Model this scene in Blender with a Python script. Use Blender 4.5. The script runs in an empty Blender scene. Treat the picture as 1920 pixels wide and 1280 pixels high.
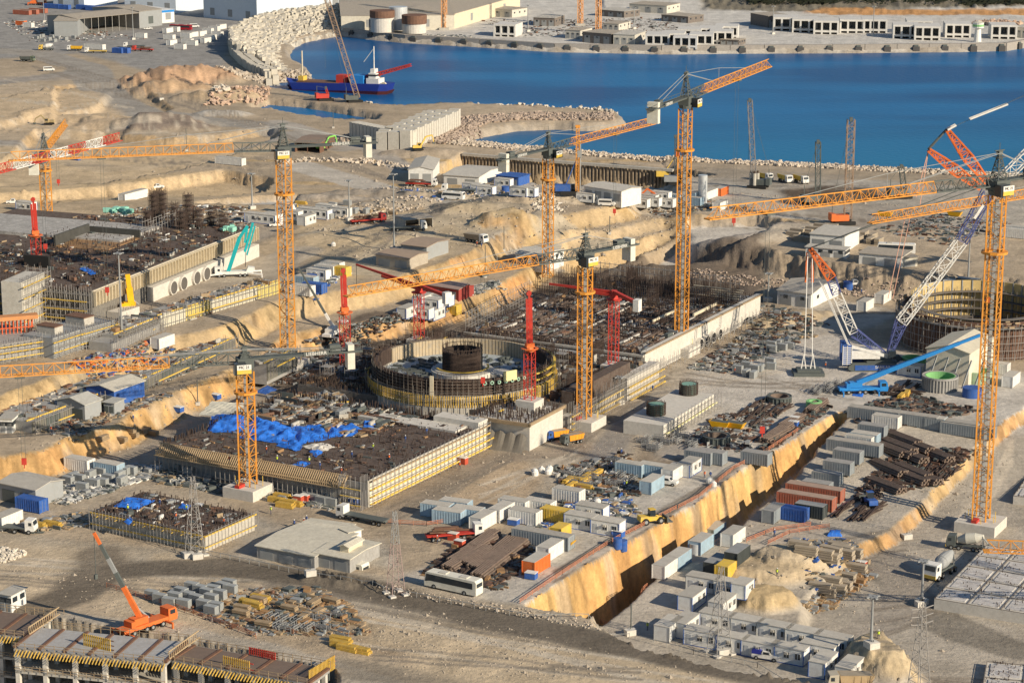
import bpy, math, random
import numpy as np
from mathutils import Vector
random.seed(7); R=random.random
def U_(a,b): return a+(b-a)*random.random()
SC=bpy.context.scene; COL=SC.collection
# ---------------------------------------------------------------- camera, sky, sun, exposure
FOC=4338.; TH=math.radians(14); CH=155.; c_,s_=math.cos(TH),math.sin(TH)
cam=bpy.data.cameras.new('camera'); camo=bpy.data.objects.new('camera',cam); COL.objects.link(camo)
camo.location=(0,0,CH); camo.rotation_euler=(math.radians(90-14),0,0)
cam.sensor_width=36; cam.lens=36*FOC/1920; cam.clip_start=5; cam.clip_end=20000
SC.camera=camo
SUN_AZ=math.radians(-38); SUN_EL=math.radians(25)
w=bpy.data.worlds.new("World"); SC.world=w; w.use_nodes=True
nt=w.node_tree; sky=nt.nodes.new('ShaderNodeTexSky'); sky.sky_type='NISHITA'; sky.sun_disc=False
sky.sun_elevation=SUN_EL; sky.sun_rotation=math.radians(90)-SUN_AZ; sky.altitude=150; sky.dust_density=.4; sky.ozone_density=4.0; sky.air_density=1.3
bg=nt.nodes['Background']; bg.inputs['Strength'].default_value=0.068
nt.links.new(sky.outputs[0],bg.inputs['Color'])
sun=bpy.data.lights.new('sun','SUN'); sun.energy=5.0; sun.angle=math.radians(0.5); sun.color=(1.0,0.86,0.66)
so=bpy.data.objects.new('sun',sun); COL.objects.link(so)
sd=Vector((math.cos(SUN_EL)*math.cos(SUN_AZ),math.cos(SUN_EL)*math.sin(SUN_AZ),math.sin(SUN_EL)))
so.rotation_euler=sd.to_track_quat('Z','Y').to_euler()
SC.view_settings.view_transform='Standard'; SC.view_settings.look='None'; SC.view_settings.exposure=0.2; SC.view_settings.gamma=1
SC.render.engine='CYCLES'
SC.cycles.max_bounces=4; SC.cycles.diffuse_bounces=2; SC.cycles.glossy_bounces=2; SC.cycles.caustics_reflective=False; SC.cycles.caustics_refractive=False
# ---------------------------------------------------------------- projection helpers (used once, to survey where things stand)
def P(px,py,z=0.):
    a=(px-960)/FOC; b=(640-py)/FOC
    dz=-s_+b*c_; t=(z-CH)/dz
    return Vector((a*t,(c_+b*s_)*t,z))
def ZT(B,py):
    k=(640-py)/FOC
    return CH+B[1]*(k*c_-s_)/(c_+k*s_)
def prj(x,y,z):
    q=z-CH; dep=y*c_-q*s_; up=y*s_+q*c_
    return 960+FOC*x/dep, 640-FOC*up/dep
def ang(a,b): return math.atan2(b[1]-a[1],b[0]-a[0])
# ---------------------------------------------------------------- mesh builder
class MB:
    def __init__(s): s.v=[]; s.f=[]; s.m=[]
    def quad(s,pts,m=0):
        n=len(s.v); s.v+= [tuple(p) for p in pts]; s.f.append(tuple(range(n,n+len(pts)))); s.m.append(m)
    def hexa(s,p,m=0):   # 8 points: bottom 4 ccw, top 4 ccw
        n=len(s.v); s.v+=[tuple(q) for q in p]
        for f in ((0,3,2,1),(4,5,6,7),(0,1,5,4),(1,2,6,5),(2,3,7,6),(3,0,4,7)):
            s.f.append(tuple(n+i for i in f)); s.m.append(m)
    def box(s,x0,x1,y0,y1,z0,z1,m=0):
        s.hexa([(x0,y0,z0),(x1,y0,z0),(x1,y1,z0),(x0,y1,z0),(x0,y0,z1),(x1,y0,z1),(x1,y1,z1),(x0,y1,z1)],m)
    def rbox(s,cx,cy,cz,lx,ly,lz,yaw=0,m=0,tilt=0):  # centre, size
        ca,sa=math.cos(yaw),math.sin(yaw); ct,st=math.cos(tilt),math.sin(tilt); p=[]
        for k in (-.5,.5):
            for i,j in ((-.5,-.5),(.5,-.5),(.5,.5),(-.5,.5)):
                x,y,z=i*lx,j*ly,k*lz
                x,z=x*ct-z*st,x*st+z*ct
                p.append((cx+x*ca-y*sa,cy+x*sa+y*ca,cz+z))
        s.hexa(p,m)
    def beam(s,a,b,w,h=None,m=0,w2=None):
        a=Vector(a);b=Vector(b);d=b-a
        if d.length<1e-6: return
        d.normalize(); up=Vector((0,0,1)) if abs(d.z)<.95 else Vector((1,0,0))
        x=d.cross(up).normalized(); y=x.cross(d); h=h or w; w2=w2 or w; h2=h*w2/w
        p=[]
        for q,ww,hh in ((a,w,h),(b,w2,h2)):
            for i,j in ((-.5,-.5),(.5,-.5),(.5,.5),(-.5,.5)): p.append(q+x*i*ww+y*j*hh)
        s.hexa(p,m)
    def cyl(s,a,b,r,n=12,m=0,r2=None,caps=True):
        a=Vector(a);b=Vector(b);d=(b-a).normalized(); up=Vector((0,0,1)) if abs(d.z)<.95 else Vector((1,0,0))
        x=d.cross(up).normalized(); y=x.cross(d); r2=r if r2 is None else r2; k=len(s.v)
        for q,rr in ((a,r),(b,r2)):
            for i in range(n):
                t=2*math.pi*i/n; s.v.append(tuple(q+x*rr*math.cos(t)+y*rr*math.sin(t)))
        for i in range(n):
            j=(i+1)%n; s.f.append((k+i,k+j,k+n+j,k+n+i)); s.m.append(m)
        if caps:
            s.f.append(tuple(k+i for i in range(n))[::-1]); s.m.append(m); s.f.append(tuple(k+n+i for i in range(n))); s.m.append(m)
    def ring(s,cx,cy,z0,z1,r0,r1,n=48,m=0,a0=0,a1=2*math.pi):
        full=abs(a1-a0-2*math.pi)<1e-6; N=n if full else n+1; k=len(s.v)
        for i in range(N):
            t=a0+(a1-a0)*i/n
            for r,z in ((r0,z0),(r1,z0),(r1,z1),(r0,z1)): s.v.append((cx+r*math.cos(t),cy+r*math.sin(t),z))
        for i in range(n):
            j=(i+1)%N
            for q in range(4):
                q2=(q+1)%4; s.f.append((k+i*4+q,k+j*4+q,k+j*4+q2,k+i*4+q2)); s.m.append(m)
        if not full:
            s.f.append((k,k+1,k+2,k+3)); s.m.append(m); e=k+4*(N-1); s.f.append((e+3,e+2,e+1,e)); s.m.append(m)
    def poly(s,pts,z0,z1,m=0,mt=None):  # vertical prism, ccw outline
        n=len(pts);k=len(s.v)
        for z in (z0,z1):
            for p in pts: s.v.append((p[0],p[1],z))
        for i in range(n):
            j=(i+1)%n; s.f.append((k+i,k+j,k+n+j,k+n+i)); s.m.append(m)
        s.f.append(tuple(k+n+i for i in range(n))); s.m.append(m if mt is None else mt); s.f.append(tuple(k+i for i in range(n))[::-1]); s.m.append(m)
    def lattice(s,a,b,w,h,n,cw,bw,up=(0,0,1),m=0,w2=None,tri=False,posts=True):
        # four-chord (or three-chord) truss from a to b
        a=Vector(a);b=Vector(b);d=(b-a).normalized(); up=Vector(up)
        if abs(d.dot(up))>.97: up=Vector((0,1,0))
        x=d.cross(up).normalized(); y=x.cross(d).normalized(); w2=w if w2 is None else w2
        def sec(t):
            q=a.lerp(b,t); ww=w+(w2-w)*t; hh=h*(ww/w)
            if tri: return [q-x*ww/2-y*hh/2,q+x*ww/2-y*hh/2,q+y*hh/2]
            return [q-x*ww/2-y*hh/2,q+x*ww/2-y*hh/2,q+x*ww/2+y*hh/2,q-x*ww/2+y*hh/2]
        S=[sec(i/n) for i in range(n+1)]; K=len(S[0])
        for k in range(K): s.beam(S[0][k],S[n][k],cw,m=m)
        for i in range(n):
            for k in range(K):
                l=(k+1)%K
                if (i+k)%2: s.beam(S[i][k],S[i+1][l],bw,m=m)
                else: s.beam(S[i][l],S[i+1][k],bw,m=m)
                if posts: s.beam(S[i][k],S[i][l],bw,m=m)
    def build(s,name,mats,parent=None,smooth=False,loc=None,yaw=0):
        me=bpy.data.meshes.new(name); me.from_pydata(s.v,[],s.f)
        if not isinstance(mats,(list,tuple)): mats=[mats]
        for q in mats: me.materials.append(q)
        if len(mats)>1: me.polygons.foreach_set('material_index',s.m)
        if smooth: me.polygons.foreach_set('use_smooth',[True]*len(s.f))
        o=bpy.data.objects.new(name,me); COL.objects.link(o)
        if parent: o.parent=parent
        if loc is not None: o.location=loc
        if yaw: o.rotation_euler=(0,0,yaw)
        return o
ALL=[]
def tag(o,label,cat,group=None,kind=None):
    o['label']=label; o['category']=cat
    if group: o['group']=group
    if kind: o['kind']=kind
    ALL.append(o); return o
def empty(name,loc,yaw=0):
    o=bpy.data.objects.new(name,None); COL.objects.link(o); o.location=loc; o.rotation_euler=(0,0,yaw); o.empty_display_size=.5; return o
def copy_tree(o,parent=None):
    q=o.copy(); COL.objects.link(q)
    if parent: q.parent=parent
    for ch in o.children: copy_tree(ch,q)
    return q
# ---------------------------------------------------------------- materials
MC={}
def mat(name,col,rough=.8,metal=0.,var=.12,scale=.6,dirt=.0,dirtcol=(.30,.25,.19),bump=0.,fine=6.,spec=.3,strip=None,rand=0.):
    """painted / weathered surface: slow and fine noise in the base colour, optional dust, optional corrugation bump"""
    if name in MC: return MC[name]
    m=bpy.data.materials.new(name); m.use_nodes=True; t=m.node_tree; N=t.nodes; L=t.links
    b=N['Principled BSDF']; b.inputs['Roughness'].default_value=rough; b.inputs['Metallic'].default_value=metal; b.inputs['Specular IOR Level'].default_value=spec
    tc=N.new('ShaderNodeTexCoord'); geo=N.new('ShaderNodeNewGeometry')
    def noise(sc,det=4):
        n=N.new('ShaderNodeTexNoise'); n.inputs['Scale'].default_value=sc; n.inputs['Detail'].default_value=det; n.inputs['Roughness'].default_value=.65; L.new(geo.outputs['Position'],n.inputs['Vector']); return n.outputs['Fac']
    n1=noise(scale); n2=noise(fine,3)
    ad=N.new('ShaderNodeMath'); ad.operation='ADD'; L.new(n1,ad.inputs[0]); L.new(n2,ad.inputs[1])
    mr=N.new('ShaderNodeMapRange'); mr.inputs[1].default_value=.6; mr.inputs[2].default_value=1.4; mr.inputs[3].default_value=1-var*1.6; mr.inputs[4].default_value=1+var*1.6; L.new(ad.outputs[0],mr.inputs[0])
    mul=N.new('ShaderNodeVectorMath'); mul.operation='SCALE'; mul.inputs[0].default_value=col[:3]; L.new(mr.outputs[0],mul.inputs['Scale'])
    out=mul.outputs[0]
    if rand:
        oi=N.new('ShaderNodeObjectInfo'); r2=N.new('ShaderNodeMapRange'); r2.inputs[3].default_value=1-rand; r2.inputs[4].default_value=1+rand; L.new(oi.outputs['Random'],r2.inputs[0])
        m2=N.new('ShaderNodeVectorMath'); m2.operation='SCALE'; L.new(out,m2.inputs[0]); L.new(r2.outputs[0],m2.inputs['Scale']); out=m2.outputs[0]
    if dirt:
        n3=noise(scale*2.3,5); r3=N.new('ShaderNodeMapRange'); r3.inputs[1].default_value=.42; r3.inputs[2].default_value=.66; r3.inputs[4].default_value=dirt; L.new(n3,r3.inputs[0])
        mx=N.new('ShaderNodeMix'); mx.data_type='RGBA'; L.new(r3.outputs[0],mx.inputs['Factor']); L.new(out,mx.inputs['A']); mx.inputs['B'].default_value=(*dirtcol,1); out=mx.outputs['Result']
    L.new(out,b.inputs['Base Color'])
    if strip or bump:
        bp=N.new('ShaderNodeBump'); bp.inputs['Strength'].default_value=.6
        if strip:
            wv=N.new('ShaderNodeTexWave'); wv.inputs['Scale'].default_value=strip; wv.bands_direction='X'; L.new(tc.outputs['Object'],wv.inputs['Vector']); L.new(wv.outputs['Fac'],bp.inputs['Height']); bp.inputs['Distance'].default_value=.06
        else:
            L.new(noise(fine*.5,6),bp.inputs['Height']); bp.inputs['Distance'].default_value=bump
        L.new(bp.outputs['Normal'],b.inputs['Normal'])
    MC[name]=m; return m
# ---------------------------------------------------------------- noise for terrain
def vnoise(x,y,seed=0):
    xi=np.floor(x).astype(np.int64); yi=np.floor(y).astype(np.int64); xf=x-xi; yf=y-yi
    def h(a,b):
        n=(a*374761393+b*668265263+seed*1442695041)&0xffffffff
        n=((n^(n>>13))*1274126177)&0xffffffff
        return ((n^(n>>16))&0xffff)/65535.
    u=xf*xf*(3-2*xf); v=yf*yf*(3-2*yf)
    return (h(xi,yi)*(1-u)+h(xi+1,yi)*u)*(1-v)+(h(xi,yi+1)*(1-u)+h(xi+1,yi+1)*u)*v
def fbm(x,y,o=4,seed=0):
    r=0;a=.5
    for i in range(o): r=r+a*vnoise(x*2**i+i*17.3,y*2**i-i*9.1,seed+i); a*=.5
    return r
def smooth(t): t=np.clip(t,0,1); return t*t*(3-2*t)
def sdist(poly,X,Y):
    """signed distance (positive inside) of arrays X,Y to a polygon"""
    n=len(poly); ins=np.zeros(X.shape,bool); d=np.full(X.shape,1e18)
    for i in range(n):
        x0,y0=poly[i][0],poly[i][1]; x1,y1=poly[(i+1)%n][0],poly[(i+1)%n][1]
        ex,ey=x1-x0,y1-y0; t=np.clip(((X-x0)*ex+(Y-y0)*ey)/(ex*ex+ey*ey+1e-9),0,1)
        d=np.minimum(d,(X-x0-t*ex)**2+(Y-y0-t*ey)**2)
        cnd=((y0>Y)!=(y1>Y))&(X<ex*(Y-y0)/(ey if abs(ey)>1e-9 else 1e-9)+x0); ins^=cnd
    d=np.sqrt(d); return np.where(ins,d,-d)
# ---------------------------------------------------------------- terrain
SEA=-3.
cx=[-9000,-4000,-2000,-1000,-600,-400]+list(np.arange(-280,2201,3.2))+[2300,2500,3000,4000,6000,11000]
ry=[-438,-430,-410,-380,-330,-260,-180,-110,-60]+list(np.arange(-36,1421,2.1))+[1440,1550,1800,2300,3200,5000]
PX,PY=np.meshgrid(np.array(cx,float),np.array(ry,float))
A_=(PX-960)/FOC; B_=(640-PY)/FOC; T_=(-CH)/(-s_+B_*c_)
GX=A_*T_; GY=(c_+B_*s_)*T_
GZ=np.zeros_like(GX); NR,NC=GX.shape
GC=np.zeros(GX.shape+(3,)); GC[:]=(.43,.35,.255)
ROUGH=np.full(GX.shape,.25)
n_lo=fbm(GX*.012,GY*.012,4,3); n_mid=fbm(GX*.07,GY*.07,4,11); n_hi=fbm(GX*.45,GY*.45,4,23)
GC*= (0.74+.5*n_lo)[...,None]
def region(poly,zref,pad):
    pw=[P(x,y,zref) for x,y in poly]
    xs=[p[0] for p in pw]; ys=[p[1] for p in pw]
    m=(GX>min(xs)-pad)&(GX<max(xs)+pad)&(GY>min(ys)-pad)&(GY<max(ys)+pad)
    return pw,m
def lev(poly,zref,z1,width,slope=None,floor=None,jag=1.2,rough=None,ramp=None,add=False,srough=.8):
    pw,m=region(poly,zref,6)
    X,Y=GX[m],GY[m]
    d=sdist(pw,X,Y)+jag*((n_mid[m]-.47)*3+(n_hi[m]-.47)*1.2)
    t=smooth(d/width) if width>2 else np.clip(d/width,0,1)
    z0=GZ[m]; tgt=z0+z1 if add else z1
    if ramp is not None: tgt=tgt*ramp(X,Y)
    GZ[m]=z0+(tgt-z0)*t
    C=GC[m]
    if floor is not None:
        k=smooth(d/3.)[:,None]; C=C*(1-k)+np.array(floor)*(.85+.3*n_mid[m])[:,None]*k
    if slope is not None:
        k=(smooth((d+.5)/1.)*(1-smooth((d-width*.95)/1.2))*(.7+.3*smooth((fbm(X*.05,Y*.05,3,9)-.35)*5)))[:,None]
        v=(.7+.6*fbm(X*.35,Y*.35,4,5))[:,None]; C=C*(1-k)+np.array(slope)*v*k
    GC[m]=C
    r=ROUGH[m]
    if rough is not None: r=np.where(d>0,rough,r)
    if slope is not None: r=np.where((d>0)&(d<width),srough,r)
    ROUGH[m]=r
def paint(poly,col,soft=3.,zref=0.,alpha=1.,jag=1.,rough=None,var=.3):
    pw,m=region(poly,zref,soft+3)
    X,Y=GX[m],GY[m]; d=sdist(pw,X,Y)+jag*((n_mid[m]-.47)*8)
    k=(smooth(d/soft+.5)*alpha)[:,None]
    v=(1-var/2+var*n_hi[m])[:,None]
    GC[m]=GC[m]*(1-k)+np.array(col)*v*k
    if rough is not None: ROUGH[m]=np.where(d>0,rough,ROUGH[m])
def strip(pts,w,col,soft=2.,z=0.,alpha=1.,rough=.05,var=.25):
    """painted track along a pixel polyline, w metres wide"""
    q=[P(x,y,z) for x,y in pts]; mnx=min(p.x for p in q)-w; mxx=max(p.x for p in q)+w; mny=min(p.y for p in q)-w; mxy=max(p.y for p in q)+w
    m=(GX>mnx)&(GX<mxx)&(GY>mny)&(GY<mxy); X,Y=GX[m],GY[m]; d=np.full(X.shape,1e18)
    for a,b in zip(q,q[1:]):
        ex,ey=b.x-a.x,b.y-a.y; t=np.clip(((X-a.x)*ex+(Y-a.y)*ey)/(ex*ex+ey*ey+1e-9),0,1); d=np.minimum(d,(X-a.x-t*ex)**2+(Y-a.y-t*ey)**2)
    d=w/2-np.sqrt(d)+ (n_mid[m]-.47)*w*.35
    k=(smooth(d/soft+.5)*alpha)[:,None]; v=(1-var/2+var*n_hi[m])[:,None]
    GC[m]=GC[m]*(1-k)+np.array(col)*v*k
    if rough is not None: ROUGH[m]=np.where(d>0,rough,ROUGH[m])
def mound(px,py,rx,ry,h,col=None,z=0.,yaw=0.,pw=1.3,rough=.7):
    q=P(px,py,z); m=(abs(GX-q.x)<max(rx,ry)*1.6)&(abs(GY-q.y)<max(rx,ry)*1.6); X,Y=GX[m]-q.x,GY[m]-q.y
    ca,sa=math.cos(yaw),math.sin(yaw); u=(X*ca+Y*sa)/rx; v=(-X*sa+Y*ca)/ry
    r=np.sqrt(u*u+v*v)*(.75+.5*fbm(GX[m]*.16,GY[m]*.16,3,31)); t=np.clip(1.15-r,0,1)
    GZ[m]+=h*np.sin(np.minimum(t*pw,1)*math.pi/2)**1.25
    if col is not None:
        k=smooth(t*4)[:,None]; GC[m]=GC[m]*(1-k)+np.array(col)*(.8+.4*n_hi[m])[:,None]*k
    ROUGH[m]=np.where(t>0.02,rough,ROUGH[m])
SAND=(.47,.37,.25); GREY=(.41,.385,.345); PALE=(.50,.465,.41); GOLD=(.50,.36,.19); ROCK=(.36,.28,.19); DARK=(.13,.10,.075); ROAD=(.27,.235,.195); BROWN=(.22,.15,.10)
ORNG=(.55,.30,.13)
rampf=lambda X,Y: 1-smooth((Y-760)/110.)
# --- large levels: left side stands higher than the foundation pit
lev([(-280,1000),(-100,935),(0,908),(110,890),(165,862),(255,836),(310,800),(440,742),(520,700),(560,668),(640,650),(760,632),(862,605),(900,592),(1000,548),(1060,500),(1180,478),(1300,440),(1560,452),(2200,480),(2200,300),(-280,300)],0,5.,5.,slope=GOLD,ramp=rampf,jag=1.4)
lev([(-280,905),(-100,850),(0,800),(110,760),(220,712),(310,682),(440,652),(560,600),(640,585),(720,572),(860,528),(915,503),(960,470),(1060,440),(1200,410),(1210,330),(-280,300)],5,10.,6.,slope=GOLD,ramp=rampf,jag=1.4)
lev([(1250,470),(1300,488),(1400,508),(1530,536),(1720,556),(2200,600),(2200,300),(1250,300)],0,6.,8.,slope=(.36,.29,.21),jag=2.4,srough=2.2,ramp=lambda X,Y:1-smooth((Y-790)/160.))
# colours of the ground, west part
paint([(-280,620),(0,610),(300,560),(500,520),(640,500),(780,470),(900,420),(1000,380),(700,330),(-280,330)],SAND,10,5)
paint([(-280,-30),(640,-30),(600,20),(440,90),(420,110),(440,150),(380,160),(150,100),(-280,130)],(.30,.29,.275),10,0)
paint([(640,-30),(2200,-30),(2200,90),(1240,95),(900,85),(640,66)],(.56,.54,.50),6,0)
paint([(1320,20),(1500,22),(1920,15),(2200,15),(2200,-36),(1290,-36)],(.20,.18,.14),8,0,rough=2.5)
paint([(1500,24),(1560,16),(1700,20),(1920,18),(2200,15),(2200,27),(1760,29),(1560,28)],ORNG,5,0,rough=1.5)
# sea
SEAP=[(532,104),(545,86),(575,77),(620,69),(645,67),(700,74),(760,80),(900,88),(1040,97),(1240,101),(1560,99),(1800,97),(1880,95),(1920,88),(2300,60),(2300,385),(1920,355),(1700,340),(1560,328),(1400,320),(1240,310),(1100,299),(980,288),(870,278),(845,270),(890,257),(960,245),(1040,241),(1100,244),(1140,241),(1162,234),(1150,222),(1100,216),(900,206),(850,204),(760,208),(700,205),(640,197),(560,185),(500,172),(470,163),(520,155),(575,148),(562,130),(537,118)]
lev(SEAP,SEA,-9.,9.,slope=(.34,.30,.25),jag=.5,srough=.9)
INLET=[(456,210),(500,195),(580,202),(640,212),(718,225),(716,235),(640,235),(560,225),(500,214)]
lev(INLET,SEA,-7.,5.,slope=(.4,.33,.25),jag=.5)
# bored-pile pit
lev([(866,292),(1000,303),(1260,322),(1340,340),(1240,352),(1040,346),(930,338),(795,322)],0,-9.,1.4,slope=GOLD,floor=SAND,jag=.1)
# west hills and terraces
for poly,z,zz,wd in [
 ([(-280,300),(0,290),(60,230),(200,235),(320,245),(410,240),(510,222),(530,240),(440,275),(350,300),(200,330),(60,330),(-280,380)],3,-3.,3.5),
 ([(-280,190),(0,178),(150,150),(215,165),(190,190),(0,230),(-280,250)],3,2.4,4),
 ([(200,330),(420,300),(520,315),(500,345),(390,372),(300,360)],4,-4.,3.2),
 ([(-280,380),(60,345),(200,330),(330,345),(240,378),(100,410),(-280,430)],4,-3.5,4),
 ([(100,150),(250,140),(330,190),(230,240),(90,220)],3,-2.,4)]:
    lev(poly,z,zz,wd,slope=(.50,.36,.21),floor=SAND,add=True,jag=1.1,srough=1.6)
mound(345,150,30,20,7,(.50,.33,.21),0,.2,rough=3.5,pw=1.0); mound(300,168,26,12,4,(.50,.35,.22),0,.1,rough=2.5,pw=1.)
mound(415,185,20,10,4,(.47,.36,.24),rough=2.); mound(262,232,34,12,4,(.27,.2,.15)); mound(300,240,24,9,3,(.22,.18,.15))
mound(160,222,30,12,3,(.46,.33,.19)); mound(420,215,14,6,2,PALE)
# pits / roads of the west
strip([(-100,85),(60,92),(160,118),(200,170),(290,205),(420,222),(520,228)],22,(.33,.305,.27),z=2); strip([(-100,160),(60,140),(150,128)],14,(.30,.28,.25),z=2)
strip([(-100,250),(60,258),(200,290),(320,280),(440,262),(540,238),(640,265)],14,(.36,.33,.29),z=3); strip([(520,228),(600,252),(700,280),(760,320)],10,(.42,.38,.33))
strip([(-100,140),(0,150),(130,145)],20,(.36,.32,.28),alpha=.6)
lev([(360,395),(480,355),(560,345),(585,355),(555,400),(430,402)],6,-2.5,2.5,slope=SAND,floor=(.55,.52,.47),add=True,jag=.2,rough=.0)
# north road and yards
strip([(560,300),(660,330),(740,352),(860,382),(1000,392),(1280,405),(1560,430),(2100,470)],15,(.50,.455,.39),z=2); strip([(700,420),(830,400),(900,385)],9,PALE,z=3)
strip([(690,530),(780,455),(850,420),(830,400),(880,380)],14,(.47,.43,.36),z=6); strip([(850,420),(900,455),(930,465),(1040,470)],12,(.47,.42,.35),z=6)
strip([(560,430),(640,410),(720,380),(740,350)],6,(.36,.32,.27),z=4)
paint([(1040,330),(1340,345),(1640,350),(1920,380),(2200,400),(2200,470),(1560,440),(1300,410),(1100,395),(900,385),(900,345)],(.44,.40,.34),8,1)
paint([(1330,322),(1560,338),(1640,345),(1500,372),(1340,360)],(.33,.29,.24),8,0,.6)
paint([(1460,372),(1560,362),(1640,368),(1660,392),(1560,408),(1470,400)],DARK,6,2,rough=.9)
paint([(1470,395),(1700,400),(1790,440),(1600,450)],(.36,.32,.27),6,3)
# rock heaps, centre north
mound(985,410,18,10,3.2,(.45,.37,.27),3,rough=1.6); mound(1090,408,10,6,3,(.40,.34,.26),3); mound(900,425,16,7,2.5,(.35,.3,.23),4); mound(820,385,18,6,2,(.42,.35,.26),4,rough=1.4)
mound(705,375,24,8,2.5,(.36,.31,.25),4,rough=1.5); mound(1010,448,22,9,2.4,(.42,.36,.27),4,rough=1.6); mound(940,450,10,6,3,(.5,.38,.22),5,rough=1.4)
mound(1180,400,16,6,3,(.36,.31,.25),3); mound(1240,395,12,5,2.5,(.33,.29,.24),3)
mound(760,415,14,7,2,(.42,.36,.28),4); mound(600,395,16,7,2,(.38,.33,.27),4); mound(800,290,18,7,2.5,(.4,.33,.25)); mound(735,272,10,5,2,(.5,.42,.32))
mound(640,460,20,10,1.6,SAND,8,rough=.3)
# open excavation north of the turbine hall
lev([(1290,415),(1420,412),(1500,430),(1400,470),(1290,475),(1180,470),(1240,440)],4,-3.5,3.,slope=ROCK,floor=(.54,.50,.44),add=True,jag=1,rough=.0)
mound(1430,455,28,9,2.,(.44,.385,.31),4,.6,rough=.5); mound(1390,448,20,6,2.,(.33,.30,.27),4,.5)
lev([(1040,455),(1130,430),(1240,405),(1290,412),(1240,440),(1140,475),(1060,490)],5,-3.,5.,slope=(.54,.41,.25),add=True,jag=2.5)
# trench east with the golden rock face
rampT=lambda X,Y: 1-smooth((Y-492)/50.)
lev([(1273,963),(1313,940),(1380,887),(1437,857),(1500,815),(1570,768),(1700,700),(2200,690),(2200,1420),(1640,1300),(1420,1268),(1200,1218),(1112,1172),(1100,1135),(1130,1095),(1215,1035)],0,-4.5,2.5,floor=(.47,.42,.35),jag=.6,rough=.1,ramp=rampT)
TR=[(987,1134),(1060,1085),(1140,1033),(1273,963),(1313,940),(1380,887),(1437,857),(1500,815),(1572,768),(1597,778),(1560,812),(1495,866),(1435,912),(1388,950),(1306,992),(1240,1038),(1200,1073),(1124,1142),(1104,1160)]
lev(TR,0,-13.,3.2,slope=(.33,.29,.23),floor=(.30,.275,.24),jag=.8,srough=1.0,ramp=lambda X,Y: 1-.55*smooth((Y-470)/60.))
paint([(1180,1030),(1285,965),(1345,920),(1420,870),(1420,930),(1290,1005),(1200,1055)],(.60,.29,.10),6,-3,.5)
# road levels at the right edge
lev([(1925,782),(1840,838),(1745,915),(1660,985),(1600,1010),(1560,1060),(1500,1110),(1500,1170),(1640,1215),(1760,1290),(2200,1420),(2200,740)],-3,-2.5,2.5,slope=GOLD,add=True,floor=(.43,.385,.32),jag=.8)
strip([(1240,1320),(1500,1160),(1720,1070),(1880,900),(2000,760),(2100,650)],22,(.42,.375,.31),z=-6); 
strip([(2100,1250),(1900,1215),(1760,1165),(1690,1090),(1640,1060)],10,(.20,.18,.15),z=-7,alpha=.8); strip([(1620,1180),(1690,1130),(1700,1080),(1660,1040)],9,(.35,.31,.26),z=-6)
mound(1440,1078,11,8,2.4,(.47,.375,.25),-5,.6,pw=1.5,rough=.5); mound(1500,1062,8,6,2.,(.5,.41,.29),-5,.3,pw=1.8); mound(1437,1136,6,5,2.8,(.5,.38,.22),-5,.6,pw=1.5); mound(1652,1248,7,8,4.2,(.50,.40,.26),-5,.4,pw=1.5)
# east yard around the crawler crane
paint([(1180,740),(1290,680),(1440,640),(1560,620),(1700,660),(1920,700),(2200,740),(2200,790),(1780,800),(1600,770),(1500,830),(1380,850),(1250,860),(1190,800)],(.54,.50,.44),8,0,rough=.05)
paint([(1430,585),(1560,560),(1700,585),(1600,620),(1440,640),(1380,600)],(.44,.40,.34),6,0)
lev([(1440,560),(1560,572),(1700,588),(2200,625),(2200,735),(1760,735),(1600,765),(1200,740),(1190,690),(1290,640),(1400,560)],0,0,1,jag=0)
mound(1480,600,14,8,2.6,(.45,.36,.24),0,.6,rough=1.)
# central apron between slabs
paint([(700,980),(940,840),(1070,830),(1190,760),(1230,700),(1290,660),(1330,680),(1200,800),(1180,870),(1070,890),(1000,960),(800,985)],(.40,.35,.28),6,0,rough=.1)
paint([(820,950),(880,880),(960,860),(1020,880),(1000,930),(900,965)],(.46,.36,.25),6)
strip([(720,975),(820,905),(900,862),(1000,850),(1110,845)],8,(.31,.255,.20),alpha=.8)
strip([(1110,880),(1180,790),(1240,730)],7,(.27,.255,.24),alpha=.7)
paint([(770,1080),(1010,1000),(1290,880),(1330,830),(1560,770),(1430,880),(1285,985),(1010,1148),(880,1130)],(.50,.46,.40),8,rough=.1)
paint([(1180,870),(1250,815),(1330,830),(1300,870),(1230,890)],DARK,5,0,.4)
# foreground road and sand
strip([(-100,1010),(100,1040),(300,1058),(560,1090),(760,1130),(1000,1175),(1200,1225),(1400,1270),(1700,1330)],17,(.40,.345,.27),z=0,soft=3)
strip([(0,1162),(250,1180),(480,1225),(700,1290)],12,(.44,.39,.32)); strip([(640,1250),(800,1275),(900,1300)],9,(.24,.21,.17),alpha=.7)
strip([(820,1300),(900,1255),(960,1235),(1060,1230)],6,(.24,.21,.17),alpha=.6,soft=5)
paint([(560,1160),(800,1150),(1000,1200),(1300,1260),(1500,1310),(900,1290),(760,1240)],(.47,.37,.245),8,0,.8)
paint([(700,1215),(760,1210),(800,1240),(760,1250)],(.22,.14,.09),4,0,.6)
paint([(300,1100),(420,1078),(560,1110),(720,1180),(650,1225),(470,1190)],(.36,.28,.19),6,0,.7,rough=.5)
paint([(400,940),(560,1000),(720,1010),(740,1060),(560,1040),(470,1060)],(.40,.36,.30),5)
paint([(-50,920),(160,900),(400,920),(420,950),(150,960),(0,990)],(.44,.37,.28),6)
paint([(160,900),(330,790),(440,745),(520,700),(560,700),(440,790),(300,830),(260,880)],(.36,.31,.25),5)
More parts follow.
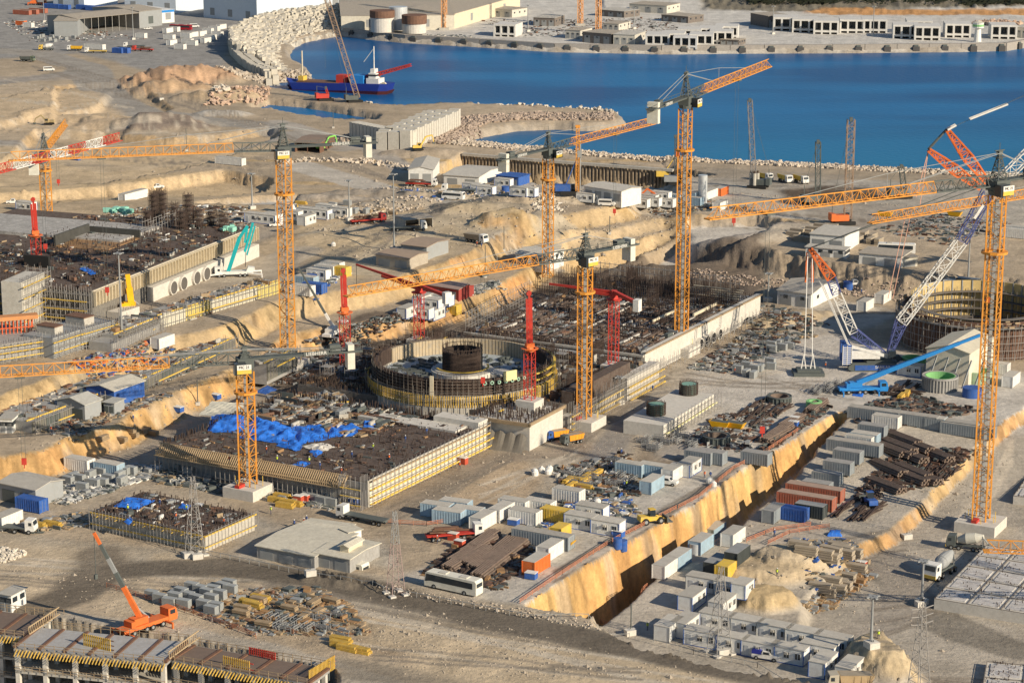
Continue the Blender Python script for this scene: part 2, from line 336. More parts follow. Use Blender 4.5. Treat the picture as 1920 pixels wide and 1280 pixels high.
lev([(-280,1105),(60,1150),(110,1160),(378,1201),(632,1256),(640,1420),(-280,1420)],0,-9.5,.6,slope=(.3,.26,.2),floor=(.50,.47,.42),jag=0,rough=.0)
paint([(690,600),(760,585),(880,570),(870,600),(780,625),(700,625)],PALE,5,5,.8)
paint([(-60,1010),(120,1022),(230,1040),(150,1062),(120,1105),(40,1128),(-60,1135)],(.56,.455,.32),8,0,.85); paint([(240,1085),(430,1085),(560,1115),(330,1180),(180,1150)],(.56,.455,.32),8,0,.7); paint([(300,1045),(560,1078),(760,1108),(1000,1150),(980,1160),(620,1086),(420,1056)],(.56,.455,.32),5,0,.8); paint([(700,1165),(960,1200),(1300,1265),(1420,1310),(900,1300),(740,1250)],(.56,.455,.32),9,0,.75)
paint([(-100,170),(180,160),(260,215),(180,240),(-100,235)],(.55,.43,.29),10,3,.8); paint([(-100,265),(300,250),(520,262),(440,290),(-100,330)],(.55,.43,.28),10,3,.8); paint([(-100,335),(420,300),(520,345),(340,380),(-100,420)],(.55,.42,.26),10,4,.8); paint([(560,440),(900,400),(960,440),(760,520),(600,560)],(.52,.42,.28),10,7,.7)
# tyre tracks
def tracks(a,b,n,col,spread=30,z=0.,wob=6):
    for i in range(n):
        o=U_(-spread,spread); x0,y0=a; x1,y1=b; m=((x0+x1)/2+U_(-wob,wob)*3,(y0+y1)/2+U_(-wob,wob)); o2=U_(-spread,spread)*.6
        for k in (0,2.1): strip([(x0,y0+o),((x0+m[0])/2,(y0+m[1])/2+o*.8+k),(m[0],m[1]+o*.5+o2*.3+k),((x1+m[0])/2,(y1+m[1])/2+o2*.8+k),(x1,y1+o2+k*.8)],U_(.5,1.1),col,.5,z=z,alpha=U_(.3,.75),rough=None,var=.1)
DK=(.25,.215,.175); LT=(.56,.49,.39)
for a,b,n,c,sp in (((-40,1080),(700,1130),9,DK,45),((500,1110),(1300,1240),12,DK,22),((1200,1225),(1700,1320),8,DK,18),((-40,1060),(500,1075),7,LT,20),((600,1160),(1400,1290),9,LT,40),((700,1240),(1200,1260),7,DK,25),
  ((720,970),(960,850),10,DK,20),((900,930),(1080,850),8,LT,25),((1060,850),(1260,700),9,DK,10),((1180,740),(1480,680),10,LT,30),((1280,700),(1600,740),10,DK,35),((1040,1080),(1380,880),9,DK,14),((1400,1010),(1700,960),9,DK,22),((1640,1100),(1800,1060),10,DK,40),((1560,1180),(1900,1230),10,DK,30),((1760,1000),(1900,820),10,LT,30),
  ((60,100),(500,225),12,DK,14),((0,160),(250,190),7,LT,30),((0,250),(500,290),12,DK,25),((520,240),(760,330),9,DK,12),((740,355),(1300,410),12,DK,9),((1300,405),(1900,450),10,DK,12),((700,500),(900,390),9,DK,16),((560,420),(760,380),8,DK,14),((1340,340),(1700,360),10,DK,14),((250,590),(560,480),10,DK,16),((0,200),(400,230),9,LT,30),((1000,410),(1300,400),8,LT,10),((1430,600),(1700,580),9,DK,16),((560,470),(700,450),6,LT,20)):
    tracks(a,b,int(n*.7),c,sp,z=0 if a[1]>560 else 4)
lev([(585,1068),(700,1088),(714,1099),(590,1079)],0,-2.2,.8,jag=.1); lev([(560,1078),(720,1104),(730,1114),(560,1090)],0,1.1,1.5,jag=.3)
strip([(-60,1150),(60,1142),(140,1115),(180,1085),(230,1070),(420,1062),(620,1090),(800,1132),(960,1168),(1200,1215),(1420,1265),(1700,1325)],9.5,(.17,.145,.115),z=0,soft=2.5,alpha=1.)
strip([(60,1142),(130,1118),(170,1085),(195,1060),(185,1040)],10,(.19,.16,.125),soft=4,alpha=.85)
tracks((230,1064),(1500,1270),0,DK,6)
# bed of the big slabs: dark, messy ground
paint([(490,700),(560,660),(700,620),(880,600),(1010,540),(1200,480),(1440,480),(1440,560),(1270,670),(1230,700),(1060,820),(930,840),(900,800),(560,760)],(.15,.12,.095),5,0,.9,rough=.8)
paint([(-100,480),(100,440),(470,400),(540,420),(470,470),(560,500),(530,560),(200,650),(-100,690)],(.38,.33,.27),6,10,.7)
strip([(160,560),(330,520),(470,520),(560,470)],14,(.45,.385,.30),z=10)
# rock colour near each rim; lower trench wall stays grey, shade painted in
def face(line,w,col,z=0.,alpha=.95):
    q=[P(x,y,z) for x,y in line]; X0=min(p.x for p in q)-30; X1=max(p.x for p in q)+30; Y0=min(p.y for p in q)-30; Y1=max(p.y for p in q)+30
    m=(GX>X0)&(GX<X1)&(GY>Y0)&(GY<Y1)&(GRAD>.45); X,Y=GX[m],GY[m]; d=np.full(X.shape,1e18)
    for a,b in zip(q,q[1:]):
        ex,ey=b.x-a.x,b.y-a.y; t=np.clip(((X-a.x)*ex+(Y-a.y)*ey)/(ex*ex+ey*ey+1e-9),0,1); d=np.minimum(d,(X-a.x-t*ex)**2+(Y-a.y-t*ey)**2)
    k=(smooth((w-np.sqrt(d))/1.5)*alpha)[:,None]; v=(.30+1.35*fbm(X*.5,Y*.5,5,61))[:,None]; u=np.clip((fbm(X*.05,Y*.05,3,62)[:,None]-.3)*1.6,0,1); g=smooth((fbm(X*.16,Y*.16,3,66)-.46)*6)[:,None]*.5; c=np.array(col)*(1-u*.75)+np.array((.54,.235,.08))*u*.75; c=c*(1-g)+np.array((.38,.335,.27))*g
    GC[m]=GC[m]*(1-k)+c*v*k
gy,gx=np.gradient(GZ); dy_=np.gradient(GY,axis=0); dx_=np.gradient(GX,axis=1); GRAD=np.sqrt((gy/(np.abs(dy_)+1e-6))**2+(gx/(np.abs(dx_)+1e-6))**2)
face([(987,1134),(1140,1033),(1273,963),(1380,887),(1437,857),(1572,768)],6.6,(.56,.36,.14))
face([(-100,935),(0,908),(110,890),(165,862),(255,836),(310,800),(440,742),(520,700),(560,668)],9,(.50,.335,.15)); face([(0,800),(110,760),(220,712),(310,682),(440,652),(560,600),(720,572),(860,528),(915,503),(960,470)],9,(.42,.31,.17)); face([(640,650),(760,632),(862,605),(900,592),(1000,548)],9,(.46,.325,.165))
face([(1925,782),(1840,838),(1745,915),(1660,985)],8,(.46,.32,.16))
# small relief everywhere
GZ+= np.where(GZ>SEA-.5,1,0)*np.clip(GRAD-.15,0,1.2)*((fbm(GX*.4,GY*.4,3,91)-.44)*2.6+(fbm(GX*1.2,GY*1.2,2,93)-.37)*1.6)
GZ+= np.where(GZ>SEA-.5,1,0)*((fbm(GX*.22,GY*.22,5,41)-.47)*1.9*ROUGH+(n_lo-.47)*1.2*np.clip(ROUGH,0,1))
far=smooth((GY-1480)/400.); GZ+=far*45*fbm(GX*.004,GY*.004,4,77)*np.where(GX>60,1,.15)
GZf=GZ
def H(x,y):
    px,py=prj(x,y,0)
    i=np.searchsorted(ry,py)-1; j=np.searchsorted(cx,px)-1
    i=min(max(i,0),NR-2); j=min(max(j,0),NC-2)
    u=(py-ry[i])/(ry[i+1]-ry[i]); v=(px-cx[j])/(cx[j+1]-cx[j])
    return float((GZf[i,j]*(1-v)+GZf[i,j+1]*v)*(1-u)+(GZf[i+1,j]*(1-v)+GZf[i+1,j+1]*v)*u)
def G(px,py):
    """first ground point seen at a pixel of the survey photo"""
    z=18.; prev=None
    while z>-14:
        p=P(px,py,z); h=H(p.x,p.y)
        if h>=z:
            p=P(px,py,(z+.15)); p.z=H(p.x,p.y); return p
        z-=.3
    return P(px,py,-14)
def onG(x,y): return Vector((x,y,H(x,y)))
def make_terrain():
    me=bpy.data.meshes.new('ground'); V=np.stack([GX,GY,GZ],-1).reshape(-1,3)
    i,j=np.meshgrid(np.arange(NR-1),np.arange(NC-1),indexing='ij'); a=i*NC+j
    F=np.stack([a,a+NC,a+NC+1,a+1],-1).reshape(-1,4)
    me.vertices.add(len(V)); me.vertices.foreach_set('co',V.astype(np.float32).ravel())
    me.loops.add(F.size); me.loops.foreach_set('vertex_index',F.astype(np.int32).ravel())
    me.polygons.add(len(F)); me.polygons.foreach_set('loop_start',np.arange(0,F.size,4,dtype=np.int32)); me.polygons.foreach_set('use_smooth',np.ones(len(F),bool))
    me.update(); 
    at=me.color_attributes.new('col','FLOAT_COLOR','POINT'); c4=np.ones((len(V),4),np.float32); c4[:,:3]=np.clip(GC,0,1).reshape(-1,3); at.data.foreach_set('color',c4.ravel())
    o=bpy.data.objects.new('ground',me); COL.objects.link(o); o['kind']='structure'; o['label']='sandy excavated ground with haul roads and cut rock faces'
    m=bpy.data.materials.new('earth'); m.use_nodes=True; t=m.node_tree; N=t.nodes; L=t.links; b=N['Principled BSDF']; b.inputs['Roughness'].default_value=.95; b.inputs['Specular IOR Level'].default_value=.1
    at=N.new('ShaderNodeAttribute'); at.attribute_name='col'; geo=N.new('ShaderNodeNewGeometry')
    def noise(sc,det,rg=.65):
        n=N.new('ShaderNodeTexNoise'); n.inputs['Scale'].default_value=sc; n.inputs['Detail'].default_value=det; n.inputs['Roughness'].default_value=rg; L.new(geo.outputs['Position'],n.inputs['Vector']); return n.outputs['Fac']
    a=noise(.9,8,.75); bb=noise(.11,5); ad=N.new('ShaderNodeMath'); ad.operation='ADD'; L.new(a,ad.inputs[0]); L.new(bb,ad.inputs[1])
    mr=N.new('ShaderNodeMapRange'); mr.inputs[1].default_value=.65; mr.inputs[2].default_value=1.35; mr.inputs[3].default_value=.66; mr.inputs[4].default_value=1.3; L.new(ad.outputs[0],mr.inputs[0])
    mu=N.new('ShaderNodeVectorMath'); mu.operation='SCALE'; L.new(at.outputs['Color'],mu.inputs[0]); L.new(mr.outputs[0],mu.inputs['Scale']); 
    mp=N.new('ShaderNodeMapping'); mp.inputs['Rotation'].default_value=(0,0,math.radians(-61)); mp.inputs['Scale'].default_value=(.06,1.1,1); L.new(geo.outputs['Position'],mp.inputs[0])
    tn=N.new('ShaderNodeTexNoise'); tn.inputs['Scale'].default_value=1.; tn.inputs['Detail'].default_value=6; tn.inputs['Roughness'].default_value=.7; tn.inputs['Distortion'].default_value=1.4; L.new(mp.outputs[0],tn.inputs['Vector'])
    tr=N.new('ShaderNodeMapRange'); tr.inputs[1].default_value=.35; tr.inputs[2].default_value=.65; tr.inputs[3].default_value=1.0; tr.inputs[4].default_value=1.16; L.new(tn.outputs['Fac'],tr.inputs[0])
    m3=N.new('ShaderNodeVectorMath'); m3.operation='SCALE'; L.new(mu.outputs[0],m3.inputs[0]); L.new(tr.outputs[0],m3.inputs['Scale']); L.new(m3.outputs[0],b.inputs['Base Color'])
    bp=N.new('ShaderNodeBump'); bp.inputs['Strength'].default_value=.7; bp.inputs['Distance'].default_value=.5; L.new(noise(.7,8,.7),bp.inputs['Height']); L.new(bp.outputs['Normal'],b.inputs['Normal'])
    me.materials.append(m)
make_terrain()
# water
def grow(poly,z,off):
    q=[P(x,y,z) for x,y in poly]; n=len(q); ar=sum(q[i].x*q[(i+1)%n].y-q[(i+1)%n].x*q[i].y for i in range(n)); sg=1 if ar>0 else -1; r=[]
    for i in range(n):
        d=(q[(i+1)%n]-q[i-1]); d.normalize(); r.append(Vector((q[i].x+sg*off*d.y,q[i].y-sg*off*d.x,z)))
    return r
mb=MB(); mb.quad(grow(SEAP,SEA,3.)); mb.quad(grow(INLET,SEA,2.))
wo=mb.build('sea_water',None or bpy.data.materials.new('sea')); wo['kind']='structure'; wo['label']='deep blue harbour water'
m=wo.data.materials[0]; m.use_nodes=True; t=m.node_tree; N=t.nodes; L=t.links; b=N['Principled BSDF']
b.inputs['Roughness'].default_value=.32; b.inputs['IOR'].default_value=1.33; b.inputs['Specular IOR Level'].default_value=.2
geo=N.new('ShaderNodeNewGeometry'); n1=N.new('ShaderNodeTexNoise'); n1.inputs['Scale'].default_value=.009; n1.inputs['Detail'].default_value=5; mp=N.new('ShaderNodeMapping'); mp.inputs['Scale'].default_value=(.5,1.6,1); L.new(geo.outputs['Position'],mp.inputs[0]); L.new(mp.outputs[0],n1.inputs['Vector'])
cr=N.new('ShaderNodeValToRGB'); cr.color_ramp.elements[0].position=.41; cr.color_ramp.elements[0].color=(.003,.082,.25,1); cr.color_ramp.elements[1].position=.6; cr.color_ramp.elements[1].color=(.006,.15,.38,1); L.new(n1.outputs['Fac'],cr.inputs[0])
# shallower, greener water along the near shore
sx=N.new('ShaderNodeSeparateXYZ'); L.new(geo.outputs['Position'],sx.inputs[0]); mr=N.new('ShaderNodeMapRange'); mr.inputs[1].default_value=880; mr.inputs[2].default_value=1080; mr.inputs[3].default_value=1; mr.inputs[4].default_value=0; L.new(sx.outputs[1],mr.inputs[0])
mx=N.new('ShaderNodeMix'); mx.data_type='RGBA'; L.new(mr.outputs[0],mx.inputs['Factor']); L.new(cr.outputs[0],mx.inputs['A']); mx.inputs['B'].default_value=(.008,.18,.36,1); L.new(mx.outputs['Result'],b.inputs['Base Color'])
n2=N.new('ShaderNodeTexNoise'); n2.inputs['Scale'].default_value=.35; n2.inputs['Detail'].default_value=6; L.new(geo.outputs['Position'],n2.inputs['Vector']); bp=N.new('ShaderNodeBump'); bp.inputs['Strength'].default_value=.5; bp.inputs['Distance'].default_value=.4; L.new(n2.outputs['Fac'],bp.inputs['Height']); L.new(bp.outputs['Normal'],b.inputs['Normal'])
# ---------------------------------------------------------------- palette
YEL=mat('crane_orange_yellow',(.72,.31,.05),.5,var=.14,spec=.3,dirt=.2,dirtcol=(.45,.27,.12))
YELL=mat('signal_yellow',(.76,.51,.07),.6,dirt=.45,dirtcol=(.42,.36,.24)); ORG=mat('orange_paint',(.74,.17,.04),.5,dirt=.25,dirtcol=(.45,.2,.1)); REDM=mat('red_paint',(.55,.05,.035),.6,dirt=.25,dirtcol=(.35,.13,.1))
GREYM=mat('dark_grey_steel',(.11,.125,.12),.6); MIDG=mat('mid_grey_steel',(.30,.31,.31),.6); WHT=mat('white_paint',(.80,.79,.75),.5,dirt=.22,var=.05)
WHC=mat('cabin_white',(.80,.80,.77),.6,dirt=.2,var=.05,strip=3.,rand=.06); ROOFW=mat('pale_roof_sheet',(.55,.52,.46),.7,dirt=.25,dirtcol=(.42,.38,.32),strip=2.,rand=.12)
GLS=mat('dark_glass',(.03,.04,.05),.15,spec=.6,var=.02); BLK=mat('black_rubber',(.025,.025,.025),.8); BLUE=mat('blue_paint',(.035,.12,.42),.6,dirt=.25,dirtcol=(.2,.22,.3),strip=2.5); BLUD=mat('navy_lattice_paint',(.09,.11,.28),.5)
TARP=mat('blue_tarpaulin',(.025,.17,.68),.5,var=.3,scale=.8,dirt=.25,dirtcol=(.15,.28,.6)); SKY=mat('bright_blue_paint',(.03,.24,.62),.45); TEAL=mat('teal_paint',(.02,.42,.45),.45)
CONC=mat('concrete',(.50,.475,.42),.85,dirt=.45,dirtcol=(.32,.29,.25),bump=.03,var=.16); CONL=mat('fresh_concrete',(.64,.61,.55),.85,dirt=.35,dirtcol=(.42,.39,.34),var=.1); COND=mat('grey_slab_concrete',(.36,.355,.34),.85,dirt=.4,dirtcol=(.22,.20,.18))
REB=mat('rusty_rebar',(.085,.06,.05),.85,var=.3,scale=1.4,dirt=.3,dirtcol=(.05,.04,.035)); REBL=mat('bar_mat_brown',(.11,.08,.066),.9,var=.3,scale=.5,dirt=.6,dirtcol=(.17,.145,.125),bump=.15)
RUST=mat('rust_steel',(.19,.105,.07),.8,var=.25,dirt=.35,dirtcol=(.12,.08,.06)); PIPE=mat('brown_pipe',(.17,.125,.10),.7,var=.25,dirt=.3,dirtcol=(.32,.27,.22))
WOOD=mat('formwork_timber',(.36,.27,.17),.8,var=.25,dirt=.3,dirtcol=(.25,.19,.13)); PLY=mat('yellow_formwork_beam',(.66,.43,.08),.7,var=.25,dirt=.3); PLYB=mat('brown_ply',(.33,.20,.10),.7,var=.2)
SCAF=mat('galvanised_tube',(.31,.30,.29),.6,dirt=.2); GRNP=mat('pale_green_paint',(.25,.50,.22),.6); ROCKM=mat('armour_rock',(.50,.43,.35),.9,var=.3,scale=.25,fine=3,bump=.1,rand=.1); ROCKR=mat('reddish_rock',(.50,.36,.27),.9,var=.35,scale=.3,bump=.1)
BEIGE=mat('beige_cladding',(.66,.62,.52),.6,dirt=.15,strip=1.5); GRC=mat('grey_cladding',(.34,.36,.37),.6,dirt=.2,strip=2.,var=.06); BCL=mat('pale_blue_cladding',(.50,.58,.66),.55,dirt=.1,strip=1.2,var=.04); TANR=mat('tan_roof',(.45,.40,.33),.8,dirt=.4,strip=1.5)
DTARP=mat('dark_tarpaulin',(.07,.07,.065),.8,var=.2); TUR=mat('pale_turquoise_net',(.30,.62,.50),.8); PALEY=mat('pale_yellow_sheet',(.80,.74,.38),.7); CREAM=mat('cream_render',(.70,.62,.46),.8,dirt=.15)
def prof(mb,pts,y0,y1,m=0):
    n=len(pts);k=len(mb.v)
    for y in (y0,y1):
        for x,z in pts: mb.v.append((x,y,z))
    for i in range(n):
        j=(i+1)%n; mb.f.append((k+i,k+j,k+n+j,k+n+i)); mb.m.append(m)
    mb.f.append(tuple(k+i for i in range(n))[::-1]); mb.m.append(m); mb.f.append(tuple(k+n+i for i in range(n))); mb.m.append(m)
MB.prof=prof
UD=math.radians(61.3); VD=math.radians(151.3)
# ---------------------------------------------------------------- landmarks used to word the labels
LM=[(420,850,'the front foundation slab'),(640,850,'the front foundation slab'),(320,975,'the small front slab'),(870,680,'the round reactor wall'),(620,720,'the reactor podium'),(1000,790,'the podium corner block'),(1150,570,'the turbine hall slab'),(1330,520,'the turbine hall slab'),(300,480,'the western foundation slab'),(60,600,'the scaffolded western piers'),(150,640,'the grey western blocks'),(380,570,'the low formwork wall'),(190,740,'the grey tin sheds'),(60,800,'the long gallery roof'),(100,920,'the western lay-down yard'),
(120,1210,'the concrete bridge frame'),(480,1240,'the concrete bridge frame'),(450,1130,'the roadside formwork yard'),(590,1030,'the low pale shed roofs'),(920,1050,'the brown pipe yard'),(1050,960,'the yard of white cabins'),(840,960,'the flat white roofs'),(1130,880,'the scrap and scaffold yard'),(1250,870,'the central store cabins'),(1250,760,'the long concrete plinth'),(1380,800,'the steel ring yard'),(1480,740,'the steel ring yard'),(1600,690,'the giant crawler crane'),(1790,690,'the beige ribbed shed'),(1750,850,'the rusty pipe racks'),(1500,940,'the red containers in the cutting'),(1340,1030,'the cabins above the trench end'),(1400,1190,'the cabin village'),(1570,1080,'the roadside timber stacks'),(1830,1090,'the gridded cast slab'),(1850,600,'the rusty tank wall'),(1590,480,'the white offices under the boom'),(1500,550,'the wide grey roofed shed'),(1450,330,'the shoreline truck park'),(1140,370,'the long white shore shed'),(840,330,'the twin white sheds'),(960,360,'the twin white sheds'),(760,250,'the stack of concrete blocks'),(650,170,'the moored work barge'),(820,60,'the far cement plant'),(1000,60,'the far cement plant'),(1250,70,'the harbour caissons'),(1600,70,'the quay caissons'),(480,20,'the white port warehouse'),(250,90,'the open port shed'),(90,60,'the port storage'),(350,85,'the port container park'),(130,140,'the western haul road'),(100,200,'the western earthworks'),(430,230,'the harbour embankment'),(560,395,'the western camp'),(250,370,'the earth terraces'),(620,470,'the sandy slope'),(800,580,'the camp in the cut'),(900,440,'the grey rock heaps'),(720,470,'the brown roofed sheds'),(1010,470,'the curved roofed cabins'),(600,550,'the blue tank cabins'),(1350,430,'the northern excavation'),(300,730,'the blue gabled shed'),(1290,380,'the tall steel silo'),(1600,370,'the dark mud patch'),(1740,400,'the eastern spoil ground')]
def near(px,py):
    return min(LM,key=lambda l:(l[0]-px)**2+(2.2*(l[1]-py))**2)[2]
LBL={}
def T(o,desc,cat,px,py,group=None,rel='near',own=None):
    """tag with a label made of the look and the place; own = complete label"""
    LBL[o.name]=(px,py)
    return tag(o, own or f"{desc} {rel} {near(px,py)}",cat,group)
ORD=['','first','second','third','fourth','fifth','sixth','seventh','eighth','ninth','tenth','eleventh','twelfth','thirteenth','fourteenth','fifteenth','sixteenth','seventeenth','eighteenth','nineteenth','twentieth']
def ordn(i):
    if i<=20: return ORD[i]
    t={2:'twenty',3:'thirty',4:'forty',5:'fifty',6:'sixty'}[i//10]; u=i%10
    return (t+'-'+ORD[u]) if u else t[:-1]+'ieth'
def finish_labels():
    d={}
    for o in ALL: d.setdefault(o['label'],[]).append(o)
    for k,v in d.items():
        if len(v)<2: continue
        v.sort(key=lambda o:LBL.get(o.name,(0,0))[0]); n=len(v)
        for i,o in enumerate(v):
            if n==2: t=', the left one' if i==0 else ', the right one'
            else: t=', leftmost' if i==0 else ', rightmost' if i==n-1 else f', {ordn(i+1)} from the left'
            o['label']=k+t
# ---------------------------------------------------------------- prototypes, copied for repeats
PR={}
def proto(key,fn):
    if key not in PR: PR[key]=[fn(),False]
    p=PR[key]
    if not p[1]: p[1]=True; return p[0]
    return copy_tree(p[0])
def wheels(par,xs,hw,r=.5,w=.35,dual=False):
    for x in xs:
        for sg in (-1,1):
            mb=MB(); mb.cyl((x,sg*hw-w/2,r),(x,sg*hw+w/2,r),r,12); o=mb.build('wheel',BLK,par)
            mb=MB(); mb.cyl((x,sg*(hw+w/2+.01)-.02,r),(x,sg*(hw+w/2+.01)+.02,r),r*.5,8); mb.build('rim',MIDG,o)
def lamps(par,x,hw,z,m=None):
    for sg in (-1,1):
        mb=MB(); mb.box(x-.03,x+.03,sg*hw-.14,sg*hw+.14,z-.1,z+.1); mb.build('headlight',m or WHT,par)
def pickup(body=WHT,cap=None):
    e=empty('pickup_truck',(0,0,0))
    mb=MB(); mb.prof([(-2.6,.45),(2.5,.45),(2.6,.8),(2.5,1.1),(1.3,1.2),(.75,1.8),(-.55,1.85),(-.8,1.15),(-2.6,1.15)],-.9,.9); mb.build('body',body,e)
    mb=MB(); mb.box(-2.4,-.95,-.75,.75,1.151,1.16); mb.build('load_bed',BLK,e)
    mb=MB(); mb.prof([(.85,1.25),(.6,1.7),(-.4,1.75),(-.4,1.25)],-.92,.92); mb.build('side_window',GLS,e)
    mb=MB(); mb.hexa([(1.22,-.75,1.27),(1.26,-.75,1.24),(1.26,.75,1.24),(1.22,.75,1.27),(.80,-.65,1.77),(.84,-.65,1.78),(.84,.65,1.78),(.80,.65,1.77)]); mb.build('windscreen',GLS,e)
    if cap: mb=MB(); mb.prof([(-2.6,1.17),(-.85,1.17),(-.85,1.85),(-1.1,1.95),(-2.4,1.95),(-2.6,1.8)],-.92,.92); mb.build('canvas_cover',cap,e)
    wheels(e,(-1.7,1.65),.82,.4,.24); lamps(e,2.56,.65,.85); return e
def van(body=WHT):
    e=empty('minibus',(0,0,0))
    mb=MB(); mb.prof([(-2.9,.4),(2.7,.4),(2.9,.8),(2.8,1.2),(2.1,1.4),(1.5,2.3),(-2.8,2.35),(-2.9,2.1)],-1,1); mb.build('body',body,e)
    mb=MB(); mb.prof([(1.9,1.4),(1.45,2.05),(-2.6,2.05),(-2.6,1.4)],-1.02,1.02); mb.build('side_windows',GLS,e)
    mb=MB(); mb.hexa([(2.08,-.85,1.46),(2.12,-.85,1.44),(2.12,.85,1.44),(2.08,.85,1.46),(1.54,-.8,2.22),(1.58,-.8,2.22),(1.58,.8,2.22),(1.54,.8,2.22)]); mb.build('windscreen',GLS,e)
    wheels(e,(-1.9,1.8),.9,.38,.24); lamps(e,2.86,.7,.9); return e
def car(body=WHT):
    e=empty('car',(0,0,0)); mb=MB(); mb.prof([(-2.1,.35),(2.1,.35),(2.15,.8),(1.2,.95),(.6,1.42),(-1.2,1.45),(-1.8,1.0),(-2.15,.9)],-.85,.85); mb.build('body',body,e)
    mb=MB(); mb.prof([(.95,.98),(.5,1.34),(-1.1,1.36),(-1.55,1.0)],-.87,.87); mb.build('side_windows',GLS,e); wheels(e,(-1.35,1.35),.78,.33,.2); lamps(e,2.12,.6,.7); return e
def bus(L=12.,body=WHT,H=3.3):
    e=empty('coach',(0,0,0)); h=L/2
    mb=MB(); mb.prof([(-h,.4),(h-.1,.4),(h,1.2),(h-.35,H-.2),(h-.6,H),(-h+.3,H),(-h,H-.3)],-1.25,1.25); mb.build('body',body,e)
    mb=MB(); mb.prof([(h-.25,1.35),(h-.55,H-.4),(-h+.8,H-.5),(-h+.8,1.6),(h-1.5,1.6)],-1.27,1.27); mb.build('window_band',GLS,e)
    mb=MB(); mb.hexa([(h-.02,-1.1,1.2),(h+.02,-1.1,1.2),(h+.02,1.1,1.2),(h-.02,1.1,1.2),(h-.36,-1.1,H-.35),(h-.30,-1.1,H-.35),(h-.30,1.1,H-.35),(h-.36,1.1,H-.35)]); mb.build('windscreen',GLS,e)
    for x in (-h*.45,h*.35): mb=MB(); mb.box(x-.8,x+.8,-.7,.7,H,H+.18); mb.build('roof_hatch',ROOFW,e)
    mb=MB(); mb.box(-h-.03,-h+.01,-1.,1.,1.9,2.7); mb.build('rear_window',GLS,e)
    wheels(e,(-h*.55,h*.62),1.12,.5,.3); lamps(e,h,.9,.8); return e
def truckcab(e,x,m,w=1.2,nm='cab'):
    mb=MB(); mb.prof([(x-1.9,.7),(x,.7),(x+.1,1.2),(x,2.0),(x-.25,3.0),(x-1.9,3.1)],-w,w); c=mb.build(nm,m,e)
    mb=MB(); mb.hexa([(x,-1.0,1.95),(x+.03,-1.0,1.95),(x+.03,1.0,1.95),(x,1.0,1.95),(x-.22,-1.,2.8),(x-.17,-1.,2.8),(x-.17,1.,2.8),(x-.22,1.,2.8)]); mb.build('windscreen',GLS,c)
    mb=MB(); mb.box(x-1.1,x-.4,-w-.02,w+.02,1.9,2.6); mb.build('side_window',GLS,c); lamps(e,x+.08,.95,1.0); return c
def dumper(cm=WHT,bm=YELL):
    e=empty('dump_truck',(0,0,0)); truckcab(e,4.,cm); mb=MB(); mb.box(-4,4,-.5,.5,.7,1.05); mb.build('chassis',GREYM,e)
    mb=MB(); mb.hexa([(-3.8,-1.2,1.2),(1.7,-1.2,1.2),(1.7,1.2,1.2),(-3.8,1.2,1.2),(-4.3,-1.3,2.7),(2.0,-1.3,2.9),(2.0,1.3,2.9),(-4.3,1.3,2.7)]); t=mb.build('tipper_body',bm,e)
    mb=MB(); mb.quad([(-3.9,-1.1,2.72),(1.8,-1.1,2.92),(1.8,1.1,2.92),(-3.9,1.1,2.72)]); mb.build('load',mat('load',(.35,.3,.23)),t)
    for x in (-3.2,-2.,-.7): mb=MB(); mb.box(x,x+.12,-1.34,1.34,1.3,2.7); mb.build('rib',bm,t)
    wheels(e,(-2.9,-1.5,2.9),1.05,.52,.4); return e
def mixer(cm=WHT,dm=WHT):
    e=empty('concrete_mixer_truck',(0,0,0)); c=truckcab(e,4.3,cm); mb=MB(); mb.box(4.2,4.45,-1.2,1.2,.6,1.2); mb.build('bumper',YELL,e)
    mb=MB(); mb.box(-4,4,-.5,.5,.8,1.1); mb.build('chassis',GREYM,e)
    mb=MB(); mb.cyl((2.0,0,1.9),(.2,0,2.4),.6,16,r2=1.25); mb.cyl((.2,0,2.4),(-1.8,0,2.8),1.25,16,r2=1.1); mb.cyl((-1.8,0,2.8),(-3.4,0,3.3),1.1,16,r2=.45); mb.build('drum',dm,e,smooth=False)
    mb=MB(); mb.beam((-3.3,0,3.0),(-4.6,0,1.4),.5,.15); mb.beam((-3.3,-.5,1.1),(-3.3,-.5,3.4),.15); mb.beam((-3.3,.5,1.1),(-3.3,.5,3.4),.15); mb.build('chute',MIDG,e)
    wheels(e,(-2.9,-1.5,1.6,3.2),1.05,.52,.4); return e
def flatbed(cm=WHT,load=None,tr=GREYM):
    e=empty('flatbed_lorry',(0,0,0)); truckcab(e,6.,cm); mb=MB(); mb.box(-6,4.,-1.25,1.25,1.15,1.35); mb.box(-6,5,-.5,.5,.8,1.15); mb.build('trailer_deck',tr,e)
    if load: mb=MB(); [mb.rbox(U_(-4,2),U_(-.5,.5),1.5+i*.22,U_(3,6),U_(.5,1.2),.22,U_(-.1,.1)) for i in range(6)]; mb.build('load',load,e)
    wheels(e,(-4.8,-3.5,1.8,4.9),1.05,.5,.35); return e
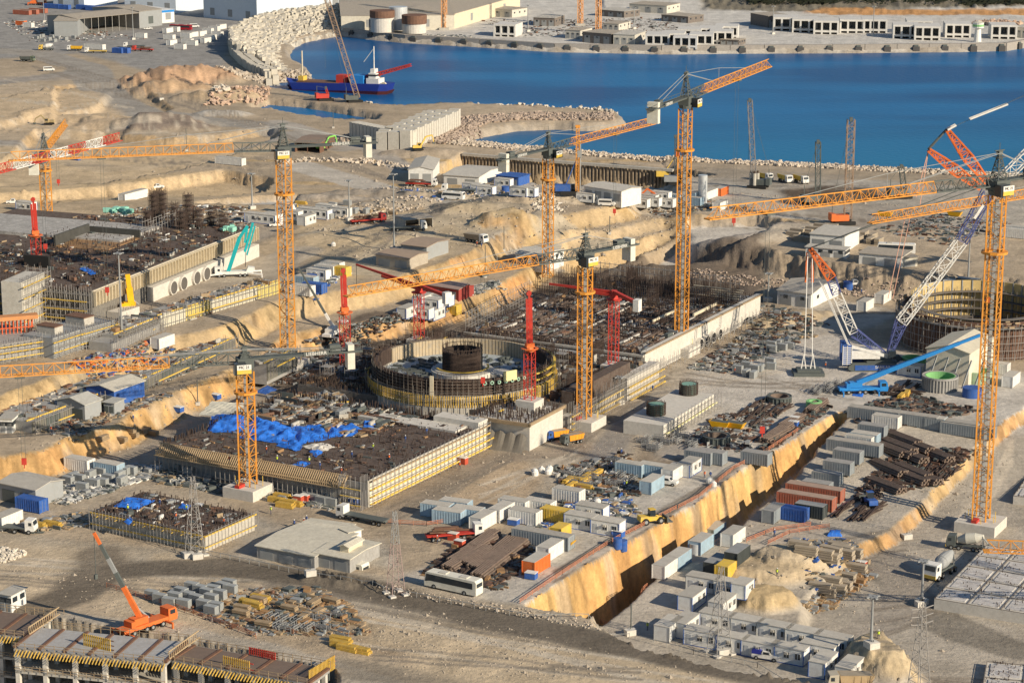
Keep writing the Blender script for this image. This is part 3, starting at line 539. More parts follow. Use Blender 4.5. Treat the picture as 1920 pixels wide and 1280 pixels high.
def digger(m=YELL,st='up'):
    e=empty('excavator',(0,0,0))
    for sg in (-1,1): mb=MB(); mb.prof([(-2.,.15),(-1.6,0),(1.6,0),(2.,.15),(2.1,.5),(1.7,.9),(-1.7,.9),(-2.1,.5)],sg*1.15-.3,sg*1.15+.3); mb.build('track',BLK,e)
    mb=MB(); mb.prof([(-2.4,1.1),(1.2,1.1),(1.2,1.6),(-.2,2.1),(-2.2,2.2),(-2.5,1.8)],-1.2,.35); mb.build('engine_house',m,e)
    mb=MB(); mb.prof([(-.3,1.1),(1.5,1.1),(1.6,1.9),(1.2,2.9),(-.3,2.9)],.4,1.3); c=mb.build('cab',m,e); mb=MB(); mb.box(.0,1.3,.38,1.33,1.9,2.7); mb.build('cab_window',GLS,c)
    a,b,c2=((1.,0,1.6),(3.2,0,5.4),(6.0,0,6.0)) if st=='up' else ((1.,0,1.6),(3.6,0,4.2),(6.2,0,2.6))
    mb=MB(); mb.beam(a,b,.5,.6); mb.beam(b,c2,.45,.55); mb.build('boom',m,e); tip=(c2[0]+.6,0,c2[2]-3.0 if st=='up' else .6)
    mb=MB(); mb.beam(c2,tip,.35,.4); mb.build('arm',m,e); mb=MB(); mb.prof([(tip[0]-.5,tip[2]+.1),(tip[0]+.5,tip[2]+.2),(tip[0]+.3,tip[2]-.7),(tip[0]-.7,tip[2]-.5)],-.6,.6); mb.build('bucket',GREYM,e); return e
def loader(m=YELL):
    e=empty('wheel_loader',(0,0,0)); mb=MB(); mb.prof([(-3.,.8),(1.,.8),(1.2,1.5),(-.2,1.7),(-2.9,1.9)],-1,1); mb.build('body',m,e); mb=MB(); mb.prof([(-.7,1.7),(.6,1.7),(.5,3.1),(-.6,3.1)],-.7,.7); c=mb.build('cab',GLS,e); mb=MB(); mb.box(-.7,.6,-.75,.75,3.1,3.2); mb.build('cab_roof',m,c)
    mb=MB(); [mb.beam((.9,s*.6,1.5),(3.1,s*.6,.8),.25) for s in (-1,1)]; mb.build('lift_arm',m,e); mb=MB(); mb.prof([(3.,.2),(4.2,.1),(4.3,.3),(3.3,.5),(3.2,1.4),(2.9,1.4)],-1.4,1.4); mb.build('bucket',GREYM,e); wheels(e,(-1.8,1.6),1.1,.75,.5); return e
def person(vest=ORG):
    key='p'+vest.name
    e=empty('person',(0,0,0)); v=[(0,0,.95),(0,0,1.2),(0,0,1.45),(0,0,1.56),(0,0,1.72),(0,.2,1.42),(.05,.27,1.15),(.15,.27,.95),(0,-.2,1.42),(-.02,-.28,1.15),(.08,-.28,.93),(.0,.1,.9),(.08,.12,.5),(.02,.12,.08),(.16,.13,.03),(0,-.1,.9),(-.02,-.12,.5),(-.12,-.12,.08),(.02,-.13,.03)]
    ed=[(0,1),(1,2),(2,3),(3,4),(2,5),(5,6),(6,7),(2,8),(8,9),(9,10),(0,11),(11,12),(12,13),(13,14),(0,15),(15,16),(16,17),(17,18)]
    rd=[.14,.14,.15,.06,.1,.07,.05,.04,.07,.05,.04,.1,.07,.05,.04,.1,.07,.05,.04]
    me=bpy.data.meshes.new('body'); me.from_pydata(v,ed,[]); o=bpy.data.objects.new('body',me); COL.objects.link(o); md=o.modifiers.new('s','SKIN')
    for i,r in enumerate(rd): me.skin_vertices[0].data[i].radius=(r,r)
    me.skin_vertices[0].data[0].use_root=True; o.modifiers.new('u','SUBSURF').levels=1
    dg=bpy.context.evaluated_depsgraph_get(); m2=bpy.data.meshes.new_from_object(o.evaluated_get(dg)); o.modifiers.clear(); o.data=m2; m2.materials.clear(); m2.materials.append(mat('work_clothes',(.06,.07,.12))); o.parent=e
    mb=MB(); mb.cyl((0,0,.98),(0,0,1.47),.2,10,r2=.24); mb.build('safety_vest',vest,e); mb=MB(); mb.cyl((0,0,1.72),(0,0,1.86),.15,10,r2=.09); mb.build('helmet',WHT if vest is not WHT else YELL,e); return e
def put(o,px,py,yaw,z=None):
    q=G(px,py) if z is None else P(px,py,z); o.location=q; o.rotation_euler=(0,0,yaw); return o
# cabins and containers -------------------------------------------------------
def cabin(L=6.6,W=3.1,Hh=3.1,m=WHC,rm=ROOFW,win=2,door=1,trim=BLUE,nm='site_cabin',ends=False):
    e=empty(nm,(0,0,0)); x,y=L/2,W/2
    mb=MB(); mb.box(-x,x,-y,y,.15,Hh-.12); mb.build('body',m,e)
    mb=MB(); mb.box(-x-.06,x+.06,-y-.06,y+.06,Hh-.12,Hh+.02); mb.build('roof',rm,e)
    mb=MB()
    for i,j in ((-1,-1),(1,-1),(1,1),(-1,1)): mb.box(i*x-.07,i*x+.07,j*y-.07,j*y+.07,.0,Hh-.12)
    mb.box(-x,x,-y-.03,y+.03,0,.15); mb.build('frame',trim,e)
    n=win+door; k=0
    for sd in (-1,1):
        for i in range(n):
            cx_=-x+L*(i+.5)/n
            if i<door and sd==-1:
                mb=MB(); mb.box(cx_-.45,cx_+.45,sd*(y+.02)-.02,sd*(y+.02)+.02,.15,2.15); mb.build('door',mat('door_grey',(.55,.57,.58)),e)
            else:
                mb=MB(); mb.box(cx_-.6,cx_+.6,sd*(y+.02)-.02,sd*(y+.02)+.02,1.1,2.4); f=mb.build('window',WHT,e); mb=MB(); mb.box(cx_-.5,cx_-.05,sd*(y+.04)-.015,sd*(y+.04)+.015,1.2,2.3); mb.box(cx_+.05,cx_+.5,sd*(y+.04)-.015,sd*(y+.04)+.015,1.2,2.3); mb.build('pane',GLS,f)
    mb=MB(); mb.box(-.35,.35,-y-.35,-y-.05,1.9,2.3); mb.build('air_conditioner',ROOFW,e)
    return e
def container(L=6.,m=WHT,Hh=2.9,rm=None,nm='shipping_container'):
    e=empty(nm,(0,0,0)); L*=1.08; x=L/2; W=1.4
    mb=MB(); mb.box(-x,x,-W,W,.1,Hh-.05); mb.box(-x,x,-W+.1,W-.1,Hh-.05,Hh); n=int(L/.6)
    for i in range(n):
        a=-x+.15+i*(L-.3)/n; mb.box(a,a+.25,-W-.05,W+.05,.2,Hh-.15)
    for i in (-1,1):
        for j in (-1,1): mb.box(i*x-.09,i*x+.09,j*W-.1,j*W+.1,0,Hh)
    mb.build('body',m,e)
    for j in (-1,1):
        mb=MB(); mb.box(x,x+.05,j*.58-.55,j*.58+.55,.2,Hh-.15); d=mb.build('door',m,e); mb=MB(); mb.cyl((x+.09,j*.5,.25),(x+.09,j*.5,Hh-.2),.03,6); mb.build('lock_bar',MIDG,d)
    if rm: mb=MB(); mb.box(-x-.02,x+.02,-W-.02,W+.02,Hh,Hh+.04); mb.build('roof',rm,e)
    return e
def cab(px,py,yaw,desc,kind='c6',rel='near',own=None,dz=0,g='portable site cabins'):
    K={'c6':lambda:cabin(),'c12':lambda:cabin(12,3.1,3.1,win=4),'c4':lambda:cabin(4.5,3,3.1,win=1),'cw':lambda:cabin(6.6,3.1,3.1,trim=MIDG),
       'k6w':lambda:container(6,WHT,rm=ROOFW),'k12w':lambda:container(12,WHT,rm=ROOFW),'k6b':lambda:container(6,BLUE),'k12b':lambda:container(12,BLUE),'k12r':lambda:container(12,mat('container_red',(.42,.13,.08),dirt=.3,strip=3),rm=mat('dusty_red_roof',(.42,.30,.24),dirt=.5)),'k6r':lambda:container(6,ORG,rm=ROOFW),
       'k6g':lambda:container(6,mat('charcoal_paint',(.06,.07,.07)),rm=MIDG),'k6y':lambda:container(6,YELL),'k4y':lambda:container(4,YELL),'k6t':lambda:container(6,mat('slate_cladding',(.28,.31,.33),strip=3,dirt=.2),rm=COND),'k12t':lambda:container(12,mat('slate_cladding',(.28,.31,.33)),rm=mat('dusty_roof',(.42,.40,.36),dirt=.5)),'k6u':lambda:container(6,mat('sky_container',(.35,.48,.58),dirt=.2),rm=ROOFW)}
    o=proto(kind,K[kind]); q=G(px,py); q.z+=dz; o.location=q; o.rotation_euler=(0,0,yaw)
    return T(o,desc,'cabin' if kind[0]=='c' else 'container',px,py,g if kind[0]=='c' else 'shipping containers',rel,own)
# buildings from surveyed corners -----------------------------------------------
def frame3(c0,c1,c2,z=None):
    """base rectangle: ground corner pixel c0, then along its front to c1, depth towards c2"""
    a=G(*c0) if z is None else P(*c0,z); b=P(*c1,a.z); d=P(*c2,a.z); u=(b-a); L=u.length; u.normalize(); v=Vector((-u.y,u.x,0)); D=(d-a).dot(v)
    return a,u,v,L,D
def shed(nm,c0,c1,c2,h,rise,wm,rm,desc,cat='building',z=None,doors=2,wins=0,gable='long',own=None,open_front=False,stripe=None,h0=None,group=None):
    a,u,v,L,D=frame3(c0,c1,c2,z); 
    if D<0: a=a+v*D; D=-D; flip=1
    yaw=math.atan2(u.y,u.x); e=empty(nm,a,yaw); b=-2.
    mb=MB()
    if gable=='long': pts=[(0,b),(D,b),(D,h),(D/2,h+rise),(0,h)]; k=len(mb.v)
    if open_front:
        mb.box(0,L,D-.2,D,b,h); mb.box(0,.2,.0,D-.2,b,h); mb.box(L-.2,L,0,D-.2,b,h)
        n=max(2,int(L/5))
        for i in range(1,n): mb.box(L*i/n-.12,L*i/n+.12,0,.24,b,h)
    else: mb.box(0,L,0,D,b,h-.02)
    if gable=='long' and rise>0:
        for x in (0.0,L): 
            s=.02 if x==0 else -.02
            mb.hexa([(x,0,h-.02),(x+s*5,0,h-.02),(x+s*5,D,h-.02),(x,D,h-.02),(x,D/2-.01,h+rise-.06),(x+s*5,D/2-.01,h+rise-.06),(x+s*5,D/2+.01,h+rise-.06),(x,D/2+.01,h+rise-.06)])
    if gable=='short' and rise>0:
        for y in (0.0,D):
            s=.02 if y==0 else -.02
            mb.hexa([(0,y,h-.02),(L,y,h-.02),(L,y+s*5,h-.02),(0,y+s*5,h-.02),(L/2-.01,y,h+rise-.06),(L/2+.01,y,h+rise-.06),(L/2+.01,y+s*5,h+rise-.06),(L/2-.01,y+s*5,h+rise-.06)])
    mb.build('wall',wm,e)
    o_=.35; t=.12; mb=MB()
    if gable=='long':
        mb.hexa([(-o_,-o_,h-.05),(L+o_,-o_,h-.05),(L+o_,D/2,h+rise-.05),(-o_,D/2,h+rise-.05),(-o_,-o_,h+t),(L+o_,-o_,h+t),(L+o_,D/2,h+rise+t),(-o_,D/2,h+rise+t)])
        mb.hexa([(-o_,D/2,h+rise-.05),(L+o_,D/2,h+rise-.05),(L+o_,D+o_,h-.05),(-o_,D+o_,h-.05),(-o_,D/2,h+rise+t),(L+o_,D/2,h+rise+t),(L+o_,D+o_,h+t),(-o_,D+o_,h+t)])
    elif gable=='short':
        mb.hexa([(-o_,-o_,h-.05),(L/2,-o_,h+rise-.05),(L/2,D+o_,h+rise-.05),(-o_,D+o_,h-.05),(-o_,-o_,h+t),(L/2,-o_,h+rise+t),(L/2,D+o_,h+rise+t),(-o_,D+o_,h+t)])
        mb.hexa([(L/2,-o_,h+rise-.05),(L+o_,-o_,h-.05),(L+o_,D+o_,h-.05),(L/2,D+o_,h+rise-.05),(L/2,-o_,h+rise+t),(L+o_,-o_,h+t),(L+o_,D+o_,h+t),(L/2,D+o_,h+rise+t)])
    else: mb.box(-o_,L+o_,-o_,D+o_,h,h+t)
    mb.build('roof',rm,e)
    dm=mat('door_grey',(.55,.57,.58))
    if not open_front:
        for i in range(doors):
            x=L*(i+.5)/doors; w=min(2.,L/doors*.35); mb=MB(); mb.box(x-w,x+w,-.06,.0,0,min(h*.7,4.5)); mb.build('door',MIDG if wm is not GRC else GREYM,e)
        for i in range(wins):
            x=L*(i+.5)/wins; mb=MB(); mb.box(x-.7,x+.7,-.06,0,h*.5,h*.5+1.); mb.build('window',GLS,e)
            y=D*(i+.5)/wins; mb=MB(); mb.box(L,L+.06,y-.7,y+.7,h*.5,h*.5+1.); mb.build('window',GLS,e)
    if stripe: mb=MB(); mb.box(0,L,-.05,0,h-1.6,h-.2); mb.build('painted_band',stripe,e); mb=MB(); mb.box(L,L+.05,0,D,h-1.6,h-.2); mb.build('painted_band',stripe,e)
    px,py=(c0[0]+c1[0]+c2[0])/3,(c0[1]+c1[1]+c2[1])/3
    T(e,desc,cat,px,py,group,own=own); return e
# ---------------------------------------------------------------- lettering
def text(s,size,m,par,loc,rot,nm='lettering'):
    c=bpy.data.curves.new(nm,'FONT'); c.body=s; c.size=size; c.extrude=.02; c.align_x='CENTER'; c.align_y='CENTER'; c.resolution_u=2
    o=bpy.data.objects.new(nm,c); COL.objects.link(o); dg=bpy.context.evaluated_depsgraph_get(); me=bpy.data.meshes.new_from_object(o.evaluated_get(dg)); bpy.data.objects.remove(o)
    me.materials.clear(); me.materials.append(m); o=bpy.data.objects.new(nm,me); COL.objects.link(o); o.parent=par; o.location=loc; o.rotation_euler=rot; return o
def PYp(px,py,y):
    """point on the survey ray at world depth y"""
    a=(px-960)/FOC; b=(640-py)/FOC; t=y/(c_+b*s_); return Vector((a*t,y,CH+t*(-s_+b*c_)))
GRID=(math.cos(UD),math.sin(UD),0)
# ---------------------------------------------------------------- tower cranes
def tower_crane(base,cabpy,apexpy,tip,cj,label,w=2.6,root=.2,base_block=8.,color=YEL,jibcol=YEL,striped=False,cjw=3.6,B=None,zc=None,hookfrac=.5,mastvis=True,zb=None,sign=True):
    B=B or (G(*base) if zb is None else P(*base,zb)); zc=ZT(B,cabpy) if zc is None else zc; zj=zc+3.2
    tp=P(tip[0],tip[1],zj+1); e=empty('tower_crane',B); o=lambda v: Vector(v)-B
    d=Vector((tp.x-B.x,tp.y-B.y,0)); L=d.length; d.normalize(); n=Vector((-d.y,d.x,0)); up=Vector((0,0,1))
    zt=zc-B.z
    if mastvis:
        mb=MB(); mb.lattice((0,0,2.2),(0,0,zt),w,w,max(4,int((zt-1.6)/2.3)),.32,.12,up=GRID); mb.build('mast',color,e)
        U=Vector(GRID); V=Vector((-U.y,U.x,0)); 
        if base_block:
            mb=MB(); mb.rbox(0,0,.7,base_block,base_block,3.2,UD); blk=mb.build('foundation_block',CONL,e)
            for i in range(8):
                a=U_(0,6.28); mb=MB(); mb.beam((3.4*math.cos(a),3.4*math.sin(a),2.3),(3.4*math.cos(a),3.4*math.sin(a),3.8),.12); mb.build('guard_post',YELL,blk)
            mb=MB(); mb.rbox(-1.6,-2.,2.6,2.2,1.2,.7,UD); mb.build('ballast_bag',REDM,blk)
        mb=MB(); mb.ring(0,0,0,.5,w*.55,w*.95,12); mb.v=[(x,y,z+zt-zt*.17) for x,y,z in mb.v]; mb.build('climbing_collar',color,e)
        mb=MB(); mb.beam((0,0,3),(0,0,zt-1),.7); mb.build('ladder_well',MIDG,e)
    mb=MB(); mb.cyl((0,0,zt),(0,0,zt+1.0),w*.62,14,r2=w*.7); mb.rbox(0,0,zt+2.1,w*1.3,w*1.1,2.2,math.atan2(d.y,d.x)); mb.build('slewing_unit',GREYM,e)
    za=ZT(B,apexpy)-B.z
    mb=MB(); mb.lattice((0,0,zt+3.2),(0,0,za-1.),w*.85,w*.85,7,.22,.1,up=d,w2=.55); mb.rbox(0,0,za-.5,1.1,.9,.9,math.atan2(d.y,d.x)); mb.rbox(0,0,za-1.4,2.2,1.8,.12,math.atan2(d.y,d.x)); mb.beam((0,0,za),(0,0,za+1.6),.12); mb.beam((0,0,za)-d*1.3 if False else tuple(-d*1.4+up*za),tuple(d*1.4+up*za),.2); mb.build('apex_tower',GREYM,e)
    # operator cabin, kept on the side that faces the sun
    sd=n if n.dot(Vector((.3,-1,0)))>0 else -n
    q=d*1.6+sd*(w*.75+.6)+up*(zt+1.5); yw=math.atan2(sd.y,sd.x)
    mb=MB(); mb.rbox(q.x,q.y,q.z,1.9,2.6,2.5,yw); c=mb.build('cab',GLS,e); 
    q2=q+sd*1.05-d*.8; mb=MB(); mb.rbox(q2.x,q2.y,q2.z+.45,.16,3.1,1.1,yw); s1=mb.build('sign_board',WHT,c); mb=MB(); mb.rbox(q2.x,q2.y,q2.z-.55,.16,3.1,.9,yw); mb.build('sign_board_lower',YELL,c)
    if sign: 
        q3=q2+sd*.14+up*.48; text('MC 21',.85,BLK,s1,q3,(math.pi/2,0,yw+math.pi/2))
    # jib
    zj0=zt+3.2; r0=d*1.0+up*zj0; r1=d*(L*root)+up*(zj0+.35); r2=d*L+up*(zj0+1)
    mb=MB(); mb.lattice(r0,r1,2.0,2.2,max(3,int(L*root/2.4)),.26,.12,tri=True); mb.build('jib_root',GREYM,e)
    if striped:
        k=9
        for i in range(k):
            a=r1.lerp(r2,i/k); b=r1.lerp(r2,(i+1)/k); mb=MB(); mb.lattice(a,b,2.0,2.2,5,.2,.1,tri=True); mb.build('jib_section',WHT if i%2 else REDM,e)
    else:
        mb=MB(); mb.lattice(r1,r2,1.9,2.2,int(L*(1-root)/2.2),.2,.09,tri=True); 
        j=mb.build('jib',jibcol,e); mb=MB(); a=r2; mb.rbox(a.x,a.y,a.z-1.1,1.2,1.9,.25,math.atan2(d.y,d.x)); mb.build('jib_tip',jibcol,j)
    # trolley and hook
    t=r1.lerp(r2,hookfrac); mb=MB(); mb.rbox(t.x,t.y,t.z-1.4,2.,2.,.5,math.atan2(d.y,d.x)); tr=mb.build('trolley',GREYM,e)
    hz=max(4,zt*.45); mb=MB(); mb.beam((t.x-.4,t.y,t.z-1.4),(t.x-.4,t.y,hz),.06); mb.beam((t.x+.4,t.y,t.z-1.4),(t.x+.4,t.y,hz),.06); mb.build('hoist_rope',GREYM,tr); mb=MB(); mb.rbox(t.x,t.y,hz-.7,1.,.5,1.4); mb.beam((t.x,t.y,hz-1.4),(t.x,t.y,hz-2.2),.2); mb.build('hook_block',REDM,tr)
    # counter jib
    cp=P(cj[0],cj[1],zj); Lc=min(26,max(12,(Vector((cp.x-B.x,cp.y-B.y,0))).length)) if cj else 18
    c1=-d*Lc+up*zj0; mb=MB(); mb.beam(tuple(-d*1+up*(zj0-.3)),tuple(c1-up*.3),2.0,.35)
    for s in (-1,1):
        mb.beam(tuple(-d+n*s*1.1+up*(zj0+.9)),tuple(c1+n*s*1.1+up*.9),.09); mb.beam(tuple(-d+n*s*1.1+up*(zj0-.1)),tuple(c1+n*s*1.1-up*.1),.2)
        for i in range(12): a=(-d*(1+(Lc-1)*i/11))+n*s*1.1; mb.beam(tuple(a+up*zj0),tuple(a+up*(zj0+.95)),.07)
    pl=mb.build('counter_jib',GREYM,e)
    a=-d*(Lc*.62); mb=MB(); mb.rbox(a.x,a.y,zj0-.3,5.,.12,.9,math.atan2(d.y,d.x)); 
    a=-d*(Lc*.6)+sd*1.25; mb=MB(); mb.rbox(a.x,a.y,zj0+.05,5.6,.1,.9,math.atan2(d.y,d.x)); sg=mb.build('name_board',GREYM,pl); 
    text('LIEBHERR',1.1,WHT,sg,a+sd*.08+up*(zj0+.05),(math.pi/2,0,yw+math.pi/2))
    a=-d*(Lc-2.6); mb=MB(); mb.rbox(a.x,a.y,zj0-cjw*.5-.4,1.6,3.0,cjw,math.atan2(d.y,d.x)); mb.rbox(a.x,a.y,zj0+.8,1.4,2.9,1.3,math.atan2(d.y,d.x)); mb.build('counterweight',mat('cream_ballast',(.74,.72,.62),dirt=.1,strip=2),e)
    a=-d*(Lc-6); mb=MB(); mb.rbox(a.x,a.y,zj0+.8,2.4,1.6,1.5,math.atan2(d.y,d.x)); mb.build('winch',GREYM,pl)
    mb=MB()
    for s in (-1,1):
        mb.beam(tuple(n*s*.4+up*(za-.5)),tuple(c1+d*2+n*s*.8+up*.2),.13); mb.beam(tuple(n*s*.4+up*(za-.5)),tuple(r1.lerp(r2,.12)+n*s*.2+up*1.2),.11)
    mid=r1.lerp(r2,.22)+up*(za-zj0)*.62; mb.beam(tuple(up*(za-.5)),tuple(mid),.11); mb.beam(tuple(mid),tuple(r1.lerp(r2,.62)+up*1.2),.11); mb.beam(tuple(mid),tuple(r1.lerp(r2,.22)+up*1.1),.11)
    mb.build('pendant_lines',MIDG,e)
    LBL[e.name]=base; tag(e,label,'tower crane','orange tower cranes over the works'); return e
tower_crane((1277,662),203,135,(1441,118),(1224,217),'tall orange tower crane whose jib points up and away over the water',w=2.7)
tower_crane((541,690),297,232,(20,293),(690,287),'tallest orange crane in the west with its long level jib crossing the earth terraces',w=2.8,root=.19,hookfrac=.6)
tower_crane((466,926),697,650,(-60,699),(660,692),'orange tower crane on a pale concrete block in front of the blue tarpaulins',w=2.7,root=.28,hookfrac=.75)
tower_crane((1095,800),497,437,(652,546),(1226,466),'orange tower crane beside the podium corner block, jib over the sandy cutting',w=2.6,root=.22,hookfrac=.3)
tower_crane((1027,532),297,247,(1232,224),(955,316),'orange tower crane at the back edge of the turbine hall, jib end behind another counterweight',w=2.5,root=.2,base_block=0)
tower_crane((1838,992),365,282,(1330,400),(2010,345),'largest orange tower crane near the photo edge, standing in front of the ribbed beige shed',w=3.0,root=.24,hookfrac=.75,base_block=9.)
tower_crane((89,420),300,250,(122,229),(72,322),'orange tower crane beyond the western slab with its jib seen nearly end-on',w=2.5,root=.12,base_block=0,sign=False)
tower_crane((0,0),345,300,(224,256),(-400,400),'red and white striped crane jib reaching in over the western terraces',w=2.5,root=.1,striped=True,B=(lambda t,q:onG(*(t+(q-t)*1.5).xy))(P(224,256,51),P(0,312,51)),zc=46.8,base_block=6)
tower_crane((0,0),300,300,(1634,410),(2400,380),'low orange crane jib crossing behind the largest mast, above the mud patch',w=2.6,root=.2,B=onG(180,640),zc=41,base_block=6)
tower_crane((0,0),300,300,(1850,1022),(2400,900),'orange crane jib end poking in low beside the gridded cast slab',w=2.6,root=.15,B=onG(150,410),zc=8,base_block=6)
# concrete placing booms -------------------------------------------------------
def placing(base,headpy,label,fold=None,arm=None,cw=None,B=None,zb=None,w=2.0):
    B=B or (G(*base) if zb is None else P(*base,zb)); zt=ZT(B,headpy)-B.z; e=empty('concrete_placing_boom',B)
    mb=MB(); mb.lattice((0,0,0),(0,0,zt),w,w,max(3,int(zt/1.9)),.2,.09,up=GRID); mb.build('mast',REDM,e)
    mb=MB(); mb.rbox(0,0,-1.2,5,5,2.4,UD); mb.build('support_block',CONL,e)
    if fold:
        zf=ZT(B,fold)-B.z
        mb=MB(); mb.cyl((0,0,zt),(0,0,zt+1.),1.2,10,r2=.8); mb.rbox(0,0,zt+1.5,2.,1.2,1.,.4); mb.ring(0,0,zt+.6,zt+.75,1.4,2.1,12); mb.build('turntable',ORG,e)
        for i,x in enumerate((-.55,0,.5)):
            mb=MB(); mb.beam((x,x*.4,zt+2-.4*i),(x-.15,x*.4,zf-abs(x)*3.5),.3,.5); mb.build('boom_section',REDM,e)
        mb=MB(); mb.cyl((-.2,-.5,zf-.6),(-.2,.5,zf-.6),.6,10); mb.cyl((.2,-.5,zt+2.6),(.2,.5,zt+2.6),.5,10); mb.build('hinge',REDM,e)
    if arm:
        q=P(arm[0],arm[1],B.z+zt+2)-B; c=P(cw[0],cw[1],B.z+zt+1.2)-B; d=Vector((q.x,q.y,0)).normalized(); up=Vector((0,0,1))
        mb=MB(); mb.cyl((0,0,zt),(0,0,zt+2.2),1.1,10,r2=.8); mb.ring(0,0,zt-.2,zt,1.,2.0,12); mb.build('turntable',REDM,e)
        mb=MB(); mb.beam((0,0,zt+1.6),q,.55,.8,w2=.35); mb.build('boom_section',REDM,e); n=Vector((-d.y,d.x,0))
        mb=MB(); mb.beam(n*.7+up*(zt+1.),q*.55+n*.7+up*((zt+1)*.45-.2),.4,.6); mb.build('boom_section',REDM,e)
        mb=MB(); mb.beam(up*(zt+1.8),c+up*.2,.9,.8); mb.build('counter_arm',REDM,e); mb=MB(); mb.rbox(c.x,c.y,c.z-.3,1.5,2.0,3.0,math.atan2(d.y,d.x)); mb.build('counterweight',WHT,e)
        mb=MB(); mb.beam(q,q-up*zt*.5,.12); mb.build('delivery_hose',BLK,e)
    LBL[e.name]=base or (0,0); tag(e,label,'placing boom','red concrete placing booms'); return e
placing((648,688),590,'red concrete placing boom folded upright west of the reactor ring',fold=503,zb=5)
# ---------------------------------------------------------------- big concrete works
def perp(u): return Vector((-u.y,u.x,0))
class Slab:
    """world rectangle from its front corner, with tools that dress its edges"""
    def __init__(s,F,Rr,Lf,z):
        s.o=P(*F,z); r=P(*Rr,z)-s.o; l=P(*Lf,z)-s.o; s.z=z; s.u=r.normalized(); s.v=perp(s.u); s.L=r.length; s.D=abs(l.dot(s.v)); s.v=s.v if l.dot(s.v)>0 else -s.v; s.yaw=math.atan2(s.u.y,s.u.x)
    def w(s,a,b,z=None): q=s.o+s.u*a+s.v*b; q.z=s.z if z is None else z; return q
    def loc(s,px,py): q=P(px,py,s.z)-s.o; return q.dot(s.u),q.dot(s.v)
def bars(mb,a,b,h,step=.5,w=.09,jit=.25,m=0):
    n=int((b-a).length/step)
    for i in range(n):
        q=a.lerp(b,(i+R()*.6)/n); hh=h*U_(1-jit,1+jit); mb.rbox(q.x,q.y,q.z+hh/2,w,w,hh,0.5,m)
def scaff(mb,a,b,z0,z1,dep=1.2,step=2.,n=None,t=.09,m=0,brace=True,lift=2.):
    d=(b-a); L=d.length; d.normalize(); nn=n if n is not None else Vector((d.y,-d.x,0)); k=max(1,int(L/step)); 
    for o in (0,dep):
        for i in range(k+1):
            q=a+d*(L*i/k)+nn*o; mb.beam((q.x,q.y,z0),(q.x,q.y,z1+U_(0,.9)),t,m=m)
    z=z0+lift
    while z<z1+.1:
        for o in (0,dep): q=a+nn*o; r=b+nn*o; mb.beam((q.x,q.y,z),(r.x,r.y,z),t,m=m)
        z+=lift
    if brace:
        for i in range(0,k,3):
            q=a+d*(L*i/k)+nn*dep; r=a+d*(L*min(i+2,k)/k)+nn*dep; mb.beam((q.x,q.y,z0),(r.x,r.y,z1),t*.8,m=m)
def boards(mb,a,b,z,off,w=.7,t=.12,m=0): 
    d=(b-a).normalized(); n=Vector((d.y,-d.x,0)); q=a+n*off; r=b+n*off; mb.beam((q.x,q.y,z),(r.x,r.y,z),w,t,m=m)
CLM=[WOOD,MIDG,CONC,RUST,PLYB,GREYM,WHT,REB,YELL,BLUE,ORG]
def junk(mb,pts,n,size=(.3,2.6),flat=.35,z=None,pal=None,ang0=None,orient=.6):
    """loose planks, sheets, boxes over a world quadrilateral"""
    a,b,c,d=pts
    for i in range(n):
        s,t=R(),R(); q=a.lerp(b,s).lerp(d.lerp(c,s),t); zz=H(q.x,q.y) if z is None else z
        l=U_(*size); w=U_(.12,.5) if R()<.65 else U_(.5,1.6); h=U_(.08,flat)*(1 if R()<.9 else 2.5)
        yw=(UD if R()<.5 else VD)+U_(-.12,.12) if R()<orient else U_(0,3.1)
        mb.rbox(q.x,q.y,zz+h/2+.02,l,w,h,yw,random.choice(pal) if pal else random.choice((0,1,1,2,3,4,5,5,5,7,7,6 if R()<.4 else 1)))
def debris(name,label,px4,n,z=None,pal=None,**k):
    pts=[G(*p) if z is None else P(*p,z) for p in px4]; mb=MB(); junk(mb,pts,n,z=z,pal=pal,**k); o=mb.build(name,CLM); o['label']=label; o['kind']='stuff'; return o
def starter_mat(S,e,a0,a1,b0,b1,n,h=.9):
    mb=MB()
    for i in range(n): q=S.w(U_(a0,a1),U_(b0,b1))-S.o; hh=U_(.4,h); mb.rbox(q.x,q.y,hh/2,.1,.1,hh)
    o=mb.build('starter_bars',REB,e); o['kind']='stuff'; return o
# ---- A: front foundation slab under the tarpaulins
A=Slab((690,903),(912,797),(262,850),5.6)
e=empty('foundation_slab',A.o-Vector((0,0,5.6)),A.yaw); LBL[e.name]=(600,850); tag(e,'large brown foundation slab under construction with blue tarpaulins at its back','foundation slab')
def LB(S,mb,a0,a1,b0,b1,z0,z1,m=0):   # box in slab axes (v is +y or -y of the yaw frame)
    sg=1 if perp(S.u).dot(S.v)>0 else -1; y0,y1=sorted((sg*b0,sg*b1)); mb.box(a0,a1,y0,y1,z0,z1,m)
mb=MB(); LB(A,mb,0,A.L,0,A.D,-3,5.2); mb.build('concrete_body',COND,e)
mb=MB(); LB(A,mb,.3,A.L-.3,.3,A.D-.3,5.2,5.5); mb.build('bar_mat',REBL,e)
mb=MB(); LB(A,mb,A.L-4,A.L+.3,-.2,12,5.0,7.2); LB(A,mb,A.L-9,A.L-4,3,26,5.5,6.0); mb.build('cast_strip',CONL,e)
mb=MB(); LB(A,mb,-.25,A.L-.5,-.25,-.0,-2,5.9); mb.build('formwork_face',mat('formwork_cream',(.70,.67,.58),dirt=.35,strip=1.),e)
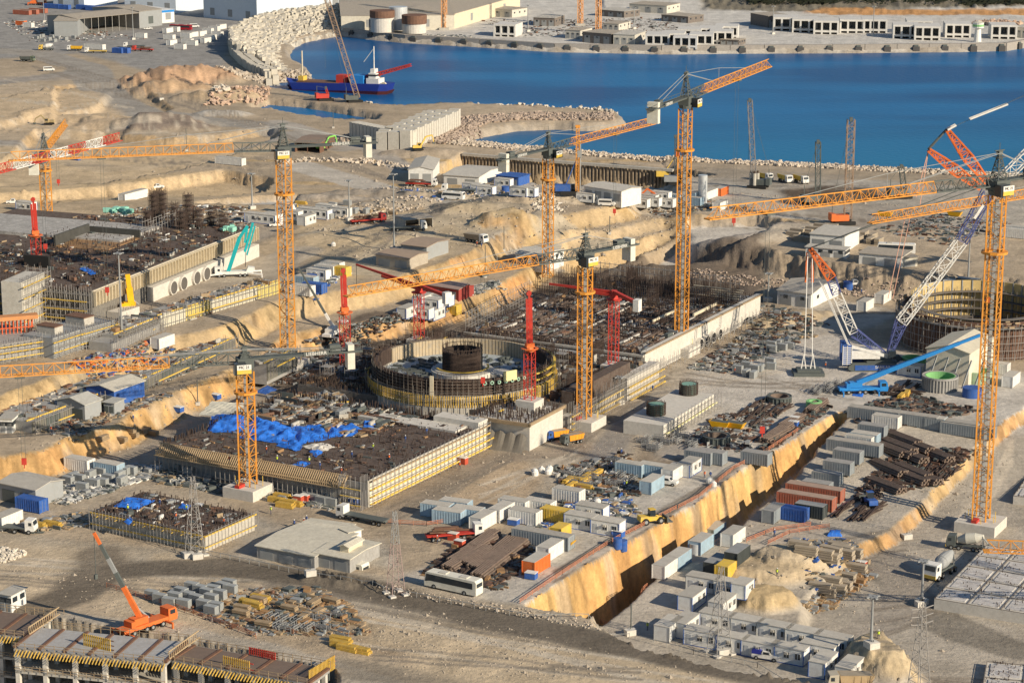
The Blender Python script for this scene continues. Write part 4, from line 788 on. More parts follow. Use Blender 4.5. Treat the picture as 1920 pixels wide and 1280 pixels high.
for zz,m_ in ((.6,YELL),(2.2,YELL),(3.8,YELL),(5.7,WOOD)):
    mb=MB(); LB(A,mb,1 if zz<5 else 0,A.L+(4 if zz<3 else 0),-1.1,-.9,zz,zz+.28); LB(A,mb,0,A.L,-1.0,-.25,zz-.12,zz-.02,0); mb.build('walkway_rail',m_,e)
mb=MB(); a=Vector((0,-1.3,0)); 
for i in range(30):
    x=A.L*i/29; sg=-1; mb.beam((x,-1.15,-1),(x,-1.15,6.8),.09); mb.beam((x,-.3,-1),(x,-.3,6.8),.08)
for zz in (1.4,3.,4.7,6.6): mb.beam((0,-1.15,zz),(A.L,-1.15,zz),.08)
mb.build('scaffold',SCAF,e)
sg=1 if perp(A.u).dot(A.v)>0 else -1
# timber bracket row along the shaded front
mb=MB(); n=int(A.D/.62)
for i in range(n):
    y=sg*(5+(A.D-5)*i/n); mb.beam((-2.6,y,3.9),(-.3,y,6.4),.18,.3); mb.beam((-2.6,y,3.9),(-2.6,y,5.3),.12); mb.beam((-2.7,y,4.0),(0,y,4.0),.12)
mb.beam((-2.7,sg*5,4.0),(-2.7,sg*A.D,4.0),.2); mb.beam((-.5,sg*4,6.3),(-.5,sg*A.D,6.3),.2); mb.build('timber_brackets',mat('bracket_timber',(.50,.37,.22),dirt=.2),e)
mb=MB()
for i in range(44):
    y=sg*(A.D*i/43); mb.beam((-2.4,y,-1),(-2.4,y,4.0),.1); mb.beam((-1.,y,-1),(-1.,y,4.),.1)
for zz in (1.2,3.): mb.beam((-2.4,0,zz),(-2.4,sg*A.D,zz),.08)
mb.build('prop_row',SCAF,e)
mb=MB(); 
for i in range(6):
    x=-.3-i*.55; mb.beam((x,0,-1),(x,0,7.6),.1); mb.beam((x,sg*5.5,-1),(x,sg*5.5,7.),.1)
for i in range(5):
    mb.beam((-3,sg*i*1.3,-1),(-3,sg*i*1.3,7.4),.1)
    for zz in (1.3,3.1,4.9): mb.beam((-3,0,zz),(-3,sg*5.5,zz),.09)
mb.build('corner_scaffold',SCAF,e)
mb=MB(); [mb.beam((-3.1,0,zz),(-3.1,sg*5.2,zz),.3,.12) for zz in (.9,2.7,4.5)]; mb.build('toe_boards',YELL,e)
mb=MB()
def mbars(S,mb,a0,a1,b0,b1,n,h,z):
    for i in range(n): 
        x=U_(a0,a1); y=sg*U_(b0,b1); hh=U_(.5,1)*h; mb.box(x-.06,x+.06,y-.06,y+.06,z,z+hh)
mbars(A,mb,0,A.L,.3,A.D,1100,.9,5.5); mbars(A,mb,A.L-.8,A.L,0,A.D,200,2.,5.5); mbars(A,mb,0,A.L,A.D-1,A.D,160,1.6,5.5); o=mb.build('starter_bars',REB,e); o['kind']='stuff'
pts=[A.w(1,1),A.w(A.L-1,1),A.w(A.L-1,A.D-1),A.w(1,A.D-1)]
mb=MB(); junk(mb,pts,330,size=(.4,2.2),z=5.5,pal=[0,1,3,3,4,5,5,5,7,7,7,7,7,2]); o=mb.build('loose_site_material',CLM); o['label']='planks and offcuts strewn over the brown slab'; o['kind']='stuff'
pts=[A.w(A.L*.55,A.D*.35),A.w(A.L-1,A.D*.3),A.w(A.L-1,A.D-1),A.w(A.L*.55,A.D-1)]
mb=MB(); junk(mb,pts,420,size=(.8,5.),z=5.6,pal=[2,2,1,0,3,4,1,2,3,5,5,7],flat=.5,orient=.9); o=mb.build('loose_site_material',CLM); o['label']='grey sheets and timber behind the blue tarpaulins'; o['kind']='stuff'
# tarpaulins draped over props
def tarp(pts,z,lift,label,m=TARP,px=None,res=26,sag=.9,seed=1):
    q=[P(x,y,z) if len(pts[0])==2 else None for x,y in pts]; c=sum(q,Vector())/len(q); e=MB(); n=res
    # quad patch (4 corners) with ragged edges
    V=[]
    for i in range(n+1):
        for j in range(n+1):
            s,t=i/n,j/n; p=q[0].lerp(q[1],s).lerp(q[3].lerp(q[2],s),t); f=float(fbm(np.array([p.x*.35+seed*7]),np.array([p.y*.35]),4,seed)[0])-.47
            ed=min(s,1-s,t,1-t); zz=z+.55*lift*(min(1,ed*5))+f*sag*1.7*(.4+min(1,ed*6))+.12*math.sin(p.x*1.9+p.y*1.1); ox=(f*2.2 if ed<.02 else 0)
            V.append((p.x-c.x+ox,p.y-c.y-ox,max(zz,z+.05)-c.z))
    e.v=V; e.f=[(i*(n+1)+j,(i+1)*(n+1)+j,(i+1)*(n+1)+j+1,i*(n+1)+j+1) for i in range(n) for j in range(n)]; e.m=[0]*len(e.f)
    o=e.build('tarpaulin',m,smooth=False,loc=c); md=o.modifiers.new('thick','SOLIDIFY'); md.thickness=.06
    LBL[o.name]=pts[0]; tag(o,label,'tarpaulin','tarpaulins on the slabs'); return o
zA=5.6
tarp([(390,810),(455,812),(466,778),(400,776)],zA,1.6,'bright blue tarpaulin draped over props left of the tower crane',seed=2)
tarp([(452,822),(560,836),(560,800),(474,782)],zA,1.9,'largest peaked blue tarpaulin directly right of the tower crane mast',seed=3,sag=1.2)
tarp([(555,835),(620,822),(610,798),(553,798)],zA,1.5,'middle blue tarpaulin of the long row on the front slab',seed=4)
tarp([(615,820),(688,816),(668,796),(606,796)],zA,1.2,'blue tarpaulin at the east end of the long row',seed=5)
tarp([(676,805),(702,806),(706,792),(680,792)],zA,1.0,'small folded blue tarpaulin beyond the end of the row',seed=6,res=10)
tarp([(520,836),(556,846),(570,833),(530,826)],zA,.6,'narrow blue tarpaulin in front of the peaked one',seed=7,res=14)
tarp([(578,850),(596,858),(601,846),(582,842)],zA,.4,'short blue tarpaulin hanging off grey sheets on the slab',seed=8,res=8)
tarp([(553,872),(573,876),(581,868),(560,864)],zA,.4,'small isolated blue tarpaulin on the brown bar mat',seed=9,res=8)
tarp([(562,838),(600,846),(640,838),(600,830)],zA,.5,'pale grey protective sheet beside the narrow tarpaulin',m=CONL,seed=10,res=12)
tarp([(372,778),(450,785),(462,755),(398,752)],zA,.3,'broad cream sheet lying behind the western tarpaulin',m=mat('cream_sheet',(.72,.68,.55)),seed=11,res=10,sag=.2)
tarp([(215,950),(262,955),(292,938),(238,932)],3.8,.9,'crumpled blue tarpaulin on the small front slab',seed=12,res=18)
tarp([(334,952),(350,955),(358,947),(340,944)],3.8,.4,'tiny blue tarpaulin near the pylon on the small slab',seed=13,res=8)
tarp([(150,505),(172,516),(184,512),(160,500)],19,.5,'blue tarpaulin on the dark western slab',seed=14,res=10)
tarp([(233,978),(244,985),(252,975),(242,970)],3.6,.9,'blue tarpaulin hung on the edge formwork of the small slab',seed=15,res=8)
# ---- E: small slab
S=Slab((384,1003),(477,962),(160,963),3.6); e=empty('foundation_slab',S.o-Vector((0,0,3.6)),S.yaw); LBL[e.name]=(320,975); tag(e,'small dark foundation slab beside the foreground haul road, framed by yellow rails','foundation slab')
sg=1 if perp(S.u).dot(S.v)>0 else -1
mb=MB(); LB(S,mb,0,S.L,0,S.D,-3,3.2); mb.build('concrete_body',CONC,e); mb=MB(); LB(S,mb,.2,S.L-.2,.2,S.D-.2,3.2,3.5); mb.build('bar_mat',REBL,e)
mb=MB()
for zz in (1.1,3.5): mb.beam((-.5,-.5,zz),(S.L,-.5,zz),.2,.25); mb.beam((-.5,-.5*sg,zz),(-.5,sg*S.D,zz),.2,.25)
for i in range(12): mb.beam((-.5,sg*S.D*i/12,3.2),(-1.6,sg*S.D*i/12,3.2),.1)
mb.build('edge_rail',YELL,e)
mb=MB(); 
for i in range(34): y=sg*S.D*i/33; mb.beam((-.9,y,-1),(-.9,y,4.7),.08)
for i in range(16): x=S.L*i/15; mb.beam((x,-.9*sg,-1),(x,-.9*sg,4.7),.08)
for zz in (1.5,4.2): mb.beam((-.9,0,zz),(-.9,sg*S.D,zz),.07); mb.beam((0,-.9*sg,zz),(S.L,-.9*sg,zz),.07)
mb.build('scaffold',SCAF,e)
mb=MB(); 
for i in range(40): y=sg*S.D*i/39; mb.beam((-.2,y,2.4),(-.1,y,3.6),.12)
mb.build('timber_brackets',WOOD,e)
mb=MB(); mbars(S,mb,0,S.L,.3,S.D,500,.9,3.5); o=mb.build('starter_bars',REB,e); o['kind']='stuff'
mb=MB(); junk(mb,[S.w(1,1),S.w(S.L-1,1),S.w(S.L-1,S.D-1),S.w(1,S.D-1)],160,z=3.5,pal=[0,1,3,5,7,7,6]); o=mb.build('loose_site_material',CLM); o['label']='offcuts strewn over the small dark slab'; o['kind']='stuff'
# ---- B: reactor podium
S=Slab((993,795),(1225,672),(560,712),6.5); e=empty('reactor_podium',S.o-Vector((0,0,6.5)),S.yaw); LBL[e.name]=(700,760); tag(e,'sprawling dark podium of rebar and scaffolding around the round reactor wall','building'); PO=S
sg=1 if perp(S.u).dot(S.v)>0 else -1; Lp=P(1057,762,6.5); La=(Lp-S.o).length; Da=(P(895,774,6.5)-S.o).length
mb=MB(); LB(S,mb,0,La,0,Da,-3,6.2); mb.build('corner_block',CONL,e)
mb=MB(); LB(S,mb,-1,La+.5,-.6,-.1,6.2,6.9); LB(S,mb,-1,-.4,-.6,Da,6.0,6.8); mb.build('edge_platform',WOOD,e)
mb=MB(); LB(S,mb,La,S.L,2,S.D,-3,5.4); LB(S,mb,8,La,Da,S.D,-3,5.4); LB(S,mb,-6,8,Da+16,S.D,-3,3.4); mb.build('base_slab',mat('dark_wet_concrete',(.16,.15,.135),dirt=.6,dirtcol=(.08,.06,.05)),e)
a0=(P(1140,718,4)-S.o).dot(S.u); mb=MB(); LB(S,mb,La+3,a0-1,-.4,2,-3,3.2); LB(S,mb,a0,S.L,-1.6,1.,-3,5.8); mb.build('side_wall',CONL,e)
for zz,b_ in ((1.6,-2.6),(3.4,-2.4),(.2,-2.8)): mb=MB(); LB(S,mb,a0,S.L+2,b_,b_+.5,zz,zz+.3); LB(S,mb,La+2,a0-2,-1.6,-1.1,zz,zz+.25); mb.build('walkway_rail',YELL,e)
mb=MB(); LB(S,mb,La+6,a0+6,.5,3.4,3.5,8.5); mb.build('brown_shutter_wall',REBL,e)
mb=MB(); 
for i in range(60): 
    x=La+ (S.L-La)*i/59
    for y in (-2.9,-1.4): mb.beam((x,sg*y,-1),(x,sg*y,U_(5.5,8)),.09)
for zz in (1,2.8,4.6,6.2): mb.beam((La,-2.9*sg,zz),(S.L,-2.9*sg,zz),.08)
mb.build('side_scaffold',SCAF,e)
mb=MB()
for k in range(10):
    b_=U_(3,S.D-2)
for k in range(70):   # rebar curtains over the podium
    a_=U_(8,S.L-2); b_=U_(3,S.D-1)
    q=S.w(a_,b_)
    cxr=P(867,672,14)
    if (Vector((q.x-cxr.x,q.y-cxr.y))).length<25: continue
    along=R()<.5; l=U_(3,9); hh=U_(1.5,4.5)
    for i in range(int(l/.32)):
        x=a_+(i*.32 if along else 0); y=sg*(b_+(0 if along else i*.32)); mb.beam((x,y,5.4),(x,y,5.4+hh*U_(.8,1.1)),.08)
    for zz in (1,2.4): 
        if zz<hh: mb.beam((a_,sg*b_,5.4+zz),(a_+(l if along else 0),sg*(b_+(0 if along else l)),5.4+zz),.08)
mb.build('rebar_curtains',REB,e)['kind']='stuff'
mb=MB(); mbars(S,mb,0,La,0,Da,420,1.5,6.3); mbars(S,mb,La,S.L,2,S.D,1300,1.6,5.4); mbars(S,mb,8,La,Da,S.D,700,1.6,5.4); mb.build('starter_bars',REB,e)['kind']='stuff'
mb=MB()
for k in range(16):
    a_=U_(10,S.L-6); b_=U_(4,S.D-3); q=S.w(a_,b_)
    if (Vector((q.x-cxr.x,q.y-cxr.y))).length<25.5: continue
    for i in range(3):
        for j in range(3): mb.beam((a_+i*1.3,sg*(b_+j*1.3),4.6),(a_+i*1.3,sg*(b_+j*1.3),9),.08)
    for zz in (6.2,8.2): mb.box(a_,a_+2.6,min(sg*b_,sg*(b_+2.6)),max(sg*b_,sg*(b_+2.6)),zz,zz+.08)
mb.build('access_towers',SCAF,e)
for k in range(22):
    a_=U_(2,S.L-6); b_=U_(5,S.D-3); q=S.w(a_,b_)
    if (Vector((q.x-cxr.x,q.y-cxr.y))).length<25: continue
    mb=MB(); LB(S,mb,a_,a_+U_(1,3),b_,b_+.5,7.2,7.4); mb.build('yellow_plank',YELL,e)
mb=MB(); junk(mb,[S.w(La+2,2),S.w(S.L-1,2),S.w(S.L-1,S.D),S.w(8,S.D)],600,z=5.45,size=(.5,4),flat=.8,pal=[0,1,2,3,4,5,5,7,7]); o=mb.build('loose_site_material',CLM); o['label']='steel and timber lying on the reactor podium'; o['kind']='stuff'
mb=MB()
for i in range(9): mb.beam((-2.2,sg*(2+i*1.7),-1),(-.4,sg*(2+i*1.7),4.5),.1)
# draped grey netting at the podium foot
N=12; V=[]
for i in range(N*2+1):
    for j in range(7):
        t=j/6; V.append((-.5-2.6*t,sg*(.6+(Da+1)*i/(2*N)), -.3+(3.6+.9*abs(math.sin(i*.8)))*(1-t)**1.3))
nb=MB(); nb.v=V; nb.f=[(i*7+j,(i+1)*7+j,(i+1)*7+j+1,i*7+j+1) for i in range(2*N) for j in range(6)]; nb.m=[0]*len(nb.f); nb.build('hanging_net',mat('grey_net',(.22,.20,.17)),e)
# reactor ring -------------------------------------------------------------------
cr_=P(867,670,12.2); zb=4.6; Rr=22.; e=empty('reactor_wall',Vector((cr_.x,cr_.y,0)),0); LBL[e.name]=(867,700); tag(e,'round unfinished reactor containment wall bristling with rebar and formwork','building')
mb=MB(); mb.ring(0,0,zb,8.4,Rr-1.2,Rr,96); mb.build('lower_ring',CONC,e)
mb=MB(); mb.ring(0,0,8.,12.2,Rr-1.0,Rr-.3,96,a0=math.radians(150),a1=math.radians(400)); mb.build('rebar_wall',REB,e)
mb=MB(); mb.ring(0,0,8.,11.8,Rr-1.3,Rr-.4,64,a0=math.radians(40),a1=math.radians(150)); mb.build('inner_plate_wall',mat('liner_plate',(.50,.40,.26),dirt=.4,dirtcol=(.3,.32,.33)),e)
mb=MB(); mb.ring(0,0,3.5,6.3,Rr+.9,Rr+1.5,96); mb.build('outer_kerb',CONC,e)
mb=MB(); mb.cyl((0,0,4),(0,0,8.0),Rr-1.2,64); mb.build('floor',mat('blue_grey_floor',(.42,.47,.50),dirt=.4,dirtcol=(.25,.27,.28)),e)
mb=MB()
for i in range(420):
    t=2*math.pi*i/420; hh=U_(11.6,13.8); x,y=(Rr+.0)*math.cos(t),(Rr+.0)*math.sin(t); mb.beam((x,y,8),(x,y,hh),.09)
    if i%3==0: x,y=(Rr-1.3)*math.cos(t),(Rr-1.3)*math.sin(t); mb.beam((x,y,8),(x,y,hh),.08)
mb.build('vertical_bars',REB,e)['kind']='stuff'
mb=MB()
for zz in (8.6,9.4,10.2,11.,11.8): mb.ring(0,0,zz,zz+.12,Rr+.03,Rr+.16,96)
mb.build('hoop_bars',PIPE,e)
mb=MB()
for i in range(150):
    t=math.radians(175)+math.radians(210)*i/150; r=Rr+1.55; x,y=r*math.cos(t),r*math.sin(t); mb.rbox(x,y,7.2,.12,.25,2.8,t)
mb.build('formwork_beams',PLY,e)
mb=MB()
for i in range(110):
    t=2*math.pi*i/110
    for r in (Rr+.5,Rr+2.2): mb.beam((r*math.cos(t),r*math.sin(t),4.6),(r*math.cos(t),r*math.sin(t),U_(8,11) if r>Rr+1 else U_(11.5,14)),.09)
for zz in (7.6,9.6): mb.ring(0,0,zz,zz+.08,Rr+2.2,Rr+2.3,72)
mb.build('ring_scaffold',mat('dark_tube',(.19,.17,.15)),e)
for zz in (8.4,10.,11.6): mb=MB(); mb.ring(0,0,zz,zz+.2,Rr+.6,Rr+1.2,40,a0=math.radians(-38),a1=math.radians(30)); mb.build('walkway_rail',YELL,e)
for i in range(7):
    t=math.radians(-75+4.6*i); mb=MB(); k=(Rr+.35)*1.; q=Vector((k*math.cos(t),k*math.sin(t),11.4)); nn=Vector((math.cos(t),math.sin(t),0)); mb.cyl(q,q+nn*.25,.48,12); sl=mb.build('pipe_sleeve',mat('pale_green_sleeve',(.35,.55,.42)),e); mb=MB(); mb.cyl(q+nn*.26,q+nn*.28,.25,10); mb.build('bore_shade',BLK,sl)  # black disc paints the shade inside each sleeve
t=math.radians(-108); mb=MB(); mb.rbox(Rr*1.02*math.cos(t),Rr*1.02*math.sin(t),10.6,.3,.9,5.,t); mb.build('pale_post',CREAM,e)
mb=MB(); mb.cyl((0,0,7.9),(0,0,9.3),7.8,40); mb.build('pit_plinth',CONL,e)
mb=MB(); mb.ring(-.0,0,8.9,14.2,4.2,4.8,48); mb.build('pit_rebar_cylinder',mat('dark_rebar',(.05,.037,.03)),e)
mb=MB()
for i in range(150): t=2*math.pi*i/150; mb.beam((4.95*math.cos(t),4.95*math.sin(t),8.9),(4.95*math.cos(t),4.95*math.sin(t),U_(13.6,15.8)),.12)
for zz in range(10,16): mb.ring(0,0,zz,zz+.1,4.9,5.06,40)
mb.build('pit_bars',REB,e)
for r in (6.2,): mb=MB(); mb.ring(0,0,9.9,10.05,r,r+.5,36,a0=3.4,a1=6.6); mb.build('walkway_rail',YELL,e)
mb=MB(); mb.cyl((9.,-1.5,7.9),(9,-1.5,9.),3.,24); mb.build('equipment_plinth',CONL,e)
mb=MB(); 
for i in range(200): a=U_(0,6.28); r=U_(8,20); mb.rbox(r*math.cos(a),r*math.sin(a),8.3,U_(.4,2.5),U_(.2,1),U_(.2,.9),a)
mb.build('floor_material',GREYM,e)['kind']='stuff'
mb=MB(); t=math.radians(-58); mb.rbox((Rr+.4)*math.cos(t),(Rr+.4)*math.sin(t),12.6,.4,3.6,2.4,t); o=mb.build('pale_yellow_sheet',PALEY,e)
# supports of the placing booms, booms themselves
placing((785,0),547,'red concrete placing boom with level arm behind the reactor ring',arm=(668,496),cw=(838,556),B=P(786,634,6.8))
placing((993,0),658,'red concrete placing boom folded upright on the podium corner',fold=545,B=P(993,748,8.6))
placing((1150,0),560,'red concrete placing boom with level arm on the podium by the turbine hall',arm=(1030,532),cw=(1195,570),B=P(1150,682,7))
placing((69,0),445,'red concrete placing boom folded upright on the western slab',fold=370,B=P(69,492,18))
# ---- C: turbine hall
S=Slab((1208,657),(1425,548),(888,606),7.); CT=S; e=empty('turbine_hall_slab',S.o-Vector((0,0,7)),S.yaw); LBL[e.name]=(1150,580); tag(e,'broad turbine hall slab with rows of grey decking and a concrete side wall','foundation slab')
sg=1 if perp(S.u).dot(S.v)>0 else -1
mb=MB(); LB(S,mb,0,S.L,1,S.D,-3,5.6); mb.build('concrete_body',COND,e); mb=MB(); LB(S,mb,0,S.L,-.2,1,-3,6.6); mb.build('side_wall',CONL,e)
mb=MB(); LB(S,mb,-.8,0,0,S.D,5.2,5.8); LB(S,mb,-1.2,-.8,0,S.D*.8,3.4,3.8); mb.build('edge_platform',CONC,e)
mb=MB(); LB(S,mb,-.6,S.L,-.9,-.5,6.3,6.7); mb.build('walkway_rail',WOOD,e)
for i,mm in enumerate((mat('dark_deck',(.22,.21,.20),dirt=.3),mat('blue_grey_deck',(.25,.28,.31),dirt=.4),PIPE,REBL,CONL)):
    mb=MB()
    for k in range(130 if i<4 else 22):
        a_=U_(0,S.L*.68); b_=U_(2,S.D-2); l=U_(4,14); wd=U_(.2,.7); LB(S,mb,a_,min(a_+l,S.L*.7),b_,b_+wd,5.6,5.7+.12*i+R()*.5)
    mb.build('deck_strips',mm,e)
for k in range(5):
    mb=MB(); a_=3+k*S.L*.13+R()*3; LB(S,mb,a_,a_+.4,2+R()*8,S.D*U_(.6,.95),6.1,6.5); mb.build('cross_beam',REB,e)
mb=MB(); mbars(S,mb,0,S.L,1,S.D,1500,1.5,5.6); mbars(S,mb,0,2.5,0,S.D,400,1.3,5.6); mb.build('starter_bars',REB,e)['kind']='stuff'
mb=MB()
for k in range(120):
    a_=U_(S.L*.62,S.L*.98) if k<95 else U_(5,S.L*.6); b_=U_(1,S.D-1) ; l=U_(3,12); hh=U_(2.5,6) if k<95 else U_(1.5,3)
    al=R()<.35
    for i in range(int(l/.55)): x=a_+(i*.55 if al else 0); y=sg*(b_+(0 if al else i*.55)); mb.beam((x,y,5.6),(x,y,5.6+hh*U_(.85,1.1)),.1)
    mb.beam((a_,sg*b_,5.6+hh*.5),(a_+(l if al else 0),sg*(b_+(0 if al else l)),5.6+hh*.5),.1)
mb.build('rebar_curtains',REB,e)['kind']='stuff'
mb=MB()
for k in range(6):
    b0=S.D*(.1+.15*k)
    for zz in (7.5,9.3,11.): mb.beam((S.L*.97,sg*b0,zz),(S.L*.97,sg*(b0+S.D*.15),zz),.14)
    for i in range(6): mb.beam((S.L*.97,sg*(b0+i*1.5),5.6),(S.L*.97,sg*(b0+i*1.5),11.5),.12)
mb.build('back_scaffold',SCAF,e)
mb=MB()
for k in range(5): LB(S,mb,S.L*.8+k*1.,S.L*.8+k*1.+.2,0+k*.1,16,8+k*.4,8.2+k*.4)
LB(S,mb,S.L*.55,S.L*.75,5,5.5,6.6,7.4); LB(S,mb,S.L*.4,S.L*.6,12,12.4,6.6,7.2); mb.build('pale_beams',CREAM,e)
for k in range(4):
    x=S.L*(.36+.055*k)+6; mb=MB(); mb.cyl((x,-.15*sg,1.4),(x,-1.2*sg,1.4),1.7,18); p_=mb.build('culvert_pipe',CONL,e); mb=MB(); mb.cyl((x,-1.22*sg,1.4),(x,-1.25*sg,1.4),1.35,18); mb.build('bore_shade',BLK,p_)  # black disc on the closed pipe end stands for its inner shade
mb=MB(); junk(mb,[S.w(2,2),S.w(S.L*.95,2),S.w(S.L*.95,S.D-2),S.w(2,S.D-2)],520,z=6.,size=(.4,3),flat=.5,pal=[0,1,3,3,4,5,5,5,7,7,7],orient=.85); o=mb.build('loose_site_material',CLM); o['label']='decking, bundles and offcuts on the turbine hall slab'; o['kind']='stuff'
mb=MB(); scaff(mb,P(880,606,3),P(990,628,3),0,6.,1.2,2.); scaff(mb,P(1000,540,6),P(880,600,6),0,8,1.2,2.); scaff(mb,P(1230,690,2),P(1430,585,2),0,3,1.2,2.5); o=mb.build('scaffold',SCAF); LBL[o.name]=(950,600); tag(o,'bare tube scaffold around the outer edges of the turbine hall slab','scaffold')
# link structure between podium and turbine hall
S=Slab((1190,690),(1215,670),(900,640),4.); 
mb=MB(); u,v=CT.u,CT.v
e=empty('link_block',CT.w(-1.2,0,0)+Vector((0,0,0)),CT.yaw); LBL[e.name]=(1000,640); tag(e,'low stepped concrete block between the reactor ring and the turbine hall','building')
mb=MB(); LB(CT,mb,-9,-1.3,2,CT.D*.82,-2,4.2); mb.build('body',CONC,e); mb=MB(); LB(CT,mb,-5,-1.4,4,CT.D*.75,4.2,5.3); mb.build('upper_step',COND,e)
mb=MB(); [mb.beam((-9.2,sg*(2+i*1.6),0),(-9.2,sg*(2+i*1.6),6.2),.1) for i in range(int(CT.D*.8/1.6))]; mb.build('rebar_row',REB,e)
# ---- D: western slab
S=Slab((172,545),(478,424),(-160,450),19.); DS=S; e=empty('foundation_slab',S.o-Vector((0,0,17)),S.yaw); LBL[e.name]=(250,480); tag(e,'western foundation slab with ribbed side wall and four culvert pipes','foundation slab')
sg=1 if perp(S.u).dot(S.v)>0 else -1
mb=MB(); LB(S,mb,0,S.L,0,S.D,4,16.4); mb.build('concrete_body',mat('shade_darkened_concrete',(.17,.16,.145),dirt=.5,dirtcol=(.3,.28,.24)),e)  # body colour darkened to carry the shade of the front face
mb=MB(); scaff(mb,Vector((-.4,0,0)),Vector((-.4,sg*S.D*.7,0)),6,17.5,1.1,1.5,n=Vector((-1,0,0)),t=.12); mb.build('front_scaffold',SCAF,e)
for zz in (9.,11.5,14.): mb=MB(); LB(S,mb,-1.6,-1.,1,S.D*.5,zz,zz+.2); mb.build('walkway_rail',YELL,e)
mb=MB(); LB(S,mb,.3,S.L-.3,.3,S.D,16.4,16.8); mb.build('bar_mat',REBL,e)
mb=MB(); LB(S,mb,S.L*.3,S.L*.98,-2.2,-.2,6,12.); mb.build('lower_wall',CONL,e)
mb=MB(); LB(S,mb,0,S.L,-.5,0,12.6,17.); mb.build('upper_wall',mat('weathered_formwork',(.66,.60,.48),dirt=.4,dirtcol=(.36,.27,.18)),e)
mb=MB()
for i in range(58): x=S.L*i/57; mb.box(x-.12,x+.12,min(-1.3*sg,-.5*sg),max(-1.3*sg,-.5*sg),12.8,16.6)
LB(S,mb,0,S.L,-1.3,-.3,16.6,16.8); mb.build('wall_ribs',mat('rib_timber',(.56,.48,.34),dirt=.3),e)
for i in range(4):
    x=S.L*(.41+.062*i+(.02 if i>1 else 0)); mb=MB(); mb.cyl((x,-2.2*sg,9.9),(x,-3.*sg,9.9),2.2,18); p_=mb.build('culvert_pipe',CONL,e); mb=MB(); mb.cyl((x,-3.02*sg,9.9),(x,-3.06*sg,9.9),1.8,18); mb.build('bore_shade',mat('culvert_shade',(.12,.11,.10)),p_)  # flat disc coloured dark for the shade inside the culvert
a_,b_=S.loc(280,440); mb=MB(); LB(S,mb,a_-14,a_+10,b_+2,S.D+10,16.8,17.7); mb.build('pale_cast_area',mat('rough_grey_concrete',(.44,.425,.40),var=.35,scale=.4,fine=3,dirt=.5,dirtcol=(.22,.2,.18),bump=.2),e)
a_,b_=S.loc(200,462); mb=MB(); LB(S,mb,a_-5,a_+14,b_-3,b_+14,16.85,17.1); mb.build('timber_lined_pit',PLYB,e)
mb=MB(); LB(S,mb,a_-5,a_+14,b_+14,b_+14.6,16.9,20.2); LB(S,mb,a_+14,a_+14.6,b_-3,b_+14,16.9,19.4); mb.build('black_membrane',DTARP,e)
a_,b_=S.loc(95,500); mb=MB(); LB(S,mb,a_-1,a_,b_,b_+8,14,20); mb.build('black_shutter',BLK,e)
mb=MB(); mbars(S,mb,0,S.L,.2,S.D*.6,1100,1.6,16.8); mb.build('starter_bars',REB,e)['kind']='stuff'
mb=MB()
for (x0,y0,h0) in ((292,395,10),(308,392,10),(357,395,9),(330,400,7),(375,405,6),(400,400,6),(345,408,6),(280,408,6),(420,405,5)):
    q=P(x0,y0+22,19)-S.o; c2=(q.dot(S.u),sg*q.dot(S.v))
    for i in range(5):
        for j in range(5): mb.beam((c2[0]+i*.6,c2[1]+j*.6,16.8),(c2[0]+i*.6,c2[1]+j*.6,16.8+h0*U_(.9,1.05)),.1)
    for k in range(int(h0/1.5)): mb.box(c2[0],c2[0]+2.4,c2[1],c2[1]+2.4,17.5+k*1.5,17.55+k*1.5)
mb.build('rebar_cages',REB,e)
mb=MB(); [scaff(mb,Vector((S.L*(.75+.07*i),sg*(S.D*.3),0)),Vector((S.L*(.75+.07*i)+5,sg*(S.D*.3),0)),16.8,21,2.,1.6) for i in range(4)]; mb.build('access_towers',SCAF,e)
mb=MB(); junk(mb,[S.w(2,1),S.w(S.L*.97,1),S.w(S.L*.97,S.D*.7),S.w(2,S.D*.7)],800,z=18.85,size=(.4,2.6),flat=.5,pal=[0,1,3,2,3,4,5,5,7,7,7,7,6,5,5]); o=mb.build('loose_site_material',CLM); o['label']='rubbish and timber strewn over the western slab'; o['kind']='stuff'
for i,(x_,y_) in enumerate(((207,398),(225,396),(243,399),(430,432))):
    q=P(x_,y_,19); mb=MB(); 
    for k in range(9): mb.rbox(U_(-2,2),U_(-1.5,1.5),U_(.3,1),U_(1,2.4),U_(1,2),U_(.6,1.4),U_(0,3))
    o=mb.build('net_bundle',TUR,loc=q); T(o,'pale turquoise netting heap','netting heap',x_,y_,'netting heaps')
